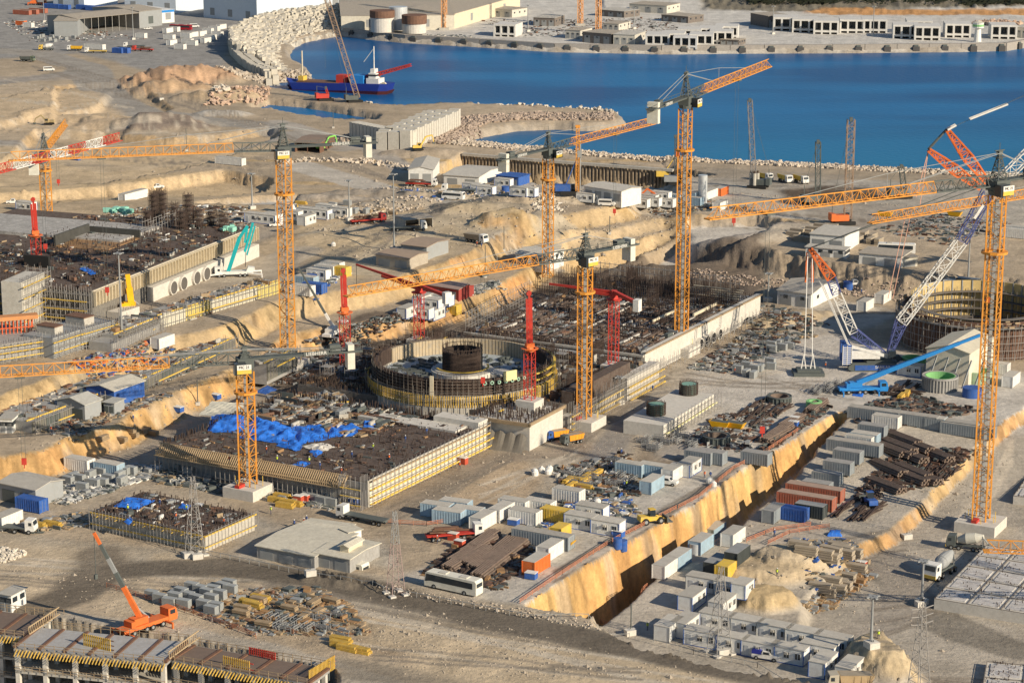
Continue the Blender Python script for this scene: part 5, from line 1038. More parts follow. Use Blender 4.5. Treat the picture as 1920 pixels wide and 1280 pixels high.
# west front: piers, scaffolded shells, red formwork
def pier(c0,c1,c2,h,m,label,z=10.,rails=0,yoff=.9,name='concrete_pier',cap=0,scf=True,depth=-3):
    a,u,v,L,D=frame3(c0,c1,c2,z); 
    if D<0: a=a+v*D; D=-D
    e=empty(name,a,math.atan2(u.y,u.x)); mb=MB(); mb.box(0,L,0,D,depth,h); mb.build('body',m,e)
    if rails:
        mb=MB()
        for i in range(rails): zz=h*(i+.6)/rails; mb.box(-.8,L+.8,-yoff-.3,-yoff,zz,zz+.22); mb.box(L+yoff,L+yoff+.3,0,D,zz,zz+.22)
        mb.build('walkway_rail',YELL,e)
    if scf:
        mb=MB(); scaff(mb,Vector((0,-yoff,0)),Vector((L,-yoff,0)),-1,h+.8,.9,1.8); scaff(mb,Vector((L+yoff,0,0)),Vector((L+yoff,D,0)),-1,h+.8,.9,1.8); mb.build('scaffold',SCAF,e)
    if cap: mb=MB(); mb.box(L*.3,L*.6,D*.2,D*.8,h,h+cap); mb.build('raised_block',CONC,e); mb=MB(); mb.box(L*.3-.1,L*.6+.1,D*.2-.1,D*.8+.1,h+cap,h+cap+.25); mb.build('brown_top',RUST,e)
    mb=MB(); 
    for i in range(int(L*1.5)): x=L*i/int(L*1.5); mb.beam((x,.3,h),(x,.3,h+U_(.6,1.3)),.07); mb.beam((x,D-.3,h),(x,D-.3,h+U_(.6,1.3)),.07)
    mb.build('starter_bars',REB,e)['kind']='stuff'
    px,py=c0; T(e,'','concrete structure',px,py,own=label); return e
pier((44,616),(88,595),(22,606),12.5,mat('pale_pier_concrete',(.60,.58,.52),dirt=.3),'tall pale concrete pier wrapped in yellow scaffold rails',rails=4)
pier((170,560),(215,545),(90,540),3.5,COND,'low platform of timber decks beside the pale pier',rails=0)
pier((-30,590),(50,560),(-60,560),6.5,COND,'dark scaffolded shell at the western photo edge',rails=3)
pier((0,680),(75,668),(-40,640),4.5,COND,'yellow railed base at the foot of the red bracing',rails=3)
pier((100,672),(152,655),(70,655),5.2,GRC,'grey sheeted block with a curtain and blue edge posts',rails=2,cap=1.8)
pier((152,655),(215,636),(110,640),5.0,GRC,'longer grey sheeted block with a brown topped cube on it',rails=2,cap=2.)
pier((210,660),(300,622),(180,650),2.2,COND,'low wire caged wall below the lamp mast',rails=0)
pier((225,600),(262,588),(215,592),2.,CONL,'white bay formwork beside the yellow crane',rails=0,scf=False)
mb=MB(); q=P(0,655,10)
e=empty('red_bracing_frame',P(-30,662,10),math.radians(20)); 
mb=MB(); 
for i in range(14): mb.beam((i*.95,0,0),(i*.95+.2,0,8),.22); mb.beam((i*.95,1.6,0),(i*.95+.2,1.6,8),.2)
for zz in (2,4,6): mb.beam((0,0,zz),(13,0,zz),.2)
mb.build('props',mat('red_orange_paint',(.75,.13,.04),dirt=.2),e); mb=MB(); mb.box(-1,14,-.6,2.4,8,9.); mb.build('top_beam',mat('rust_orange_beam',(.62,.27,.10),dirt=.3),e); T(e,'','bracing frame',20,620,own='bright red steel bracing frame at the western photo edge')
# K: low formwork wall, L: galleries
def longwall(c0,c1,c2,h,mats_,label,z,name='formwork_wall',rail=True,sc=True,top=COND,seg=6):
    a,u,v,L,D=frame3(c0,c1,c2,z)
    if D<0: a=a+v*D; D=-D
    e=empty(name,a,math.atan2(u.y,u.x)); 
    mb=MB(); mb.box(0,L,0,D,-3,h); mb.build('body',top,e)
    n=seg
    for i in range(n): mb=MB(); mb.box(L*i/n+.02,L*(i+1)/n-.02,-.25,0,-2,h+.15); mb.build('face_panel',mats_[i%len(mats_)],e)
    if rail: mb=MB(); mb.box(0,L,D*.1,D*.1+.3,h+.05,h+.35); mb.box(L*.2,L*.8,-1.3,-1.,h*.4,h*.4+.25); mb.build('walkway_rail',YELL,e)
    if sc:
        mb=MB(); scaff(mb,Vector((0,-1.1,0)),Vector((L,-1.1,0)),-1,h+.9,.1,1.6,brace=False); mb.build('scaffold',SCAF,e)
    mb=MB(); 
    for i in range(int(L*1.2)): x=R()*L; y=R()*D; mb.beam((x,y,h),(x,y,h+U_(.4,1.4)),.07)
    mb.build('starter_bars',REB,e)['kind']='stuff'
    pts=[Vector(a+u*p+v*q_) for p,q_ in ((0,.2),(L,.2),(L,D),(0,D))]; mb=MB(); junk(mb,pts,int(L*D*.25),z=z+h,size=(.5,3),flat=.5,pal=[0,1,2,2,4,5,3]); o=mb.build('loose_site_material',CLM); o['label']='timber and offcuts on top of the '+label.split(',')[0]; o['kind']='stuff'
    T(e,'','wall',*c0,own=label); return e
FY=mat('form_yellow',(.62,.52,.18),dirt=.35); FC=mat('form_cream',(.60,.58,.48),dirt=.35); FB=mat('form_dark',(.16,.16,.14),dirt=.4)
longwall((300,615),(525,548),(290,600),3.2,[FC,FC,FY,FY,FC,FC],'long low formwork wall with yellow and cream panels',10,seg=10)
longwall((222,650),(300,618),(250,605),3.,[FB,FB],'dark wire caged end of the low formwork wall',10)
longwall((130,712),(330,640),(100,690),1.6,[FB,GREYM],'upper stretch of the long gallery, brown pipes on its deck',5,seg=6)
longwall((60,812),(260,735),(0,790),2.6,[FB,GREYM,FB],'lower stretch of the long gallery with dark open side and yellow rail',5,seg=8)
longwall((250,740),(440,652),(225,725),2.4,[GREYM,FB],'middle stretch of the long gallery below the sand berm',5,seg=8)
longwall((500,700),(556,672),(480,690),2.5,[FB,GREYM],'scaffolded trench wall behind the tall western crane',4,seg=3)
longwall((515,800-20),(660,810-40),(540,752),1.8,[COND,FC],'low grey upstand wall at the back of the tarpaulins',3,seg=5,sc=False)
# I: plinth
def plinth(c0,c1,c2,h,label):
    a,u,v,L,D=frame3(c0,c1,c2,0.)
    if D<0: a=a+v*D; D=-D
    e=empty('concrete_plinth',a,math.atan2(u.y,u.x)); mb=MB(); mb.box(0,L,0,D,-2,h); mb.build('body',CONL,e); 
    mb=MB(); scaff(mb,Vector((-.2,-1.2,0)),Vector((L,-1.2,0)),-1,h+.5,.8,2.); mb.build('scaffold',SCAF,e)
    mb=MB(); mb.box(0,L,-1.,-.6,h*.35,h*.35+.2); mb.build('walkway_rail',PALEY,e); T(e,'','concrete plinth',*c0,own=label); return e
plinth((1243,822),(1338,762),(1183,803),3.2,'long pale concrete plinth carrying two round rebar cages')
for (x_,y_,lab) in ((1230,776,'round rebar cage with green inner form, at the near end of the long plinth'),(1291,738,'round rebar cage with green inner form, at the far end of the long plinth')):
    q=P(x_,y_,3.25); e=empty('rebar_cage',q); mb=MB(); 
    for i in range(40): t=2*math.pi*i/40; mb.beam((2.3*math.cos(t),2.3*math.sin(t),0),(2.3*math.cos(t),2.3*math.sin(t),U_(2.6,3.2)),.13)
    for k in range(6): mb.ring(0,0,.3+k*.45,.4+k*.45,2.25,2.4,24)
    mb.build('bars',REB,e); mb=MB(); mb.cyl((0,0,0),(0,0,2.6),1.9,16); mb.build('inner_form',mat('green_form',(.20,.36,.30)),e); T(e,'','rebar cage',x_,y_,'rebar cages on the plinth',own=lab)
# F: bridge-like frame in the near corner
S=Slab((628,1287),(622,1243),(0,1192),1.5); 
def deckframe(F,Rr,Lf,z,label,mm,span):
    S=Slab(F,Rr,Lf,z); e=empty('unfinished_bridge',S.o-Vector((0,0,z)),S.yaw); sg=1 if perp(S.u).dot(S.v)>0 else -1
    mb=MB(); LB(S,mb,0,S.L,0,S.D,z-1.,z-.3); mb.build('deck',COND,e)
    n=max(2,int(S.D/4.8))
    for i in range(n): 
        mb=MB(); LB(S,mb,.5,S.L-.5,S.D*(i+.08)/n,S.D*(i+.93)/n,z-.3,z-.12); mb.build('deck_panel',mm,e)
    mb=MB(); 
    for i in range(n+1): LB(S,mb,.4,S.L-.4,S.D*i/n-.3,S.D*i/n+.3,z-.3,z+.1)
    mb.build('upstand_beams',RUST,e)
    mb=MB(); k=int(S.D/.62)
    for i in range(k): y=sg*S.D*i/k; mb.beam((-1.3,y,z-1.2),(.2,y+.0,z-.35),.12,.2)
    mb.build('edge_brackets',PLY,e)
    mb=MB(); 
    for i in range(int(S.D/1.9)+1): y=sg*i*1.9; mb.beam((-.3,y,z-.4),(-.3,y,z+1.1),.1); mb.beam((S.L+.3,y,z-.4),(S.L+.3,y,z+1.1),.1)
    for zz in (.5,1.): mb.beam((-.3,0,z+zz),(-.3,sg*S.D,z+zz),.08); mb.beam((S.L+.3,0,z+zz),(S.L+.3,sg*S.D,z+zz),.08)
    mb.build('guard_rail',WOOD,e)
    m2=int(S.D/span)
    for i in range(m2+1):
        for a_ in (.6,S.L*.5,S.L-1.2):
            mb=MB(); y=sg*(S.D*i/m2); y0=min(max(y,-S.D+.4 if sg<0 else .4),S.D-.4 if sg>0 else -.4); mb.box(a_-.4,a_+.4,y0-.4,y0+.4,z-13,z-1.); mb.build('column',CONL,e)
    mb=MB(); 
    for zz in (-5.,-8.6): LB(S,mb,.2,S.L,0,S.D,z+zz,z+zz+.45)
    mb.build('lower_floor',CONC,e)
    mb=MB(); 
    for zz in (-4.4,-8.1): 
        for i in range(int(S.D/1.5)): y=sg*i*1.5; mb.beam((-.2,y,z+zz-.1),(-.2,y,z+zz+1.),.08)
        mb.beam((-.2,0,z+zz+.9),(-.2,sg*S.D,z+zz+.9),.08); mb.beam((-.2,0,z+zz+.4),(-.2,sg*S.D,z+zz+.4),.08)
    mb.build('floor_railing',WOOD,e)
    mb=MB(); LB(S,mb,S.L-.4,S.L,0,S.D,z-13,z-1.); mb.build('rear_wall',GREYM,e)
    T(e,'','concrete frame',*F,own=label); return S,e
F1,fe1=deckframe((577,1280),(618,1250),(322,1236),1.2,'near concrete frame with brown deck panels and a ladder of yellow shoring',mat('brown_deck_panel',(.20,.15,.12),dirt=.3,dirtcol=(.13,.1,.09)),4.9)
F2,fe2=deckframe((308,1241),(352,1200),(50,1193),1.6,'middle concrete frame with pale grey deck panels below the orange crane lorry',mat('grey_deck_panel',(.42,.42,.42),dirt=.35),5.0)
F3,fe3=deckframe((46,1192),(98,1153),(-130,1161),1.2,'end of the concrete frame at the photo corner with dark deck',mat('brown_deck_panel',(.2,.15,.12)),5.0)
def shoring(px,py,yaw,L,h,label,z,m=PLY,m2=None,par=None):
    e=empty('shoring_panel',P(px,py,z),yaw); mb=MB(); n=int(L/.42)
    for i in range(n): mb.beam((i*.42,0,0),(i*.42,0,h),.14,.2)
    mb.build('upright_beams',m,e); mb=MB(); [mb.beam((0,.2,h*t),(L,.2,h*t),.16) for t in (.2,.5,.85)]; mb.build('walers',m2 or RUST,e); T(e,'','formwork panel',px,py,'upright formwork panels',own=label)
shoring(158,1212,VD+math.pi,6.6,2.6,'yellow upright formwork panel on the middle deck edge',1.2)
shoring(420,1262,VD+math.pi,6.2,3.4,'red topped yellow formwork panel at the near deck edge',-.6,m2=REDM)
shoring(468,1226,VD+math.pi,6.,1.4,'low red bar panel on the far edge of the near deck',1.3,m=REDM)
shoring(580,1282,UD,8.5,2.6,'yellow formwork fence at the end of the near deck',0.,m2=ORG)
def ladder_frame(a,b,z,label):
    p,q=P(*a,z),P(*b,z); d=q-p; L=d.length; e=empty('timber_edge_frame',p,math.atan2(d.y,d.x)); mb=MB(); mb.beam((0,0,.2),(L,0,.2),.18); mb.beam((0,.1,1.5),(L,.1,1.5),.18); n=int(L/.7)
    for i in range(n): mb.beam((i*.7,0,.2),(i*.7,.1,1.5),.1)
    mb.build('rails_and_rungs',mat('bracket_timber',(.5,.37,.22)),e); mb=MB(); [mb.beam((L*t,.1,1.5),(L*t,1.6,.1),.14) for t in (.2,.5,.8)]; mb.build('struts',WOOD,e); T(e,'','edge frame',*a,'timber edge frames',own=label)
ladder_frame((55,1190),(112,1152),1.6,'brown timber edge frame between the corner deck and middle deck')
ladder_frame((318,1236),(374,1196),1.5,'pale timber edge frame between the grey and brown decks')
# G, H: gridded cast slabs near the right edge
def gridslab(F,Rr,Lf,z,h,label):
    S=Slab(F,Rr,Lf,z); e=empty('gridded_slab',S.o,S.yaw); sg=1 if perp(S.u).dot(S.v)>0 else -1
    mb=MB(); LB(S,mb,0,S.L,0,S.D,-h-2,0); mb.build('body',CONL,e)
    mb=MB(); n=int(S.L/7); m=int(abs(S.D)/6)
    for i in range(n):
        for j in range(m): LB(S,mb,S.L*(i+.12)/n,S.L*(i+.88)/n,S.D*(j+.12)/m,S.D*(j+.88)/m,0,.15)
    mb.build('cast_bays',mat('speckled_bay',(.56,.54,.52),var=.25,scale=.5,fine=3,dirt=.4,dirtcol=(.3,.27,.25)),e)
    mb=MB()
    for i in range(n+1): LB(S,mb,max(0,S.L*i/n-.15),S.L*i/n+.15,0,S.D,.0,.12)
    for j in range(m+1): LB(S,mb,0,S.L,max(0,S.D*j/m-.15),S.D*j/m+.15,.13,.17)
    mb.build('bar_lines',mat('dusty_bars',(.26,.23,.20)),e)
    mb=MB()
    for i in range(420): a_=U_(0,S.L); b_=U_(0,S.D); LB(S,mb,a_-.06,a_+.06,b_-.06,b_+.06,.1,U_(.3,.6))
    mb.build('starter_bars',REB,e)['kind']='stuff'; T(e,'','cast slab',*F,own=label); return S
gridslab((1752,1122),(1850,1022),(2150,1165),-4.8,1.8,'pale gridded concrete slab beside the parked mixer lorry')
gridslab((1840,1300),(1850,1240),(2150,1300),-6.,1.2,'second gridded slab cut off by the lower photo corner')
gridslab((1900,930),(1935,880),(2100,960),-5.,1.2,'brown framed slab edge at the photo border below the largest crane')
# tank ring --------------------------------------------------------------------
q=P(1835,640,0); e=empty('tank_wall',q); LBL[e.name]=(1850,600); tag(e,'wide round tank wall with rusty lower ring and ochre upper shell','building'); RT=21.
mb=MB(); mb.ring(0,0,-2,10.2,RT-.5,RT,80); mb.build('rusty_outer_ring',mat('rust_panel',(.15,.085,.06),dirt=.4,dirtcol=(.12,.07,.05),strip=1.),e)
mb=MB(); mb.ring(0,0,-1,13.2,RT-2.4,RT-2.0,80,a0=0,a1=math.pi*1.02); mb.build('ochre_shell',mat('ochre_liner',(.62,.46,.20),dirt=.3,dirtcol=(.4,.35,.22)),e)
mb=MB(); mb.ring(0,0,8.6,9.0,RT+.02,RT+1.4,80); mb.build('access_platform',mat('dark_deck',(.2,.2,.2)),e)
mb=MB()
for i in range(84):
    t=2*math.pi*i/84
    for r in (RT+.7,RT+2.): mb.beam((r*math.cos(t),r*math.sin(t),-1),(r*math.cos(t),r*math.sin(t),10.2),.1)
    if i%2==0: t2=2*math.pi*(i+1)/84; r=RT+2; mb.beam((r*math.cos(t),r*math.sin(t),0),(r*math.cos(t2),r*math.sin(t2),9),.09)
for k in range(5): mb.ring(0,0,1+k*2,1.1+k*2,RT+1.9,RT+2.05,84)
mb.build('ring_scaffold',SCAF,e)
mb=MB()
for i in range(20): t=math.radians(5+9*i); r=RT-2.5; mb.rbox(r*math.cos(t),r*math.sin(t),7,.2,.35,12.6,t)
mb.build('shell_ribs',MIDG,e)
mb=MB()
for zz in (3,5.4,7.8,10.2): mb.ring(0,0,zz,zz+.15,RT-4.4,RT-2.6,72)
for i in range(60):
    t=2*math.pi*i/60
    for r in (RT-4.3,RT-2.9): mb.beam((r*math.cos(t),r*math.sin(t),0),(r*math.cos(t),r*math.sin(t),U_(9.5,12)),.11)
mb.build('inner_scaffold',mat('dark_tube',(.19,.17,.15)),e)
mb=MB()
for i in range(160): t=U_(0,6.28); r=U_(RT-2,RT+2.2); mb.rbox(r*math.cos(t),r*math.sin(t),U_(9,10.4),U_(.4,2.5),.4,U_(.1,.8),t+1.57)
mb.build('loose_boards',WOOD,e)['kind']='stuff'
mb=MB(); mb.cyl((0,0,-.5),(0,0,.4),RT-1,48); mb.build('floor',mat('dark_deck',(.2,.2,.2)),e)
# harbour side -------------------------------------------------------------------
def pilewall():
    e=empty('pile_wall',P(868,292,0)); o=P(868,292,0)
    line=[P(868,292,0),P(1000,303,0),P(1262,322.5,0)]
    mb=MB(); 
    for a,b in zip(line,line[1:]):
        L=(b-a).length; n=int(L/1.5)
        for i in range(n): q=a.lerp(b,i/n)-o; mb.cyl((q.x,q.y-.8,-9.4),(q.x,q.y-.8,.3+U_(0,.5)),.55,6)
    mb.build('bored_piles',mat('earthy_pile',(.30,.24,.17),var=.4,scale=.8,dirt=.6,dirtcol=(.14,.11,.085)),e).__setitem__('kind','stuff')
    mb=MB(); [mb.beam((a-o)+Vector((0,-1,.8)),(b-o)+Vector((0,-1,.8)),1.8,1.) for a,b in zip(line,line[1:])]; mb.build('capping_beam',CONC,e); T(e,'','retaining wall',1000,320,own='long bored pile retaining wall of the shoreline pit')
pilewall()
def quay():
    line=[(640,66),(700,73),(760,79),(900,87),(1040,96),(1240,100),(1560,98),(1800,96),(1885,95),(1925,88),(2050,82)]; L=[P(x,y,SEA)+Vector((0,-3.5,0)) for x,y in line]; o=L[0].copy(); e=empty('quay_wall',o); mb=MB(); top=1.6-SEA
    for a,b in zip(L,L[1:]): 
        a=a-o;b=b-o; d=(b-a).normalized(); n=Vector((-d.y,d.x,0)); k=max(1,int((b-a).length/18))
        for i in range(k):
            s,t=a.lerp(b,i/k),a.lerp(b,(i+.985)/k); mb.hexa([s+Vector((0,0,-3)),t+Vector((0,0,-3)),t+n*3+Vector((0,0,-3)),s+n*3+Vector((0,0,-3)),s+Vector((0,0,top)),t+Vector((0,0,top)),t+n*3+Vector((0,0,top)),s+n*3+Vector((0,0,top))])
    mb.build('wall_segments',mat('quay_concrete',(.40,.36,.31),dirt=.5,dirtcol=(.27,.24,.21)),e); T(e,'','quay',1500,95,own='long concrete quay wall across the blue water')
    tot=[0]; 
    for a,b in zip(L,L[1:]): tot.append(tot[-1]+(b-a).length)
    s=10.; i=0
    while s<tot[-1]-5 and i<46:
        for k in range(len(tot)-1):
            if tot[k]<=s<tot[k+1]: break
        a,b=L[k],L[k+1]; q=a.lerp(b,(s-tot[k])/(tot[k+1]-tot[k])); yw=ang(a,b)
        def mk():
            f=empty('quay_fender',(0,0,0)); mb=MB(); mb.box(-1.9,1.9,-1.3,.1,-.5,3.2); mb.build('rubber_pad',mat('fender_rubber',(.09,.085,.08)),f); mb=MB(); mb.box(-1.2,1.2,-.8,-.05,3.22,4.2); mb.build('top_bracket',GREYM,f); return f
        f=proto('fender',mk); f.location=q; f.rotation_euler=(0,0,yw); x_,y_=prj(q.x,q.y,SEA)
        LBL[f.name]=(x_,y_); tag(f,'dark rubber fender on the far quay wall','fender','fenders along the quay'); s+=16.5; i+=1
quay()
def caisson(n=3,L=15,D=17,h=8.):
    e=empty('concrete_caisson',(0,0,0)); mb=MB(); w=L/n; t=1.1
    mb.box(0,L,D-t,D,0,h); mb.box(0,L,0,D-t,h-t,h); mb.box(0,L,0,D-t,1.2,1.2+t)
    for i in range(n+1): x=min(max(w*i-t/2,0),L-t); mb.box(x,x+t,0,D-t,1.2+t,h-t); mb.box(x,x+t,0,D,0,1.2)
    mb.build('shell',mat('caisson_white',(.66,.65,.62),dirt=.25),e); mb=MB(); mb.box(.8,L-.8,D*.5,D*.5+.1,2,h-.8); mb.build('inside_shade_sheet',MIDG,e); return e  # grey sheet across the cells stands for the shade inside
for i,(x_,y_,yw,n_,d_) in enumerate(((925,62,.15,3,'white hollow caisson standing alone by the cement plant'),(1210,82,.3,3,'white hollow caisson'),(1238,80,.3,3,'white hollow caisson'),(1262,84,.3,3,'white hollow caisson'),(1292,82,.32,3,'white hollow caisson'),(1330,76,.32,3,'white hollow caisson'),(1270,72,.3,3,'white hollow caisson'),(1310,70,.3,3,'white hollow caisson'),(1340,66,.3,3,'white hollow caisson'),
  (1485,55,-.12,3,'grey hollow caisson'),(1525,58,-.12,3,'grey hollow caisson'),(1574,56,-.1,3,'grey hollow caisson'),(1616,56,-.1,3,'grey hollow caisson'),(1674,66,-.12,3,'grey hollow caisson'),(1714,69,-.12,3,'grey hollow caisson'),(1772,64,-.1,3,'grey hollow caisson'),(1858,67,-.1,3,'grey hollow caisson'),(1450,52,-.1,3,'grey hollow caisson'),(1700,58,-.1,3,'grey hollow caisson'))):
    o=proto('caisson',caisson); q=P(x_,y_,2.); q.z=max(q.z,H(q.x,q.y)); 
    q.z=H(q.x,q.y); o.location=q; o.rotation_euler=(0,0,yw+ (math.radians(-25) if i<9 else 0)); o.scale=(.9,.9,.9) if i<9 else (1,1,1); T(o,d_,'caisson',x_,y_,'hollow concrete caissons on the quay',rel='among' if 'alone' not in d_ else 'near')
def MBs(f,nm,m,e): mb=MB(); f(mb); return mb.build(nm,m,e)
# ---------------------------------------------------------------- mobile and crawler cranes
def inplane(B,px,py,dy=0.): return PYp(px,py,B.y+dy)-B
def crawler(base,tip,label,col,yaw=0.,w=1.7,dy=0,house=YELL,jib=None,z=None):
    B=G(*base); e=empty('crawler_crane',B); t=inplane(B,*tip,dy); f=Vector((math.cos(yaw)*1.5,math.sin(yaw)*1.5,2.))
    for s in (-1,1):
        n=Vector((-math.sin(yaw),math.cos(yaw),0))*s*2.2; mb=MB(); mb.rbox(n.x,n.y,.6,7,.9,1.1,yaw); mb.build('track',BLK,e)
    mb=MB(); mb.rbox(-1.5*math.cos(yaw),-1.5*math.sin(yaw),2.3,6.,3.2,2.,yaw); mb.rbox(-4*math.cos(yaw),-4*math.sin(yaw),2.6,1.5,3.6,2.4,yaw); mb.build('engine_house',house,e)
    mb=MB(); mb.rbox(1.6*math.cos(yaw)-1.5*math.sin(yaw),1.6*math.sin(yaw)+1.5*math.cos(yaw),2.6,1.6,1.2,1.9,yaw); mb.build('cab',GLS,e)
    mb=MB(); mb.lattice(f,t,w,w,max(4,int((t-f).length/2.2)),.24,.11,up=(0,1,0)); b=mb.build('boom',col,e); mb=MB(); mb.rbox(t.x,t.y,t.z,1.,1.2,1.4); mb.build('boom_head',GREYM,b)
    mb=MB(); g=Vector((-4*math.cos(yaw),-4*math.sin(yaw),7)); mb.beam(t,g,.1); mb.beam((-4*math.cos(yaw),-4*math.sin(yaw),3),g,.25); mb.beam(t,(t.x,t.y,t.z*.3),.09); mb.build('ropes',GREYM,e)
    return T(e,'','crawler crane',*base,'crawler cranes',own=label)
BRN=mat('brown_lattice',(.34,.24,.17),dirt=.2); GRB=mat('grey_lattice',(.24,.23,.23))
crawler((665,192),(607,-20),'brown lattice crawler crane on the sandy spit by the moored barge',BRN,yaw=.3,w=2.2,house=GREYM)
crawler((1421,352),(1406,188),'slim grey lattice crawler crane on the shoreline truck park, third mast from the silo',GRB,yaw=2.8,house=GREYM)
crawler((1526,384),(1534,266),'shortest dark lattice crawler crane between two taller ones by the shore',GREYM,yaw=.4,house=GREYM)
crawler((1581,420),(1596,224),'thick brown lattice crawler crane standing at the edge of the dark mud patch',BRN,yaw=.2,w=2.4,house=ORG)
crawler((1688,372),(1690,312),'low dark lattice crane beside the red strut of the giant crane',GREYM,yaw=.3,house=GREYM)
crawler((610,189),(611,165),'tiny red derrick on the water edge below the barge',REDM,yaw=.3,house=REDM,w=.8)
# giant crawler crane with superlift mast
def giant():
    B=G(1650,688); e=empty('giant_crawler_crane',B); I=lambda px,py,dy=0: inplane(B,px,py,dy)
    for s,x in ((0,(1605,1690)),(1,(1640,1725))):
        a=inplane(B,x[0],706-26*s,0); L=12.; mb=MB(); cx=-1.5+s*.6; cy=-3.5+s*9
        mb.prof([(-7.5,.6),(-6.4,0),(6.4,0),(7.5,.6),(7.5,1.4),(6.6,2.1),(-6.6,2.1),(-7.5,1.4)],cy-.9,cy+.9); mb.v=[(x_+cx,y_,z_-B.z*0) for x_,y_,z_ in mb.v]; t=mb.build('crawler_track',GREYM,e)
        mb=MB(); mb.box(cx-5.8,cx+5.8,cy-1.0,cy-.9,.4,1.8); p=mb.build('side_panel',BLUE,t)
        if s==0: text('SARILAR',1.1,WHT,p,(cx+1.5,cy-1.03,1.25),(math.pi/2,0,0)); text('LR 11350',.5,WHT,p,(cx+1.5,cy-1.03,.6),(math.pi/2,0,0))
    mb=MB(); mb.box(-4,4,-3,5,1.2,2.4); mb.build('car_body',GREYM,e)
    mb=MB(); mb.box(-8,-.5,-2.6,2.2,3.,5.2); mb.box(-.5,2,-1.,1.,3.,4.2); mb.build('superstructure',WHT,e)
    mb=MB(); mb.hexa([(-9,-2.7,6.3),(.5,-2.7,3.6),(.5,-2.2,3.6),(-9,-2.2,6.3),(-9,-2.7,7.),(.5,-2.7,4.4),(.5,-2.2,4.4),(-9,-2.2,7.)]); mb.build('a_frame',WHT,e)
    mb=MB(); mb.box(-10.4,-8.1,-3.4,-1.,1.6,6.8); mb.box(-10.4,-8.1,1.,3.4,1.6,6.8); cw=mb.build('counterweight_stack',BLUE,e); mb=MB()
    for i in range(9): mb.box(-10.5,-8.,-3.5,-3.4,1.8+i*.55,2.0+i*.55)
    for x_ in (-10.45,-9.3,-8.1): mb.box(x_-.08,x_+.08,-3.52,-3.41,1.6,6.8)
    mb.build('weight_frames',WHT,cw)
    mb=MB(); mb.box(1.8,3.6,-3.0,-1.4,3,5.2); mb.build('cab',GLS,e)
    foot=Vector((2.2,0,3.4))
    def truss(a,b,nm,m,par=None,w=2.7,n=None,c=.26,br=.13,w2=None): mb=MB(); mb.lattice(a,b,w,w,n or max(2,int((b-a).length/2.9)),c,br,up=(0,1,0),w2=w2); return mb.build(nm,m,par or e)
    b1=I(1690,603); b2=I(1803,452); b3=I(1852,360)
    truss(foot,b1,'main_boom_foot',BLUD,w=1.2,w2=2.7,n=5); truss(b1,b2,'main_boom_middle',WHT); truss(b2,b3,'main_boom_top',BLUD)
    mb=MB(); q=b2.lerp(b3,.62); mb.rbox(q.x,q.y-1.6,q.z,.7,.1,4.2,0,tilt=-.55); mb.build('name_plate',WHT,e)
    m1=I(1600,622); m2=I(1571,546); m3=I(1558,520); m4=I(1519,466)
    truss(Vector((1.2,0,3.6)),m1,'mast_foot',BLUD,w=1.2,w2=2.4,n=5); truss(m1,I(1568,549),'mast_middle',WHT,w=2.3); truss(I(1568,549),m3,'mast_collar',BLUD,w=2.3); truss(m3,m4,'mast_head',ORG,w=2.4,w2=.8,n=5,c=.4,br=.2)
    j1=I(1866,350); j2=I(1985,232); truss(j1,j2,'luffing_jib',WHT,w=2.6)
    s1=I(1741,281); s2=I(1776,243); hd=I(1848,348)
    mb=MB(); mb.lattice(I(1838,352),I(1790,318),1.2,1.2,4,.4,.2,up=(0,1,0),w2=2.6); mb.lattice(I(1790,318),s1,2.6,2.6,6,.42,.2,up=(0,1,0),w2=.8); mb.build('rear_strut',ORG,e)
    mb=MB(); mb.lattice(I(1854,346),I(1815,296),1.2,1.2,4,.4,.2,up=(0,1,0),w2=2.6); mb.lattice(I(1815,296),s2,2.6,2.6,6,.42,.2,up=(0,1,0),w2=.8); mb.build('front_strut',ORG,e)
    mb=MB(); mb.beam(s1,s2,.35); mb.beam(s1+Vector((0,1,0)),s2+Vector((0,1,0)),.35); mb.beam(s2,I(1960,162),.1); mb.beam(m4,s1.lerp(hd,.9),.2); mb.beam(m4+Vector((0,.9,0)),hd,.2); mb.build('guy_lines',GREYM,e)
    mb=MB()
    for dy in (-.7,.7): o=Vector((0,dy,0)); mb.beam(I(1818,223)+o,I(1889,195)+o,.4); mb.beam(s2+o,I(1792,234)+o,.5)
    mb.build('jib_pendant_bars',WHT,e)
    mb=MB()
    for dx in (0,14): a=Vector(s1)+Vector((dx/6,0,0)); mb.beam(s1,I(1718+dx/2,370+dx),.18)
    for dx in (0,9): mb.beam(I(1700+dx,395),I(1665+dx,560),.16)
    mb.build('strut_ropes',mat('pink_rope',(.7,.4,.3)),e)
    mb=MB(); 
    for dx in (0,3): mb.beam(I(1534+dx,520),Vector((-9+dx*.1,-2.4,6.6)),.22)
    mb.build('mast_pendants',WHT,e)
    tray=G(1515,700)-B
    mb=MB(); 
    for dx in (-1.,1.): mb.beam(m4+Vector((dx*.6,0,-.5)),Vector((tray.x+dx,tray.y,5.)),.2)
    mb.build('tray_ropes',WHT,e)
    mb=MB(); 
    for dx in (-2.,2.): mb.beam(m4+Vector((dx*.35,0,-1)),m4+Vector((dx*.45,0,-9)),.55)
    mb.build('mast_head_links',ORG,e)
    mb=MB(); mb.box(tray.x-4,tray.x+4,tray.y-3,tray.y+3,tray.z,tray.z+.9); mb.box(tray.x-3,tray.x+3,tray.y-2,tray.y+2,tray.z+.9,tray.z+1.5); mb.build('ballast_tray',GREYM,e)
    mb=MB()
    for dx in (-1.2,1.2):
        for s in (-1,1): mb.beam((tray.x+dx+s*.6,tray.y,tray.z+1.5),(tray.x+dx,tray.y,tray.z+5.4),.3,w2=.15)
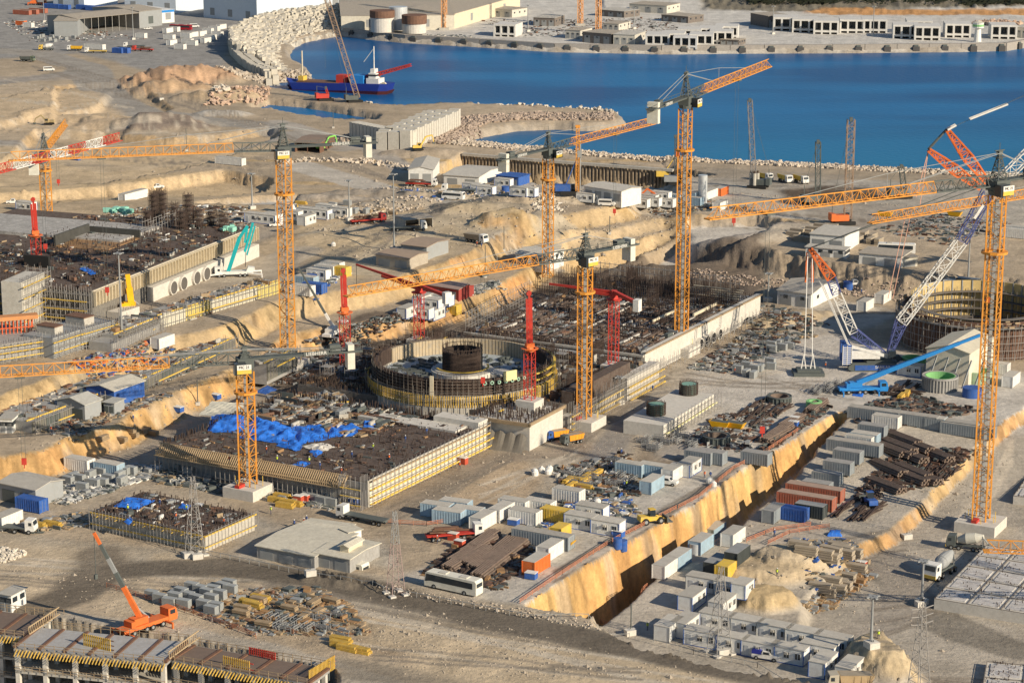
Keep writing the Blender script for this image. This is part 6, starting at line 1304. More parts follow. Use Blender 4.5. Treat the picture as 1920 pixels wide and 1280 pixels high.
    mb.build('tray_links',WHT,e)
    T(e,'','crawler crane',1640,680,own='giant blue and white crawler crane with red topped mast and twin red struts'); return e
giant()
def telecrane(base,tip,label,col,yaw,dy=0.,carrier=True,cabcol=None,w=1.3,secs=4,inner=None,z=None,hook=True,lift=1.4,dark=False):
    B=G(*base) if z is None else P(*base,z); e=empty('mobile_crane',B,yaw); t=inplane(B,*tip,dy); t.rotate(__import__('mathutils').Euler((0,0,-yaw))); cabcol=cabcol or col
    if carrier:
        mb=MB(); mb.box(-5.5,5.,-1.25,1.25,1.,1.7); mb.build('chassis',col,e); wheels(e,(-4.5,-3.1,-.2,1.2,3.6),1.05,.6,.4)
        mb=MB(); mb.prof([(4.9,.7),(6.9,.7),(7.1,1.6),(6.7,3.1),(4.9,3.1)],-1.25,1.25); c=mb.build('cab',cabcol,e); mb=MB(); mb.box(5.3,6.5,-1.28,1.28,2.,2.8); mb.build('side_window',GLS,c); mb=MB(); mb.hexa([(7.02,-1.1,1.9),(7.06,-1.1,1.9),(7.06,1.1,1.9),(7.02,1.1,1.9),(6.78,-1.1,2.9),(6.82,-1.1,2.9),(6.82,1.1,2.9),(6.78,1.1,2.9)]); mb.build('windscreen',GLS,c)
        for x in (-4.9,4.2):
            for s in (-1,1): mb=MB(); mb.beam((x,s*1.2,1.),(x,s*3.2,1.),.35); mb.beam((x,s*3.2,1.1),(x,s*3.2,0),.3); mb.build('outrigger',col,e)
    mb=MB(); mb.rbox(-1.2,0,2.4,3.2,1.9,1.3); mb.rbox(-3.2,0,2.2,1.,2.3,1.2); mb.build('slewing_house',col,e)
    f=Vector((-.8,0,2.8)); L=t-f; ins=inner or [col]*secs
    for i in range(secs):
        mb=MB(); ww=w*(1-.5*i/secs); mb.beam(f+L*(i/secs),f+L*min(1,((i+1)/secs+.03)),ww,ww*1.15); mb.build('boom_section',ins[i%len(ins)],e)
    mb=MB(); mb.cyl((1.2,0,2.2),f+L*.22-Vector((0,0,.5)),.22,8); mb.build('luffing_ram',MIDG,e)
    if hook: mb=MB(); mb.beam(t,(t.x,t.y,t.z-8),.1); mb.rbox(t.x,t.y,t.z-8.5,.6,.4,.9); mb.build('hook',GREYM,e)
    T(e,'','mobile crane',*base,'mobile cranes',own=label); return e
telecrane((1612,738),(1838,628),'bright blue telescopic crane with its boom reaching low past the beige shed',SKY,math.radians(5),w=1.05,secs=5,hook=False)
telecrane((252,585),(239,514),'yellow telescopic crane with raised boom by the western formwork wall',mat('chrome_yellow',(.9,.48,.02),.4),math.radians(15),w=1.5,secs=2,hook=False,carrier=False)
telecrane((270,1180),(176,998),'orange crane lorry with a long slanting boom beside the concrete frame',ORG,math.radians(48),w=.8,secs=6,inner=[ORG,ORG,GREYM,MIDG,GREYM,ORG])
telecrane((627,627),(560,502),'slim crane with black and white boom leaning over the cutting',WHT,math.radians(70),w=.6,secs=5,inner=[WHT,GREYM,GREYM,GREYM,GREYM],hook=False)
telecrane((68,10),(65,-10),'orange mobile crane in the port storage yard at the upper photo edge',ORG,0.,hook=False,secs=2)
def pump():
    B=G(436,518); e=empty('concrete_pump_truck',B,math.radians(8)); truckcab(e,-3.2,WHT)
    for o in e.children:
        pass
    mb=MB(); mb.box(-5,6,-1.25,1.25,.9,1.7); mb.prof([(4,1.7),(6.5,1.7),(6.5,2.6),(4.6,2.9)],-1,1); mb.build('body',WHT,e); wheels(e,(-3.8,-2.4,2.2,3.6),1.05,.55,.4)
    for x,s in ((-3,-1),(-3,1),(4.5,-1),(4.5,1)): mb=MB(); mb.beam((x,s*1.2,1.2),(x+(-5 if x<0 else 4),s*2.6,1.),.4); mb.beam((x+(-5 if x<0 else 4),s*2.6,1.),(x+(-5 if x<0 else 4),s*2.6,0),.3); mb.build('outrigger',WHT,e)
    I=lambda px,py: (lambda v:(v.rotate(__import__('mathutils').Euler((0,0,-math.radians(8)))),v)[1])(inplane(B,px,py))
    pts=[I(427,512),I(449,446),I(464,424),I(459,455)+Vector((0,0,0)),I(474,418),I(461,470)]
    for i,(a,b,w) in enumerate(((pts[0],pts[1],1.2),(pts[1],pts[2],1.0),(pts[2],pts[3],.7),(I(459,472),pts[4],.8),(I(463,478),I(478,424),.5))): mb=MB(); mb.beam(a,b,w,w*.9); mb.build('boom_section',TEAL,e)
    mb=MB(); mb.beam(I(462,440),I(460,500),.16); mb.build('delivery_hose',BLK,e); T(e,'','pump truck',436,518,own='white concrete pump truck with folded teal boom beside the western slab')
pump()
e=empty('concrete_pump_boom',G(-6,432)); mb=MB(); mb.beam((0,0,3),inplane(G(-6,432),14,440),1.1); mb.beam((0,0,4.5),inplane(G(-6,432),10,434),.6); mb.build('boom_section',TEAL,e); T(e,'','pump boom',5,432,own='end of a teal pump boom poking in at the western photo edge')
# drill rigs
def rig(base,top,label,col,mcol,yaw=.2,w=.9,headpy=None):
    B=G(*base); e=empty('drilling_rig',B); h=ZT(B,top[1])-B.z
    for s in (-1,1): mb=MB(); mb.box(-2.8,2.8,s*1.6-.4,s*1.6+.4,0,1.1); mb.build('track',BLK,e)
    mb=MB(); mb.box(-4.6,.6,-1.5,1.5,1.1,3.2); mb.build('engine_house',BLUE if col is BLUE else col,e); mb=MB(); mb.box(.7,2.2,.4,1.6,1.1,3.2); mb.build('cab',GLS,e)
    mb=MB(); mb.lattice((3,0,.3),(3,0,h),w,w,int(h/1.6),.26,.14); mb.build('mast',mcol,e); mb=MB(); mb.rbox(3,0,h,1.6,1.,1.2); mb.build('mast_head',mcol,e)
    mb=MB(); mb.cyl((3.9,0,0),(3.9,0,h*.8),.25,8); mb.rbox(3.7,0,h*.6,1.4,1.3,2.4); mb.build('drill_string',ORG if col is YELL else MIDG,e); mb=MB(); mb.beam((-1,0,3),(3,0,h*.55),.3); mb.build('stay',col,e); T(e,'','drilling rig',*base,'drilling rigs',own=label)
rig((1066,368),(1072,238),'tall orange drilling mast on a blue carrier between the shore sheds',BLUE,YEL,w=1.)
rig((1252,338),(1256,256),'short yellow drilling rig at the end of the shoreline pit',YELL,GREYM)
rig((1268,345),(1266,300),'grey drilling rig tucked behind the sea side crane mast',MIDG,GREYM)
# far tower crane masts
for i,(x0,y0,lab) in enumerate(((833,50,'far orange crane mast rising behind the silver silo'),(1088,42,'far orange crane mast among the quayside formwork, the left one of a pair'),(1122,58,'far orange crane mast among the quayside formwork, the right one of a pair'))):
    q=P(x0,y0,2); q.z=H(q.x,q.y); e=empty('tower_crane_mast',q); mb=MB(); mb.lattice((0,0,0),(0,0,42),2.4,2.4,14,.5,.25,up=GRID); mb.build('mast',mat('pale_orange',(.70,.36,.16)),e); mb=MB(); mb.rbox(0,0,.4,6,6,2); mb.build('base_block',CONC,e); T(e,'','tower crane',x0,y0,'far crane masts',own=lab)
# lamp masts, poles, pylons ------------------------------------------------------
def lampmast(px,py,top,label=None,r=.22,heads=4):
    B=G(px,py); h=ZT(B,top)-B.z; e=empty('floodlight_mast',B); mb=MB(); mb.cyl((0,0,0),(0,0,h),r*1.5,8,r2=r*.7); mb.build('pole',MIDG,e); mb=MB(); mb.rbox(0,0,.5,2,2,1.2,.5); mb.build('footing',CONL,e)
    mb=MB(); mb.cyl((0,0,h-.3),(0,0,h),.9,10); mb.build('lamp_ring',MIDG,e)
    for i in range(heads): a=i*6.28/heads+.4; mb=MB(); mb.rbox(1.1*math.cos(a),1.1*math.sin(a),h-.1,.6,.5,.25,a); mb.build('floodlight',MIDG,e)
    T(e,'tall floodlight mast','lamp mast',px,py,'floodlight masts',own=label)
for x,y,t,l in ((229,641,474,None),(739,470,326,None),(473,392,325,None),(655,414,338,None),(83,42,-5,None),(250,75,14,None),(990,60,10,None),(1189,55,14,None),(1449,64,12,None),(1637,68,12,None),(888,838,782,None),(1161,758,706,None),(1815,527,440,None),(1633,1212,1117,None),(1728,1132,1050,None),(1440,565,512,'thin lamp pole behind the wide grey roofed shed'),(1640,835-60,770,None)):
    if y-t>12: lampmast(x,y,t,l)
def pylon(px,py,top,label,m=SCAF,w=3.2,m2=None,arms=True):
    B=G(px,py); h=ZT(B,top)-B.z; e=empty('lattice_pylon',B,.5); mb=MB(); n=max(5,int(h/1.8)); mb.lattice((0,0,0),(0,0,h*.62),w,w,n//2+1,.11,.06,up=(1,0,0),w2=w*.45); mb.build('lower_frame',m,e)
    mb=MB(); mb.lattice((0,0,h*.62),(0,0,h),w*.45,w*.45,n//2,.09,.055,up=(1,0,0),w2=w*.2); mb.build('upper_frame',m2 or m,e)
    if arms:
        for k in (.78,.86,.94): mb=MB(); mb.beam((0,0,h*k),(2.4,0,h*k+.3),.14); mb.beam((0,0,h*k),(-2.4,0,h*k+.3),.14); mb.build('cross_arm',m,e)
    [MBs(lambda q,i=i,j=j:q.rbox(i*w*.5,j*w*.5,0,1.2,1.2,.7),'footing',CONL,e) for i in (-1,1) for j in (-1,1)]; T(e,'','pylon',px,py,'lattice pylons',own=label)
pylon(366,1040,893,'grey lattice pylon in front of the small dark slab',arms=False)
pylon(742,1112,958,'red and grey lattice mast beside the dark spoil cone and parked coach',m=mat('red_white_lattice',(.36,.27,.25)),m2=MIDG,w=2.8,arms=False)
pylon(1349,1222,1062,'grey lattice pylon standing over the rows of cabins',arms=False,w=3.4)
pylon(1722,1310,1130,'grey lattice pylon with cross arms by the lower photo corner',w=3.2)
for x,y,t in ((350,283,241),(371,760,712),(625,240,200),(945,470,425),(1183,1183,1132),(1185,745,700),(1143,440,405),(910,520,460)):
    B=G(x,y); h=ZT(B,t)-B.z; e=empty('thin_pole',B); mb=MB(); mb.cyl((0,0,0),(0,0,h),.14,6); mb.build('shaft',GREYM,e); mb=MB(); mb.rbox(0,0,.3,1.,1.,.8); mb.build('footing',CONL,e); T(e,'thin dark pole','pole',x,y,'thin poles')
# ---------------------------------------------------------------- buildings
PALEB=mat('port_cladding',(.66,.73,.80),.5,strip=1.,var=.04,dirt=.08)
shed('warehouse',(382,27),(482,37),(592,21),14,3,PALEB,ROOFW,'','warehouse',z=2,doors=3,own='largest white and pale blue port warehouse beside the rock breakwater',gable='short')
shed('warehouse',(234,15),(330,20),(382,6),13,3,PALEB,ROOFW,'','warehouse',z=2,doors=3,own='second pale blue port warehouse behind the open shed',gable='short')
shed('warehouse',(100,8),(158,12),(192,2),10,2,PALEB,ROOFW,'','warehouse',z=2,doors=2,own='small pale warehouse at the upper left photo corner',gable='short')
shed('warehouse',(596,12),(640,10),(600,2),6,1,PALEB,ROOFW,'','warehouse',z=2,own='low pale blue building above the breakwater',gable='short')
shed('port_shed',(102,62),(146,62),(110,48),7,1.5,GRC,TANR,'','shed',z=2,own='grey sided west end of the open port shed',doors=0)
shed('port_shed',(146,60),(262,48),(160,46),7.5,1.4,mat('steel_posts',(.4,.38,.35)),TANR,'','shed',z=2,own='open fronted port shed with slender posts and ridged tan roof',open_front=True)
shed('port_shed',(262,47),(304,42),(268,28),8,1.5,GRC,TANR,'','shed',z=2,own='grey sided east end of the open port shed',doors=1)
shed('store_building',(304,38),(327,36),(308,26),6,0,WHT,WHT,'','building',z=2,own='white box store with a blue band beside the open shed',stripe=SKY,gable='flat',doors=1)
shed('cement_hall',(640,52),(852,50),(650,15),7,2.5,BEIGE,TANR,'','hall',z=2,own='long beige cement hall with a sunlit tapering gable',doors=2,gable='long')
shed('cement_hall',(852,48),(975,12),(760,20),7,2,CREAM,TANR,'','hall',z=2,own='pale cream wing of the cement hall',doors=2)
shed('yellow_building',(690,22),(745,24),(700,8),7,1,mat('ochre_render',(.66,.50,.24)),ROOFW,'','building',z=2,own='ochre yellow plant building with pale roof',wins=3)
shed('yellow_building',(745,26),(780,20),(735,8),8,1,mat('ochre_render',(.66,.50,.24)),ROOFW,'','building',z=2,own='smaller ochre yellow plant building beside the tank tops',wins=2)
shed('open_shelter',(553,285),(600,287),(562,270),4,.8,RUST,mat('brown_roof',(.26,.19,.15),dirt=.3),'','shelter',own='brown open shelter near the green excavator',open_front=True)
shed('white_shed',(766,343),(812,343),(838,322),5,1.2,WHC,ROOFW,'','shed',own='taller of the twin white sheds below the pile wall',gable='short')
shed('white_shed',(832,346),(898,350),(925,330),3.6,.9,WHC,ROOFW,'','shed',own='lower of the twin white sheds below the pile wall',gable='long')
shed('white_shed',(1095,370),(1165,379),(1118,358),3.6,.6,WHC,ROOFW,'','shed',own='long white shed beside the orange drilling mast',gable='long',doors=4)
shed('blue_shelter',(930,346),(972,350),(938,338),3.5,0,BLUE,BLUE,'','shed',own='dark blue flat topped store between the shore cabins',gable='flat')
shed('brown_shed',(705,497),(768,505),(737,485),3.2,.6,TANR,mat('tan_brown_roof',(.38,.29,.22),dirt=.3),'','shed',own='lower brown roofed shed in the sandy field')
shed('brown_shed',(752,482),(800,488),(775,466),4,.6,GRC,mat('tan_brown_roof',(.38,.29,.22),dirt=.3),'','shed',own='upper brown roofed shed in the sandy field')
shed('red_roofed_shed',(798,552),(860,562),(812,541),3.,.8,mat('maroon_wall',(.33,.06,.05)),mat('maroon_roof',(.36,.26,.23),dirt=.3),'','shed',own='maroon walled shed beside the small camp in the cut')
shed('curved_cabins',(967,494),(1022,500),(985,478),3.,1.0,WHC,ROOFW,'','building',own='white cabins under a shallow pale roof behind the cutting',wins=4)
shed('white_cube',(1036,486),(1050,486),(1040,480),3.5,0,CREAM,CREAM,'','hut',own='little cream cube hut with one dark window by the crane mast',gable='flat',wins=1,doors=0)
shed('open_garage',(760,430),(812,425),(772,418),3,.3,CONC,TANR,'','garage',own='open grey garage among the heaps',open_front=True)
shed('wide_roofed_shed',(1457,570),(1520,578),(1500,545),4.2,1.6,WHC,mat('grey_brown_roof',(.42,.39,.34),dirt=.2,strip=1),'','shed',own='wide shed with broad grey brown roof below the rocky bank',gable='long',wins=2)
shed('white_office',(1518,468),(1583,474),(1592,455),5.2,.3,WHC,ROOFW,'','office',own='tall white corrugated office block under the crane mast',gable='flat',doors=2)
shed('white_office',(1510,480),(1585,486),(1516,474),2.9,.2,WHC,ROOFW,'','office',own='row of white offices with dark doors in front of the tall office',gable='flat',wins=4,doors=3)
shed('workshop',(1610,494),(1690,502),(1622,482),3.4,.4,WHC,TANR,'','workshop',own='low workshop with one dark opening east of the offices',gable='flat',doors=2)
shed('workshop',(1690,502),(1720,500),(1700,492),3.,.3,BEIGE,TANR,'','workshop',own='small beige annex at the end of the low workshop',gable='flat',doors=1)
# central east
shed('ribbed_shed',(1735,712),(1815,724),(1838,690),8.6,1.6,BEIGE,mat('cream_roof',(.66,.61,.48),dirt=.1),'','shed',own='beige ribbed shed with sloping ribs behind the green tank',gable='short',doors=0)
shed('grey_tin_shed',(108,780),(160,790),(130,768),4.0,1.3,GRC,mat('grey_tin_roof',(.50,.50,.46),dirt=.3,strip=1.5),'','shed',own='front grey tin shed beside the long gallery',gable='short')
shed('grey_tin_shed',(195,775),(215,778),(206,766),2.9,0,GRC,mat('grey_tin_roof',(.50,.50,.46)),'','shed',own='small cubic grey tin store between the sheds',gable='flat')
shed('blue_gabled_shed',(163,756),(215,765),(255,742),4.2,1.0,BLUE,mat('cream_grey_roof',(.58,.55,.47),dirt=.2,strip=1.5),'','shed',own='shed with pale gabled roof and bright blue end wall',gable='short')
shed('long_tin_roof',(0,938),(68,952),(85,925),4,.8,GRC,ROOFW,'','shed',own='long pale roofed tin shed at the western edge above the small slab',gable='long')
shed('white_strip_hut',(0,812),(24,812),(8,798),3.4,.2,WHC,ROOFW,'','hut',own='white hut with a band of small windows at the western photo edge',gable='flat',wins=4)
shed('corner_white_hut',(0,1140),(22,1146),(30,1128),3.2,.2,WHC,ROOFW,'','hut',own='cream sided hut above the corner of the concrete frame',gable='flat',wins=2)
# low pale roofs
PR_=mat('pale_yellow_roof',(.66,.62,.51),dirt=.25,strip=1.2)
shed('low_roofed_store',(482,1044),(590,1066),(545,1000),2.6,.5,COND,PR_,'','store',own='largest low pale roof by the haul road',gable='long',doors=3)
shed('low_roofed_store',(590,1062),(656,1074),(640,1030),2.9,.4,COND,PR_,'','store',own='second low pale roof, nearest the white gabled hut',gable='long',doors=2)
shed('low_roofed_store',(560,1010),(640,1020),(600,995),2.4,.4,COND,PR_,'','store',own='rear low pale roof beside the timber platforms',gable='long')
shed('white_gabled_hut',(638,1060),(654,1064),(684,1050),4.2,.5,CREAM,PR_,'','hut',own='white walled hut with sunlit end next to the parked coach roof',gable='short',doors=1)
shed('white_gabled_hut',(640,1018),(654,1024),(656,1008),3,.2,WHC,PR_,'','hut',own='small white hut at the back of the pale roofs',gable='flat',doors=1)
# silos, tanks ------------------------------------------------------------------
def tank(px,py,r,h,m,label,cat='silo',nm='silo',top=None,th=0,z=None,inner=None,open_=False,ribs=0):
    q=G(px,py) if z is None else P(px,py,z); e=empty(nm,q); mb=MB()
    if open_: mb.ring(0,0,0,h,r-.5,r,36)
    else: mb.cyl((0,0,-.5),(0,0,h),r,28)
    mb.build('shell',m,e)
    if top: mb=MB(); mb.cyl((0,0,h),(0,0,h+th),r*1.06,24); mb.build('top',top,e)
    if inner: mb=MB(); mb.ring(0,0,.1,h+.02,r-.75,r-.52,36); mb.cyl((0,0,-.3),(0,0,.2),r-.8,24); mb.build('lining',inner,e)
    if ribs:
        mb=MB(); [mb.beam(((r+.1)*math.cos(a*6.283/ribs),(r+.1)*math.sin(a*6.283/ribs),0),((r+.1)*math.cos(a*6.283/ribs),(r+.1)*math.sin(a*6.283/ribs),h*.92),.25) for a in range(ribs)]; mb.ring(0,0,h*.9,h+.1,r,r+.25,36); mb.build('stiffeners',m,e)
    T(e,'',cat,px,py,own=label); return e
tank(717,58,7,8,CONL,'left cement silo with brown scaffold cap',top=RUST,th=4,z=2); tank(747,54,5.5,13,mat('silver_silo',(.6,.63,.65),.4,metal=.3),'plain silver silo between two capped ones',z=2); tank(777,60,7,5,CONL,'right cement silo with rusty cage on top',top=RUST,th=5,z=2)
tank(1317,382,1.6,10,mat('silver_silo',(.6,.63,.65)),'tall slim silver silo near the shoreline trucks')
GRN2=mat('green_lining',(.22,.48,.20),.6)
tank(1762,728,4.4,3.6,COND,'big grey ring tank with green inside before the ribbed shed',cat='tank',nm='ring_tank',inner=GRN2,open_=True,ribs=36)
tank(1833,716,3.6,3.,mat('pale_green_tank',(.34,.48,.33),dirt=.2),'pale green ring tank behind the largest mast',cat='tank',nm='ring_tank',inner=GRN2,open_=True)
tank(1822,742,2.4,2.4,BLUE,'bright blue round tub beside the ribbed shed',cat='tank',nm='round_tub'); tank(1713,678,3.2,1.4,GRN2,'flat light green ring lying by the tank wall',cat='ring',nm='ring_tank',inner=GRN2,open_=True)
tank(1526,764,2.0,1.6,GRN2,'small light green tub at the end of the rock face',cat='tank',nm='round_tub',inner=GRN2,open_=True)
tank(1461,754,2.9,1.6,GREYM,'dark steel ring with ribbed inside near the yard',cat='ring',nm='steel_ring',inner=PIPE,open_=True,ribs=20); tank(1343,828,3.1,1.8,GREYM,'dark steel ring with crossbars beside the yellow skips',cat='ring',nm='steel_ring',inner=PIPE,open_=True,ribs=20)
tank(1590,543,1.5,2.2,BLUE,'blue water tank parked by the white car',cat='tank',nm='water_tank'); tank(921,360,1.3,2.2,BLUE,'left blue round tank by the shore cabins',cat='tank',nm='water_tank'); tank(948,361,1.5,2.4,BLUE,'right blue round tank by the shore cabins',cat='tank',nm='water_tank')
tank(1158,1028,.9,1.8,BLUE,'left blue water tank of a pair on the trench edge',cat='tank',nm='water_tank'); tank(1168,1024,.9,1.8,BLUE,'right blue water tank of a pair on the trench edge',cat='tank',nm='water_tank'); tank(1304,1036,1.3,2.3,mat('silver_silo',(.6,.63,.65)),'pale silver water tank beside the trench cabins',cat='tank',nm='water_tank')
tank(584,527,1.6,2.,BLUE,'blue round tank beside the blue roofed cabins',cat='tank',nm='water_tank'); tank(831,462,.8,1.6,WHT,'small white tank by the brown sheds',cat='tank',nm='water_tank')
# watch tower on the quay
q=P(1833,72,2); q.z=H(q.x,q.y); e=empty('watch_tower',q); mb=MB(); mb.cyl((0,0,0),(0,0,8),2.2,12,r2=1.7); mb.build('shaft',WHT,e); mb=MB(); mb.cyl((0,0,8),(0,0,11),3.2,16); c=mb.build('lookout',WHT,e); mb=MB(); mb.cyl((0,0,8.8),(0,0,10),3.3,16); mb.build('green_band',GRNP,c); mb=MB(); mb.cyl((0,0,11),(0,0,12.2),3.5,16,r2=.3); mb.build('roof',BEIGE,e); T(e,'','tower',1833,60,own='white watch tower with a green band on the far quay')
# ship ---------------------------------------------------------------------------
def barge():
    a=P(541,165,SEA); b=P(731,176,SEA); B=(a+b)/2; yaw=ang(a,b); L=(b-a).length; e=empty('work_barge',B,yaw); h=L/2; 
    def hull(z0,z1,in0,in1,nm,m,par):
        mb=MB(); o=[(-h,0),(-h+5,-6),(h-4,-6),(h,-3.5),(h,3.5),(h-4,6),(-h+5,6)]; mb.v=[(x+(in0 if x<0 else -in0),y,z0) for x,y in o]+[(x-(in1 if x<0 else -in1),y,z1+(1.6 if abs(x)>h-5 else 0)) for x,y in o]; n=len(o)
        mb.f=[(i,(i+1)%n,n+(i+1)%n,n+i) for i in range(n)]+[tuple(range(n,2*n)),tuple(range(n))[::-1]]; mb.m=[0]*len(mb.f); return mb.build(nm,m,par)
    hull(-1.5,.15,1.5,1,'lower_hull',mat('hull_red',(.10,.025,.025)),e); hull(.16,3.6,.4,1.2,'hull',mat('hull_blue',(.02,.045,.27),.5),e)
    mb=MB(); mb.box(-h+7,h*.45,-4.6,4.6,3.5,4.4); mb.build('hold_coaming',RUST,e)
    mb=MB(); mb.box(h*.6,h*.84,-3.4,3.4,3.6,7.5); mb.box(h*.64,h*.78,-3.,3.,7.5,10.); mb.box(h*.66,h*.74,-2,2,10.,12.); s=mb.build('wheelhouse',WHT,e); mb=MB(); mb.box(h*.63,h*.79,-3.1,3.1,8.6,9.4); mb.build('bridge_windows',GLS,s)
    mb=MB(); mb.cyl((h*.7,0,12.),(h*.7,0,23),.28,6); mb.beam((h*.7,0,22),(h*.5,0,15),.25); mb.build('mast',WHT,e)
    mb=MB(); mb.lattice((h*.25,0,5),(h*1.38,2,14.5),2.,2.,12,.5,.3,w2=1.); mb.build('crane_boom',REDM,e); mb=MB(); mb.rbox(h*.1,0,6.2,6,5,4); mb.build('crane_house',REDM,e)
    mb=MB(); mb.box(h*.3,h*.55,-3.8,3.8,4.4,8.6); mb.build('deck_machinery',SKY,e)
    mb=MB(); mb.rbox(-h+8,0,5.0,3,4,3.0); mb.build('bow_house',YELL,e); mb=MB(); mb.cyl((-h+8,0,5),(-h+8,0,19),.35,6); mb.build('fore_mast',CREAM,e)
    mb=MB(); mb.cyl((h*.93,-3.4,4.4),(h*.93,-2.2,4.4),1.6,12); mb.build('winch_drum',CREAM,e)
    T(e,'','barge',640,165,own='blue hulled work barge with white wheelhouse and red crane boom')
barge()
# stack of big concrete blocks -----------------------------------------------------
def blockstack():
    z=G(700,280).z; a=P(662,262,z); b=P(770,284,z); c=P(865,240,z); e=empty('concrete_block_stack',a); k=0
    d1=b-a; d2=c-b; bm=mat('precast_block',(.60,.57,.50),dirt=.2,rand=.0)
    L1=d1.length; n=16
    for i in range(n):
        q=d1*(i/n); mb=MB(); mb.rbox(q.x+1,q.y+2,3.4,L1/n*.86,5,8.,ang(a,b)); mb.build('block_column',bm,e)
    L2=d2.length; m=22; n2=perp(d2.normalized())
    for i in range(m):
        for j in range(3):
            q=d1+d2*((i+.5)/m)+n2*(2.5+j*(5.2))*1.; mb=MB(); mb.rbox(q.x,q.y,4-j*.3+(.5 if (i+j)%3==0 else 0),L2/m*.84,4.6,8.,ang(b,c)); mb.build('block_column',bm,e)
    T(e,'','block stack',760,250,own='tight stack of tall pale concrete blocks on the shore spit')
blockstack()
# ---------------------------------------------------------------- rocks: armour and shore rubble (nobody could count them)
def rocks(label,m,line,w,n,size,z=None,zoff=0,boxy=False,sink=.3,nm='shore_rocks'):
    pts=[P(x,y,SEA if z is None else z) for x,y in line]; mb=MB(); seg=[(a,b,(b-a).length) for a,b in zip(pts,pts[1:])]; tot=sum(s[2] for s in seg)
    for i in range(n):
        t=R()*tot
        for a,b,l in seg:
            if t<=l: break
            t-=l
        d=(b-a)/l; q=a+d*t+perp(d)*U_(-w/2,w/2); zz=H(q.x,q.y)
        if zz<SEA-2: continue
        r=U_(*size); k=len(mb.v)
        if boxy: mb.rbox(q.x,q.y,zz+r*.3,r*1.6,r*1.1,r,ang(a,b)+U_(-.6,.6),0,U_(-.4,.4))
        else:
            o=[Vector((U_(.6,1.2)*r*x,U_(.6,1.2)*r*y,U_(.6,1.1)*r*z_)) for x,y,z_ in ((1,0,0),(0,1,0),(-1,0,0),(0,-1,0),(0,0,1),(0,0,-1))]; a_=R()*6
            for p in o: p.rotate(__import__('mathutils').Euler((R(),R(),a_))); mb.v.append((q.x+p.x,q.y+p.y,zz+r*sink+p.z))
            for f in ((0,1,4),(1,2,4),(2,3,4),(3,0,4),(1,0,5),(2,1,5),(3,2,5),(0,3,5)): mb.f.append(tuple(k+g for g in f)); mb.m.append(0)
    o=mb.build(nm,m); o['label']=label; o['kind']='stuff'
rocks('reddish rubble along the sandy spit',mat('spit_rock',(.40,.32,.26),.9,var=.45,scale=.5),[(795,275),(830,262),(880,240),(960,232),(1060,232),(1150,232)],20,2600,(.6,1.4))
rocks('grey rubble revetment along the near shore',ROCKM,[(850,280),(980,291),(1100,300),(1240,312),(1400,322),(1560,333),(1700,345),(1960,362)],14,3200,(.5,1.1))
rocks('reddish rubble round the inner bay',mat('spit_rock',(.4,.32,.26)),[(640,272),(740,280),(800,282),(850,268),(890,256)],16,700,(.7,1.6))
rocks('pale rubble on the seaward side of the spit',mat('pale_rock',(.62,.56,.47),var=.2),[(690,204),(780,197),(840,200),(900,203),(1100,215),(1155,222)],6,420,(.6,1.4))
rocks('boulders along the harbour embankment',ROCKM,[(425,150),(470,162),(520,155),(575,147)],16,420,(.9,2.))
rocks('boulders beside the inner pond',ROCKR,[(400,210),(450,190),(480,178),(470,205)],14,240,(.9,1.9)); rocks('pale boulders in a small heap',mat('pale_rock',(.62,.56,.47)),[(402,178),(424,176)],9,60,(.9,1.9),z=2)
rocks('rock spoil at the foot of the pit road',ROCKM,[(520,300),(600,296),(700,300),(800,318)],8,180,(.6,1.3),z=1)
rocks('boulders at the foot of the quarry slope',ROCKR,[(1850,42),(1890,38)],20,160,(1.2,2.6),z=2); rocks('broken rock on the grey heaps',mat('pale_rock',(.62,.56,.47)),[(960,408),(1010,402),(1030,430)],9,260,(.4,1.),z=4)
rocks('rubble along the shadowed bank',mat('spit_rock',(.4,.32,.26)),[(1290,500),(1400,515),(1560,530),(1720,548),(1900,565)],12,700,(.25,.7),z=2)
rocks('rubble on the yard behind the pile wall',ROCKM,[(640,440),(720,420),(800,400)],18,260,(.3,.9),z=5); rocks('loose rubble north of the road',ROCKM,[(640,360),(700,370),(860,392),(1000,400)],10,300,(.3,.9),z=3)
rocks('broken stone near the roadside',ROCKM,[(700,1098),(860,1128),(1000,1152),(1200,1188)],4,260,(.12,.4),z=0); rocks('broken stone by the corner',mat('pale_rock',(.62,.56,.47)),[(-20,1035),(30,1048)],7,220,(.3,.7),z=0)
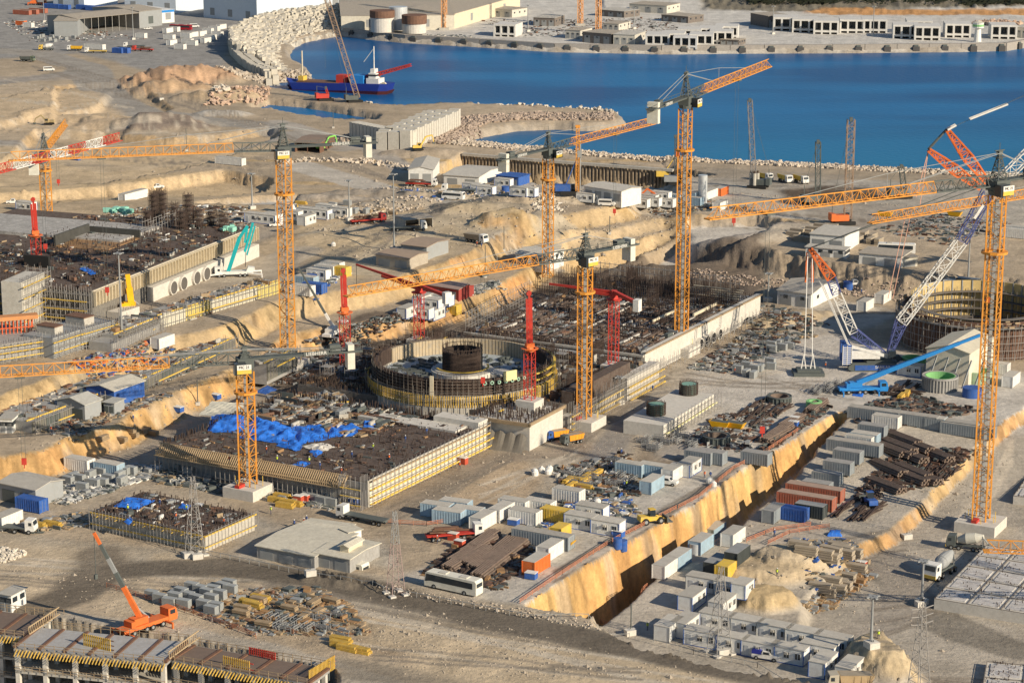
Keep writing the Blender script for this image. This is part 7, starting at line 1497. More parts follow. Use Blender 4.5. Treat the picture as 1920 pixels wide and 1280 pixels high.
# armour blocks of the breakwater
def armour():
    mb=MB(); bm=mat('armour_block',(.56,.52,.44),dirt=.25,dirtcol=(.4,.36,.3),rand=.0,var=.12)
    rows=[]
    outer=[P(x,y,2.) for x,y in ((436,98),(436,72),(470,52),(530,38),(600,28),(640,24))]; inner=[P(x,y,-2.) for x,y in ((560,150),(528,122),(530,98),(560,80),(600,70),(645,64))]
    for j in range(15):
        t=j/14; L=[outer[i].lerp(inner[i],t) for i in range(6)]; zz=7.5*(1-t)-2*t+U_(-.2,.2)
        for a,b in zip(L,L[1:]):
            l=(b-a).length; n=int(l/4.)
            for i in range(n): q=a.lerp(b,(i+.5*(j%2))/n)+Vector((U_(-1,1),U_(-1,1),0)); mb.rbox(q.x,q.y,zz-1+U_(-.5,.5),U_(2.3,3.2),U_(1.8,2.6),4.,ang(a,b)+U_(-.6,.6),0,U_(-.5,.5))
    o=mb.build('armour_blocks',bm); o['label']='rows of pale concrete armour blocks on the curved breakwater'; o['kind']='stuff'
    mb=MB(); L=[P(x,y,2) for x,y in ((440,66),(432,78),(436,96),(452,112),(474,128),(496,136),(512,148))]
    for a,b in zip(L,L[1:]):
        n=int((b-a).length/4.2)
        for i in range(n):
            for k in range(2): q=a.lerp(b,i/n)+perp((b-a).normalized())*(k*4.); mb.rbox(q.x,q.y,H(q.x,q.y)+2,3.6,3.2,5.,ang(a,b)+U_(-.1,.1))
    o=mb.build('crest_blocks',bm); o['label']='double line of cubic crest blocks behind the breakwater'; o['kind']='stuff'
armour()
# scrub on the far hillside
def scrub():
    mb=MB()
    for i in range(1500):
        px=U_(1400,1920); py=U_(-4,14) if px<1560 or px>1800 or R()<.3 else U_(-4,4)
        q=P(px,py,0); q.z=H(q.x,q.y); r=U_(1.2,3.2)
        for k in range(7): a,b,c=U_(-1,1)*r,U_(-1,1)*r,U_(0,1.2)*r; s=U_(.5,1.1)*r*.6; mb.quad([(q.x+a-s,q.y+b,q.z+c),(q.x+a+s*.3,q.y+b-s,q.z+c+s*.4),(q.x+a+s,q.y+b,q.z+c+s),(q.x+a-s*.4,q.y+b+s,q.z+c+s*.8)])
    o=mb.build('hillside_scrub',mat('scrub_green',(.055,.062,.035),.9,var=.4)); o['label']='dark green scrub on the far hillside'; o['kind']='stuff'
scrub()

def stones(label,poly,n,size=(.12,.45),m=None):
    pts=[G(*p) for p in poly]; mb=MB()
    for i in range(n):
        a,b=R(),R(); q=pts[0].lerp(pts[1],a).lerp(pts[3].lerp(pts[2],a),b); z=H(q.x,q.y); r=U_(*size)*(1 if R()<.95 else 2.2); k=len(mb.v)
        mb.v+=[(q.x+r,q.y,z),(q.x,q.y+r*U_(.6,1),z),(q.x-r,q.y,z),(q.x,q.y-r,z),(q.x,q.y,z+r*U_(.5,1.))]; mb.f+=[(k,k+1,k+4),(k+1,k+2,k+4),(k+2,k+3,k+4),(k+3,k,k+4)]; mb.m+=[0]*4
    o=mb.build('scattered_stones',m or mat('dusty_stone',(.34,.29,.23),var=.3)); o['label']=label; o['kind']='stuff'
stones('small stones scattered over the foreground earth',[(-20,1060),(700,1120),(1500,1300),(300,1190)],780,(.08,.3)); stones('small stones on the sand below the haul road',[(560,1160),(1000,1200),(1400,1280),(760,1270)],450,(.08,.3)); stones('stones scattered on the apron',[(700,980),(900,860),(1200,800),(1050,960)],270,(.08,.3))
stones('stones on the western earthworks',[(0,150),(500,220),(520,340),(0,330)],660,(.15,.4)); stones('stones on the middle terrace',[(560,380),(1250,400),(1280,460),(600,500)],960,(.15,.6)); stones('stones in the cutting',[(1300,1010),(1600,840),(1750,930),(1450,1120)],360,(.1,.35)); stones('stones on the eastern road',[(1550,1150),(1800,850),(1900,850),(1750,1280)],270,(.1,.35)); stones('stones on the shore yard',[(600,290),(1300,360),(1900,400),(700,350)],540,(.15,.5)); stones('stones on the golden bank',[(0,800),(450,720),(560,690),(60,930)],270,(.15,.5))

FS=mat('far_plaster',(.60,.57,.50),dirt=.3)
for i,(a,b,c,h) in enumerate((((1000,48),(1040,50),(1010,42),5),((1060,72),(1088,74),(1066,66),5),((1092,80),(1146,84),(1100,72),6),((1150,84),(1190,86),(1156,76),6),((1440,52),(1480,50),(1446,44),7),((905,30),(960,34),(912,24),5),((1120,30),(1170,34),(1128,24),4),((1180,22),(1250,26),(1190,16),5),((1240,40),(1290,44),(1250,34),4),((1895,70),(1925,72),(1900,62),6),((1350,90-6),(1385,86),(1354,80),3),((1130,56),(1160,58),(1136,50),4))):
    shed('quay_building',a,b,c,h,0,FS if i%2 else mat('far_dark_formwork',(.16,.14,.13),dirt=.4),TANR if i%3 else ROOFW,'','building',gable='flat',doors=3,wins=3,own=['flat store behind the caisson by the cement plant','low plant room on the quay','dark shuttered block on the quay edge','braced formwork block beside the first harbour caissons','white block at the west end of the quay caissons','grey office behind the cement hall','dark store behind the far crane masts','long pale store below the hillside road','dark store behind the harbour caissons','white block at the eastern photo edge of the quay','low dark rack in front of the harbour caissons','dark formwork stack between far crane masts'][i])
# ---------------------------------------------------------------- cabins and containers, one by one
V_=VD+math.pi; U2=UD
def many(rows,desc,kind,g='portable site cabins',dz=0):
    for r in rows: cab(r[0],r[1],r[2] if len(r)>2 else V_,desc,kind,g=g,dz=dz)
for x,y in ((1318,1206),(1372,1216),(1426,1227),(1480,1237)): cab(x,y,V_,'blue framed front row cabin','c6')
for x,y in ((1346,1174),(1400,1184),(1454,1195),(1508,1206),(1562,1217)): cab(x,y,V_,'white back row cabin','cw')
cab(1536,1232,V_,'','c6',own='white cabin tucked between the two long rows of the village')
cab(1543,1258,UD,'','c6',own='white cabin with blue frame set crosswise behind the parked white car'); cab(1592,1268,UD,'','cw',own='last white cabin of the village, beside the tall sand heap')
cab(1254,1190,UD,'','cw',own='white cabin at the west end of the village next to the dark pole'); cab(1284,1184,UD,'','c6',own='second white cabin at the west end of the village')
for x,y in ((1320,1104),(1372,1114)): cab(x,y,V_,'white courtyard cabin','cw')
cab(1297,1134,UD,'','c6',own='white cabin closing the west side of the courtyard'); cab(1354,1146,UD,'','cw',own='white cabin standing inside the courtyard'); cab(1392,1116,UD,'','c4',own='small white cabin with red trim at the east end of the courtyard')
cab(1247,1075,UD,'','k6w',own='white container at the lip of the trench, lower one'); cab(1272,1058,UD,'','k6u',own='pale blue container at the lip of the trench, upper one')
cab(1314,1030,UD,'','k6u',own='white and blue container beside the silver tank'); cab(1338,1010,UD,'','k6u',own='pale blue container behind the silver tank'); cab(1374,1016,UD,'','k6w',own='white container nearest the orange rock face')
cab(1343,1072,UD,'','k6g',own='dark grey container beside the yellow one'); cab(1382,1052,UD,'','k6g',own='dark grey container on the crest of the sand heap'); cab(1360,1080,UD,'','k4y',own='yellow container squeezed between dark grey ones')
cab(1005,1068,UD,'','k6r',own='orange red container at the east end of the pipe yard'); cab(1031,1044,UD,'','k6w',own='white container continuing the line of the orange one')
cab(1018,1022,V_,'','k12t',own='long grey store with white and dark doors above the orange container'); cab(1050,1008,UD,'','k4y',own='short yellow container behind the long grey store')
cab(1044,978,V_,'','k6y',own='yellow doored container in the row of white cabins'); cab(1090,988,V_,'','c6',own='first white cabin right of the yellow doors'); cab(1140,998,V_,'','c6',own='second white cabin right of the yellow doors'); cab(1110,972,V_,'','c6',own='white cabin in the second row behind the yellow doors')
for x,y in ((820,968),(855,962),(842,980),(878,976)): cab(x,y,V_+.1,'flat pale blue roofed store','k6u',g='shipping containers')
for x,y in ((905,988),(940,972),(965,958),(1012,960),(985,978)): cab(x,y,UD if x in (905,940) else V_,'white container','k6w',g='shipping containers')
cab(1066,905+35,V_,'','k6w',own='white container at the back of the scrap yard') ; cab(1183,890,V_,'','k6u',own='blue grey cabin with tan roof in the shadow by the persons'); cab(1225,893,V_,'','k6u',own='smaller blue grey store right of the tan roofed cabin'); cab(1262,898,UD,'','k6w',own='white container behind the parked white pickup'); cab(1292,888,UD,'','c6',own='white cabin between pickup and grey stores')
cab(1312,868,V_,'','k6t',own='grey store with open dark doors, left of two'); cab(1334,866,V_,'','k6t',own='grey store with open dark doors, right of two'); cab(1418,868,V_,'','k6t',own='small open shed on the rim above the golden rock face') 
cab(1222,920,UD,'','k6u',own='blue grey box between the pickup and the frames')
# slope of the cutting
for x,y in ((1551,908),(1572,888),(1532,925)): cab(x,y,V_,'slate roofed container','k6t',g='shipping containers')
for x,y,k in ((1590,864,'k6t'),(1602,848,'k12t'),(1622,832,'k6u'),(1636,818,'k6t'),(1662,800,'k6w'),(1612,838,'k6w')): cab(x,y,V_,'pale grey container',k,g='shipping containers')
cab(1512,948,V_,'','k12r',own='dusty red container, lower of two in the cutting'); cab(1528,932,V_,'','k12r',own='dusty red container, upper of two in the cutting'); cab(1450,972,UD,'','k6t',own='grey container west of the blue tank frames'); cab(1520,966,V_,'','k6g',own='dark open container below the red ones'); cab(1486,972,V_,'','k6b',own='blue container below the red ones')
for x,y in ((1710,797),(1748,802),(1786,810),(1815,818),(1640,786)): cab(x,y,V_,'long dusty container','k12t' if x!=1748 else 'k6u',g='shipping containers')
cab(1707,702,V_,'','c6',own='grey white cabin beside the blue crane boom'); cab(1868,700,V_,'','k6w',own='white box behind the largest mast, upper'); cab(1895,722,UD,'','k6w',own='white box behind the largest mast, lower')
# north east
cab(1622,580,UD,'','k6w',own='white container casting a shadow below the rocky bank'); cab(1655,565,UD,'','k6w',own='pale container at the foot of the rocky bank'); cab(1790,545,V_,'','k6w',own='white box before the ochre tank shell, left'); cab(1815,543,V_,'','k6g',own='dark box before the ochre tank shell'); cab(1838,548,V_,'','k6w',own='white box before the ochre tank shell, right')
for x,y in ((1895,440),(1915,446)): cab(x,y,V_,'pale old container','k12w',g='shipping containers')
for x,y in ((1200,388),(1222,388),(1248,390),(1216,380),(1240,378),(1120,382),(1138,383),(1100,380)): cab(x,y,V_,'white shore cabin','cw')
for x,y,k in ((1325,372,'k12w'),(1300,385,'k6u'),(1352,366,'k6r'),(1350,392,'k6w'),(1290,375,'k6u'),(1262,380,'k6u')): cab(x,y,UD if k!='k6u' else V_,'container of the shore camp',k,g='shipping containers')
for x,y in ((900,362),(912,364),(945,350),(975,366),(990,368),(885,358)): cab(x,y,V_,'blue trimmed white cabin','c6')
# west
for x,y,w_ in ((492,418,V_),(515,416,V_),(548,412,V_),(575,420,UD),(590,408,V_),(612,400,V_),(536,398,V_),(640,405,V_)): cab(x,y,w_,'white cabin','c12' if x in (492,590) else 'cw')
cab(250,374,UD,'','k12w',own='long white container on the terrace with a shadow at its left'); cab(50,394,V_,'','c6',own='small white cabin below the pickup on the western terrace'); cab(432,308,V_,'','k12w',own='striped white and dark container on the haul road'); cab(305,650,UD,'','k6w',own='bright white box west of the tallest crane')
for x,y,k in ((612,514,'k6w'),(624,508,'k6w'),(636,516,'k6y'),(590,548,'k6b'),(568,552,'k6w'),(598,522,'cw'),(575,535,'k6u')): cab(x,y,V_,'cabin' if k=='cw' else {'k6w':'white container','k6y':'yellow container','k6b':'blue container','k6u':'pale blue container'}[k],k,g='shipping containers')
for x,y,w_ in ((764,592,UD),(790,594,V_),(815,596,UD),(808,578,V_),(828,572,V_),(793,572,UD)): cab(x,y,w_,'white cabin','c6')
cab(848,588,V_,'','k4y',own='orange yellow skip container at the small camp')
cab(60,955,V_,'','k6b',own='blue container under the tin roof edge'); cab(14,985,UD,'','k6w',own='white container at the western edge near the parked lorry'); cab(205,890,V_,'','k6u',own='white flat store in the western lay-down yard'); cab(150,880,V_,'','k6w',own='white container in the western lay-down yard')
# port containers
for i,(x,y) in enumerate(((315,62),(327,60),(318,75),(322,85),(338,92),(350,72),(362,70),(352,82),(360,85),(378,68),(390,62),(402,58),(415,55),(395,74),(372,80),(386,80),(408,68))): cab(x,y,V_ if i%3 else UD,'white port container','k6w',g='shipping containers')
cab(178,92,V_,'','k12w',own='tall cream container standing behind the yellow flatbed'); cab(222,100,V_,'','k6b',own='left blue box by the red lorry'); cab(233,100,V_,'','k6b',own='right blue box by the red lorry'); cab(265,72,V_,'','k6w',own='single white container beside the floodlight in the port')
for x,y in ((42,28),(56,26),(72,24)): cab(x,y,V_,'rust red container','k12r',g='shipping containers')
for x,y in ((98,16),(116,17)): cab(x,y,V_,'blue container','k12b',g='shipping containers')
cab(40,48,V_,'','k6r',own='orange box in the port storage yard'); cab(54,52,V_,'','k6w',own='cream box right of the orange one in the port yard')
for x,y in ((160,18),(178,20),(196,20),(214,22)): cab(x,y,V_,'blue striped container','k12b',g='shipping containers')
# ---------------------------------------------------------------- vehicles
def veh(key,fn,px,py,yaw,label,cat,g=None,z=None):
    o=proto(key,fn); put(o,px,py,yaw,z); T(o,'',cat,px,py,g,own=label); o.scale=(1.2,1.2,1.2) if key=='mix' else (.72,.8,.8) if key[:4]=='omix' else (1,1,1); return o
D=math.radians
CRM=mat('cream_coach',(.80,.77,.66),.4,dirt=.15)
veh('coach1',lambda:bus(12.,CRM),850,1108,D(148),'big cream coach with black window band beside the pipe yard','bus','coaches')
veh('coach1',lambda:bus(12.,CRM),640,1076,D(149),'dusty coach half hidden behind the low pale roofs','bus','coaches',z=-2.2)
veh('coach2',lambda:bus(12.,WHT),1680,474,D(170),'long white coach with a dark window band by the workshop','bus','coaches')
veh('midi',lambda:bus(8.,WHT,2.9),850,373,D(160),'white midibus on the shore road','bus'); veh('redbus',lambda:bus(14.,mat('dark_red_body',(.35,.02,.03),.4)),339,57,D(165),'dark red coach in the port yard','bus')
veh('van',van,92,134,D(15),'white minibus driving on the far haul road','minibus','white minibuses'); veh('van',van,1152,383,D(-12),'white minibus by the long shore shed','minibus','white minibuses'); veh('van',van,1138,386,D(-12),'second white minibus by the long shore shed','minibus','white minibuses'); veh('van',van,365,52,D(10),'white minibus right of the dark red coach','minibus','white minibuses')
veh('pickup',pickup,1250,909,D(-22),'white double cab pickup beside the central stores','pickup','white pickups'); veh('pickup',pickup,25,382,D(190),'white pickup on the western terrace road','pickup','white pickups'); veh('pickup',pickup,295,355,D(20),'white pickup at the edge of the western slab site','pickup','white pickups'); veh('pickup',pickup,1602,541,D(5),'white off-roader next to the blue water tank','pickup','white pickups'); veh('pickup',pickup,278,56,D(8),'white pickup crossing the port yard','pickup','white pickups'); veh('pickup',pickup,520,425,D(10),'white pickup by the western camp','pickup','white pickups')
veh('pickupb',lambda:pickup(WHT,mat('navy_canvas',(.03,.04,.28))),1437,1234,D(-22),'white pickup with a navy canvas cover beside the cabin village','pickup')
veh('dump',dumper,1472,342,D(-70),'white and yellow dump truck on the shoreline, left of a pair','dump truck','dump trucks'); veh('dump',dumper,1502,343,D(-70),'white and yellow dump truck on the shoreline, right of a pair','dump truck','dump trucks'); veh('dump',dumper,1433,338,D(-60),'dump truck beside the concrete test columns','dump truck','dump trucks')
veh('ydump',lambda:dumper(WHT,mat('ochre_body',(.7,.4,.03))),140,95,D(175),'dump truck with an ochre tipping body at the port','dump truck'); veh('sdump',lambda:dumper(WHT,mat('spoil_body',(.35,.28,.2))),893,455,D(-40),'tipper with a high load on the curved dirt road','dump truck'); veh('gdump',lambda:dumper(mat('dull_green',(.14,.17,.12)),GREYM),52,116,D(-15),'dull green lorry near the far haul road','lorry')
veh('ndump',lambda:dumper(mat('beige_cab',(.5,.45,.36)),mat('sand_body',(.45,.33,.19))),1592,1288,D(185),'dusty tipper cut off by the lower photo edge','dump truck')
veh('fire',lambda:flatbed(REDM,RUST,REDM),268,96,D(170),'red lorry in the port yard','lorry'); veh('redl',lambda:flatbed(mat('dark_red_cab',(.3,.03,.03)),RUST,REDM),690,418,D(25),'red low loader in the sandy field','lorry'); veh('tank',lambda:mixer(YELL,WHT),88,95,D(178),'white bodied tanker with a yellow cab','lorry'); veh('yflat',lambda:flatbed(WHT,None,YELL),180,100,D(178),'lorry with a long yellow deck at the port','lorry')
veh('wl',lambda:flatbed(WHT),252,90,D(175),'white cab lorry left of the red one','lorry'); veh('wl',lambda:flatbed(WHT),680,976,D(150),'white cab articulated lorry below the front slab corner','lorry','white cab lorries'); veh('rl',lambda:flatbed(WHT,RUST,REDM),852,1010,D(15),'white cab lorry with a red deck amid the pipe yard','lorry','white cab lorries'); veh('wl',lambda:flatbed(WHT),16,995,D(-10),'white cab lorry at the western photo edge','lorry','white cab lorries')
veh('rl',lambda:flatbed(WHT,RUST,REDM),790,350,D(-10),'lorry with a loaded deck below the twin white sheds','lorry','white cab lorries'); veh('wl',lambda:flatbed(WHT),860,362,D(170),'white cab lorry beside the midibus','lorry','white cab lorries'); veh('wl',lambda:flatbed(WHT),765,432,D(10),'lorry outside the open grey garage','lorry','white cab lorries')
veh('mix',lambda:mixer(WHT,mat('grey_drum',(.35,.36,.36))),1765,1078,D(232),'white and yellow mixer lorry beside the gridded cast slab','concrete mixer'); 
veh('omix',lambda:dumper(BLUE,mat('orange_body',(.8,.32,.03))),1172,828,D(215),'orange bodied truck with blue cab below the podium corner','dump truck','orange bodied trucks'); veh('omix2',lambda:dumper(GREYM,mat('orange_body',(.8,.32,.03))),1205,836,D(218),'orange bodied truck with grey cab below the podium corner','dump truck','orange bodied trucks')

ALL[-2].location=G(1043,824); ALL[-1].location=G(1072,830); LBL[ALL[-2].name]=(1045,826); LBL[ALL[-1].name]=(1070,831)
veh('bowser',lambda:mixer(GREYM,mat('pale_drum',(.6,.58,.5))),1813,1030,D(160),'small yellow and grey trailer by the crane foundation','trailer')
veh('dig',digger,748,278,D(40),'yellow excavator among rubble by the block stack, left','excavator','yellow excavators'); veh('dig',digger,784,282,D(15),'yellow excavator among rubble by the block stack, right','excavator','yellow excavators'); veh('digg',lambda:digger(mat('lime_green',(.25,.65,.12))),603,282,D(20),'lime green excavator by the brown shelter','excavator'); veh('dig2',lambda:digger(mat('dusty_yellow',(.42,.33,.18)),'low'),92,234,D(170),'dusty excavator on the western earthworks','excavator'); veh('orex',lambda:digger(ORG,'low'),1194,376,D(-10),'orange tracked machine at the end of the shore shed','excavator'); veh('orex',lambda:digger(ORG,'low'),1182,378,D(170),'second orange machine at the end of the shore shed','excavator')
veh('ybkt',lambda:loader(YELL),1222,979,D(20),'small yellow loader on the trench edge','wheel loader','wheel loaders'); veh('bl',lambda:loader(BLUE),1630,945,D(100),'blue loader with raised arm in the cutting','loader')
# ---------------------------------------------------------------- material stacks: each a thing
def st_panels(): e=empty('formwork_stack',(0,0,0)); [MBs(lambda m,i=i:m.rbox(0,0,.15+i*.26,2.7,1.3,.2),'panel',mat('galv_panel',(.36,.38,.38),.5,dirt=.2),e) for i in range(7)]; return e
def st_timber(): e=empty('timber_stack',(0,0,0)); [MBs(lambda m,i=i:m.rbox(U_(-.1,.1),U_(-.1,.1),.15+i*.3,3.2,1.3,.24),'layer',WOOD,e) for i in range(4)]; return e
def st_beams(): e=empty('yellow_beam_bundle',(0,0,0)); [MBs(lambda m,i=i:m.rbox(0,-.6+i*.3+.0,.3+(i%2)*.1,4.2,.2,.55),'beam',PLY,e) for i in range(5)]; [MBs(lambda m,i=i:m.rbox(.2,-.45+i*.3,.85,4.0,.2,.45),'beam',PLY,e) for i in range(4)]; return e
def st_pipes(L=11,n=7,m=PIPE):
    e=empty('pipe_bundle',(0,0,0))
    for j in range(3):
        for i in range(n-j): MBs(lambda q,i=i,j=j:q.cyl((-L/2+U_(-.4,.4),(i-(n-j)/2)*.52,.28+j*.44),(L/2+U_(-.4,.4),(i-(n-j)/2)*.52,.28+j*.44),.25,8),'pipe',m,e)
    return e
def st_bars(): 
    e=empty('rebar_bundle',(0,0,0))
    for i in range(8): MBs(lambda q:q.beam((-5+U_(-1,1),U_(-.9,.9),U_(.1,.7)),(5+U_(-1,1),U_(-.9,.9),U_(.1,.7)),.22),'bar_bundle',REB,e)
    return e
def st_frames():
    e=empty('scaffold_rack',(0,0,0)); MBs(lambda q:[q.beam((x,y,0),(x,y,1.4),.1) for x in (-1.2,0,1.2) for y in (-.7,.7)]+[q.beam((-1.2,y,z),(1.2,y,z),.1) for y in (-.7,.7) for z in (.2,.8,1.35)],'rack',MIDG,e); MBs(lambda q:[q.beam((-1.5,-.5+i*.12,.3+(i%4)*.2),(1.5,-.5+i*.12,.3+(i%4)*.2),.09) for i in range(9)],'tubes',SCAF,e); return e
def st_crate(m=BLUE): e=empty('storage_crate',(0,0,0)); MBs(lambda q:q.box(-1.1,1.1,-.8,.8,.1,1.3),'box',m,e); MBs(lambda q:q.box(-1.15,1.15,-.85,.85,1.3,1.42),'lid',WHT,e); return e
def st_block(): e=empty('plank_stack',(0,0,0)); [MBs(lambda q,i=i:q.rbox(U_(-.15,.15),0,.25+i*.5,4.6,1.6,.42),'layer',mat('grey_timber',(.40,.34,.26),dirt=.3),e) for i in range(4)]; return e
def st_bag(): e=empty('bulk_bag',(0,0,0)); MBs(lambda q:(q.cyl((0,0,0),(0,0,.8),.75,10,r2=.8),q.cyl((0,0,.8),(0,0,1.2),.8,10,r2=.3)),'bag',WHT,e); MBs(lambda q:q.box(-.3,.3,-.05,.05,1.2,1.4),'loop',WHT,e); return e
def st_skip(m=None): e=empty('yellow_skip',(0,0,0)); MBs(lambda q:q.hexa([(-1.8,-.9,.2),(1.8,-.9,.2),(1.8,.9,.2),(-1.8,.9,.2),(-2.6,-1.1,1.6),(2.6,-1.1,1.6),(2.6,1.1,1.6),(-2.6,1.1,1.6)]),'tub',mat('chrome_yellow',(.9,.48,.02)),e); MBs(lambda q:q.box(-2.3,2.3,-.95,.95,1.61,1.64),'load',GREYM,e); return e
def st_green(): e=empty('pipe_ring',(0,0,0)); MBs(lambda q:q.ring(0,0,0,.5,2.2,2.5,28),'ring',PIPE,e); return e
def st_red(): e=empty('red_crate',(0,0,0)); MBs(lambda q:q.box(-1,1,-.7,.7,0,1.5),'box',mat('brick_red',(.5,.09,.05)),e); MBs(lambda q:q.box(-1.05,1.05,-.75,.75,1.5,1.6),'lid',WHT,e); return e
ST={'p':(st_panels,'grey formwork panel stack'),'t':(st_timber,'timber stack'),'b':(st_beams,'yellow beam bundle'),'i':(st_pipes,'brown pipe bundle'),'r':(st_bars,'rusty rebar bundle'),'f':(st_frames,'scaffold tube rack'),'c':(st_crate,'blue crate'),'k':(st_block,'grey plank stack'),'g':(st_bag,'white bulk bag'),'s':(st_skip,'yellow skip'),'o':(st_green,'steel hoop'),'d':(st_red,'red crate')}
def stacks(k,spots,yaw=None):
    fn,ds=ST[k]
    for s in spots:
        o=proto('st_'+k,fn); q=G(s[0],s[1]); o.location=q; o.rotation_euler=(0,0,(s[2] if len(s)>2 else (yaw if yaw is not None else VD))+U_(-.08,.08)); T(o,ds,ds.split()[-1] if k not in 'bfi' else ds.split()[-1],s[0],s[1],ds+'s')
def scatter(k,poly,n,yaw=None,seed=0):
    rs=random.Random(seed+n); a,b,c,d=poly; sp=[]
    for i in range(n):
        for tr in range(20):
            s,t=rs.random(),rs.random(); x=(a[0]*(1-s)+b[0]*s)*(1-t)+(d[0]*(1-s)+c[0]*s)*t; y=(a[1]*(1-s)+b[1]*s)*(1-t)+(d[1]*(1-s)+c[1]*s)*t
            if all(abs(x-p[0])+2*abs(y-p[1])>16 for p in sp): break
        sp.append((x,y))
    sp=[(x,y,(UD if rs.random()<.4 else VD) if yaw is None else yaw) for x,y in sp]; stacks(k,sp)
stacks('p',[(285,1122),(300,1128),(318,1135),(345,1138),(352,1124),(368,1130),(382,1140),(396,1128),(400,1112),(418,1108),(430,1102),(375,1112),(360,1108),(405,1146),(340,1118),(388,1120),(412,1122),(328,1126),(432,1112),(396,1152)])
stacks('p',[(590,940),(603,945),(615,938),(622,948),(580,936)]); scatter('p',[(100,905),(230,880),(270,895),(160,930)],14); scatter('p',[(1370,700-5),(1440,680),(1460,700),(1400,712)],8)
stacks('b',[(520,940),(530,934),(541,945),(535,952),(552,948),(490,1124),(475,1138),(468,1134),(640,1212),(652,1218),(665,1222),(676,1224),(640,1204)]); stacks('b',[(1700,740),(1690,745)],yaw=UD+.1); scatter('b',[(1060,905),(1120,890),(1130,915),(1075,925)],7); stacks('b',[(530,385),(548,388),(565,383),(100,985),(70,1008-20)])
scatter('t',[(430,1120),(640,1130),(680,1180),(470,1185)],9); scatter('r',[(820,1050),(900,1010),(960,1040),(890,1085)],8,yaw=UD)
scatter('i',[(840,1045),(915,1000),(985,1030),(910,1080)],13,yaw=UD+.05); scatter('i',[(1540,970),(1600,850),(1650,870),(1590,975)],0,yaw=UD)
scatter('i',[(1655,845),(1700,815),(1800,838),(1745,875)],7,yaw=VD-.5); scatter('i',[(1620,905),(1660,875),(1740,890),(1700,925)],5,yaw=VD-.5); scatter('r',[(1720,890),(1760,860),(1840,850),(1770,905)],8,yaw=UD); scatter('r',[(1560,955),(1640,920),(1690,930),(1620,975)],8,yaw=UD)
scatter('r',[(1330,790),(1440,745),(1500,770),(1400,800)],10,yaw=UD); scatter('i',[(1430,835),(1480,790),(1545,755),(1500,805)],4,yaw=UD); scatter('f',[(1060,880),(1180,860),(1190,910),(1070,920)],16); scatter('f',[(1200,820),(1290,800),(1300,840),(1210,850)],12); scatter('f',[(500,1150),(660,1160),(640,1200),(520,1185)],12)
scatter('k',[(1525,1110),(1600,1070),(1620,1085),(1550,1120)],8,yaw=V_); scatter('k',[(1535,1050),(1590,1020),(1620,1030),(1560,1062)],7,yaw=V_); stacks('k',[(1500,1030),(1512,1040)])
stacks('c',[(1488,800),(1490,790),(968-5,1002-20),(996,1085),(1160,1030-25),(930,335),(335,770),(405,745),(665,975-30),(370,960),(145,300)]); stacks('s',[(1350,800),(1378,802),(1055,1024),(1660,405),(1790,405)])
scatter('g',[(1000,885),(1030,880),(1035,890),(1005,895)],6); stacks('g',[(1330,905),(1337,912),(645,1010),(1120,945),(625,460)]); stacks('d',[(560,942),(572,940),(862,1024),(868,870),(1615,1065),(100,800-20),(850,1012)])
stacks('o',[(1620,790),(1680,760),(1720,775),(1760,765),(1800,775),(1700,790),(1745,790)]); scatter('o',[(1600,790),(1700,765),(1820,770),(1760,800)],8)
scatter('f',[(1520,735),(1570,720),(1590,730),(1540,745)],7); scatter('r',[(1640,735),(1700,722),(1720,735),(1660,745)],5); scatter('p',[(1440,650),(1480,640),(1490,655),(1450,665)],6)
scatter('p',[(300,860),(420,870),(430,900),(330,890)],10); scatter('t',[(180,820),(300,800),(310,815),(200,830)],6); scatter('k',[(1480,440),(1560,425),(1600,450),(1500,460)],16,yaw=V_); scatter('k',[(1590,435),(1640,440),(1660,460),(1620,465)],6,yaw=UD)
scatter('p',[(60,68),(110,62),(150,72),(80,85)],14); scatter('t',[(640,400),(720,385),(760,400),(680,425)],6); scatter('p',[(580,395),(650,385),(690,400),(600,415)],10); scatter('f',[(1230,790),(1290,850),(1310,845),(1250,780)],5)
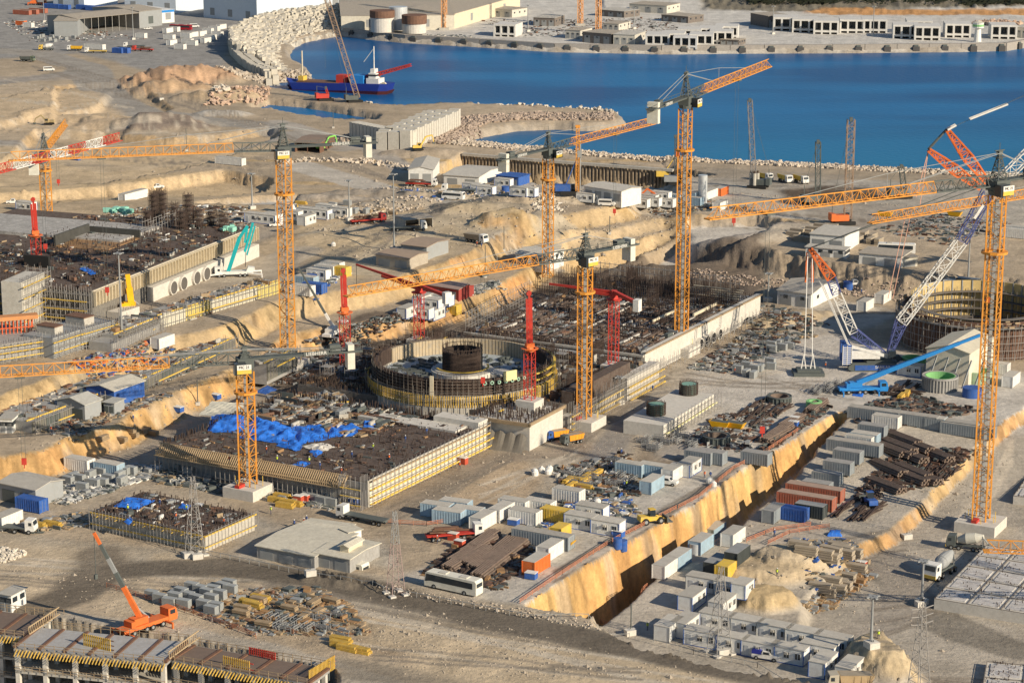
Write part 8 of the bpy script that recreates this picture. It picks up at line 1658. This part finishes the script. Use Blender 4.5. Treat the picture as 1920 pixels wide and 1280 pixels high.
# ---------------------------------------------------------------- debris (uncountable)
db=[('scrap and scaffold parts in the central yard',[(1040,880),(1180,850),(1200,930),(1060,945)],520,None),
('odds and ends in the roadside formwork yard',[(280,1110),(600,1100),(700,1190),(460,1190)],420,[0,0,4,1,5,5,1,3]),
('timber offcuts heaped in the roadside yard',[(500,1120),(640,1120),(680,1170),(540,1175)],420,[0,0,4,4,1,5]),
('rusty bars and offcuts in the pipe yard',[(790,1080),(880,1000),(1000,1030),(940,1110)],420,[3,7,7,4,5]),
('rusty lengths in the pipe racks',[(1600,930),(1680,840),(1830,850),(1760,910)],480,[3,7,7,5]),
('steel lengths on the rock rim',[(1420,845),(1530,765),(1560,762),(1450,842)],200,[3,7,5,5]),
('steel parts in the ring yard',[(1280,830),(1340,780),(1480,760),(1400,850)],380,[1,3,5,7,2]),
('dark steel parts beside the crawler crane',[(1580,770),(1700,735),(1840,770),(1700,800)],420,[5,7,5,3]),
('formwork parts east of the culverts',[(1290,690),(1420,600),(1500,640),(1360,700)],480,[0,1,2,1,5,5,7,3]),
('odds and ends beyond the tall sea side crane',[(1380,590),(1440,570),(1540,630),(1440,650)],160,[1,5,5,7,0]),
('clutter between galleries and berm',[(60,760),(340,660),(400,680),(120,790)],420,[1,2,5,5,3,7]),
('clutter round the grey tin sheds',[(80,810),(250,745),(330,740),(130,830)],260,[0,1,5,3]),
('clutter in the western lay-down yard',[(60,920),(250,870),(340,880),(120,950)],420,[1,2,1,5,6]),
('clutter below the bracket row',[(270,880),(560,930),(640,960),(300,905)],420,[1,2,5,0,5]),
('rubble by the tower crane block',[(300,870),(380,880),(400,910),(310,900)],260,[1,2,5]),
('clutter south of the grey blocks',[(120,680),(280,640),(330,655),(160,700)],300,[1,3,5,9,10,0]),
('clutter on the low ground below the culverts',[(280,610),(420,560),(540,530),(360,600)],260,[0,1,2,3]),
('clutter north of the western slab',[(120,420),(300,385),(460,390),(470,420)],420,[0,1,3,5,7,6]),
('clutter round the blue tank cabins',[(540,550),(610,500),(660,510),(590,570)],160,[1,5,6,9]),
('clutter behind the low camp',[(830,545),(930,530),(950,545),(860,565)],140,[1,5,2]),
('clutter on the dark podium approach',[(440,690),(640,640),(700,640),(560,720)],520,[5,7,7,3,1,1]),
('clutter behind the podium',[(560,640),(700,600),(880,590),(700,640)],420,[5,7,5,3,1,7]),
('clutter of the cabin yard',[(960,960),(1180,930),(1200,960),(1000,990)],260,[1,5,0,9,6]),
('timber and planks beside the haul road bend',[(1500,1130),(1600,1060),(1640,1080),(1560,1140)],240,[0,0,4,1]),
('odds and ends by the shore camps',[(720,350),(1000,360),(1060,385),(760,370)],300,[1,5,0,6,9]),
('odds and ends of the east shore camp',[(1200,385),(1300,370),(1420,390),(1260,405)],220,[1,5,0,3]),
('odds and ends on the quay plant',[(900,40),(1250,35),(1280,62),(980,70)],420,[5,3,7,1,7]),
('odds and ends in the port yard',[(0,40),(100,40),(280,75),(60,80)],260,[5,1,3,6]),
('odds and ends on the eastern spoil',[(1640,430),(1760,400),(1900,420),(1780,460)],220,[5,3,5,1]),
('parts beneath the white offices',[(1440,590),(1520,590),(1560,610),(1460,620)],120,[3,5,1]),
('clutter west of the front slab',[(30,980),(150,960),(170,985),(60,1000)],120,[0,1,5]),
('parts around the timber stacks',[(1480,1010),(1580,1010),(1640,1060),(1520,1110)],160,[0,1,5,9]),
('odds and ends by the cement plant',[(700,62),(880,66),(900,75),(720,70)],120,[5,1,2])]
for l,p,n,pal in db: debris('site_debris',l,p,int(n*1.8),pal=pal,size=(.25,2.4),flat=.4,orient=.75)
tarp([(1527,1062),(1552,1058),(1560,1048),(1530,1050)],-5,.6,'blue sheet crumpled among rubble by the timber stacks',seed=21,res=10); tarp([(1548,1010),(1582,1012),(1580,996),(1552,994)],-5,1.6,'blue tarpaulin over the plank stacks near the haul road bend',seed=22,res=12); tarp([(478,735),(500,740),(520,730),(500,722)],5,.5,'dark blue sheet in the shaded trench by the crane jib',m=BLUE,seed=23,res=8); tarp([(1600,742),(1620,745),(1622,736),(1605,734)],0,.8,'blue sheet by the blue crane',seed=24,res=8) 
# culvert of low pallets: dark grate plates near the shed, yellow pit wall
def fence(line,label,h=1.1,m=None,z=None,step=2.4,net=True):
    m=m or mat('faded_orange_net',(.55,.22,.12),dirt=.2); pts=[G(*p) for p in line]; o=pts[0]; e=empty('barrier_fence',o); mb=MB(); nb=MB()
    for a,b in zip(pts,pts[1:]):
        n=max(1,int((b-a).length/step))
        q0=None
        for i in range(n+1):
            q=a.lerp(b,i/n); q.z=H(q.x,q.y); q=q-o; mb.beam(q,q+Vector((0,0,h)),.09)
            if q0 is not None: 
                for t in ((.35,.62,.9) if net else (.9,)): nb.beam(q0+Vector((0,0,h*t)),q+Vector((0,0,h*t)),.09)
            q0=q
    mb.build('posts',m,e)['kind']='stuff'; nb.build('rails',m,e); T(e,'','fence',*line[0],'barrier fences',own=label)
fence([(975,1130),(1055,1078),(1135,1026),(1268,956)],'faded orange barrier along the near rim of the trench')
fence([(1272,955),(1310,933),(1376,881),(1434,851),(1496,810)],'faded orange barrier along the upper rim of the golden face')
fence([(1126,1160),(1205,1108),(1248,1068)],'faded orange barrier on the far rim of the trench')
fence([(1400,1015),(1450,995),(1520,985)],'orange barrier curving past the red containers'); fence([(1440,1020),(1480,1000),(1555,988)],'orange barrier above the sand heap')
fence([(200,1100),(330,1140),(430,1175),(480,1195)],'reddish barrier between roadside yard and side road'); fence([(360,1035),(560,1075),(760,1115),(1000,1160),(1180,1195)],'thin rail along the upper edge of the haul road',net=False,m=MIDG); fence([(1200,1200),(1300,1225),(1420,1250),(1560,1290)],'thin rail between the haul road and the cabin village',net=False,m=MIDG)
fence([(700,978),(800,985),(880,975)],'reddish barrier below the flat roofs'); fence([(0,1185-40),(120,1150)],'rail behind the corner frame',net=False,m=WOOD)
# block footings, white signs etc. along the bottom road
def block(px,py,s,label,m=CONL,yaw=.4,h=1.2):
    e=empty('concrete_block',G(px,py),yaw); mb=MB(); mb.rbox(0,0,h/2-.1,s*1.5,s,h); mb.build('body',m,e); mb=MB(); mb.beam((0,0,h),(0,0,h+.3),.15); mb.build('lifting_eye',GREYM,e); T(e,'pale concrete kerb block','block',px,py,'loose concrete blocks',own=label)
for x,y in ((1182,1188),(582,1078),(354,1046),(370,1048),(620,1020),(1355,1225),(1700,1010),(1637,1214),(1726,1136),(303,188)): block(x,y,1.4,None)
# test columns by the shore
for i,(x,y) in enumerate(((1408,352),(1414,353),(1420,352))): e=empty('concrete_column',G(x,y)); mb=MB(); mb.cyl((0,0,0),(0,0,5.5),.7,10); mb.build('shaft',CONC,e); mb=MB(); mb.cyl((0,0,5.5),(0,0,6.3),.4,8); mb.build('bar_cage',REB,e); T(e,'standing concrete test column','column',x,y,'test columns')
# ribs on the beige shed
sh=[o for o in ALL if o.name.startswith('ribbed_shed')][0]
for i in range(5): mb=MB(); mb.beam((1.5+i*3.1,-3.,-.5),(2.9+i*3.1,-.1,7.),.35,.25); mb.build('sloping_rib',GRC,sh)
# ---------------------------------------------------------------- people
VO=ORG; VY=mat('hi_vis_yellow',(.65,.8,.08)); VB=mat('blue_workwear',(.05,.1,.3))
pp=[(1147,1008,VB,'person standing by the last white cabin of the yard'),(570,985,VO,'person in orange walking on the road below the front slab'),(552,990,VB,'person in dark blue on the road below the front slab'),(575,982,VB,'second person on the road below the front slab'),(508,962,VY,'person in yellow beside the crane block'),(1214,1180,VY,'person in yellow by the west end of the village'),(1170,915,VB,'person crossing the yard, left of two'),(1175,914,VY,'person crossing the yard, right of two'),(1146,878,VB,'person near the tan roofed cabin'),(1155,884,VO,'person in orange near the tan roofed cabin'),(1321,897,VO,'person in orange by the grey stores'),(1332,898,VB,'person in dark clothes by the grey stores'),(1452,1005,VB,'person on the road past the red containers'),(1457,1078,VY,'person below the plank stacks'),(1378,702,VO,'person alone on the pale yard'),(1224,735,VB,'person beside the concrete plinth'),(1615,551,VB,'person near the white off-roader'),(1647,1198,VY,'person under the floodlight near the cabins'),(903,465,VB,'person on the curved dirt road'),(894,463,VO,'person in orange on the curved dirt road'),(1165,855,VB,'person in the shade of the alley'),(130,800,VO,'person in orange by the front tin shed'),(96,812,VO,'person in orange above the cut bank'),(250,790,VB,'person on the ramp by the sheds'),(1612,1068,VO,'person in orange at the timber frames'),(862,880,VO,'person in orange at the foot of the yellow rails'),(1548,690,VO,'person on the pale yard left of the crawler crane') ,(820,1020,VO,'person in orange at the red lorry')]
for x,y,v,l in pp: o=proto('p'+v.name,lambda v=v:person(v)); put(o,x,y,U_(0,6)); T(o,'','person',x,y,'workers on the site',own=l)
for i in range(16):
    x,y=[(430,868),(520,868),(600,880),(640,890),(700,845),(760,830),(500,850),(350,960),(300,950),(420,985),(240,960),(660,860),(730,865),(580,870),(800,815),(330,975)][i]; top=5.6 if y<900 else 3.6
    v=[VO,VY,VB][i%3]; o=proto('p'+v.name,lambda v=v:person(v)); put(o,x,y,U_(0,6),z=top); T(o,{VO:'worker in orange',VY:'worker in yellow',VB:'worker in dark blue'}[v],'person',x,y,'workers on the site',rel='on' if y<900 else 'on')
finish_labels()
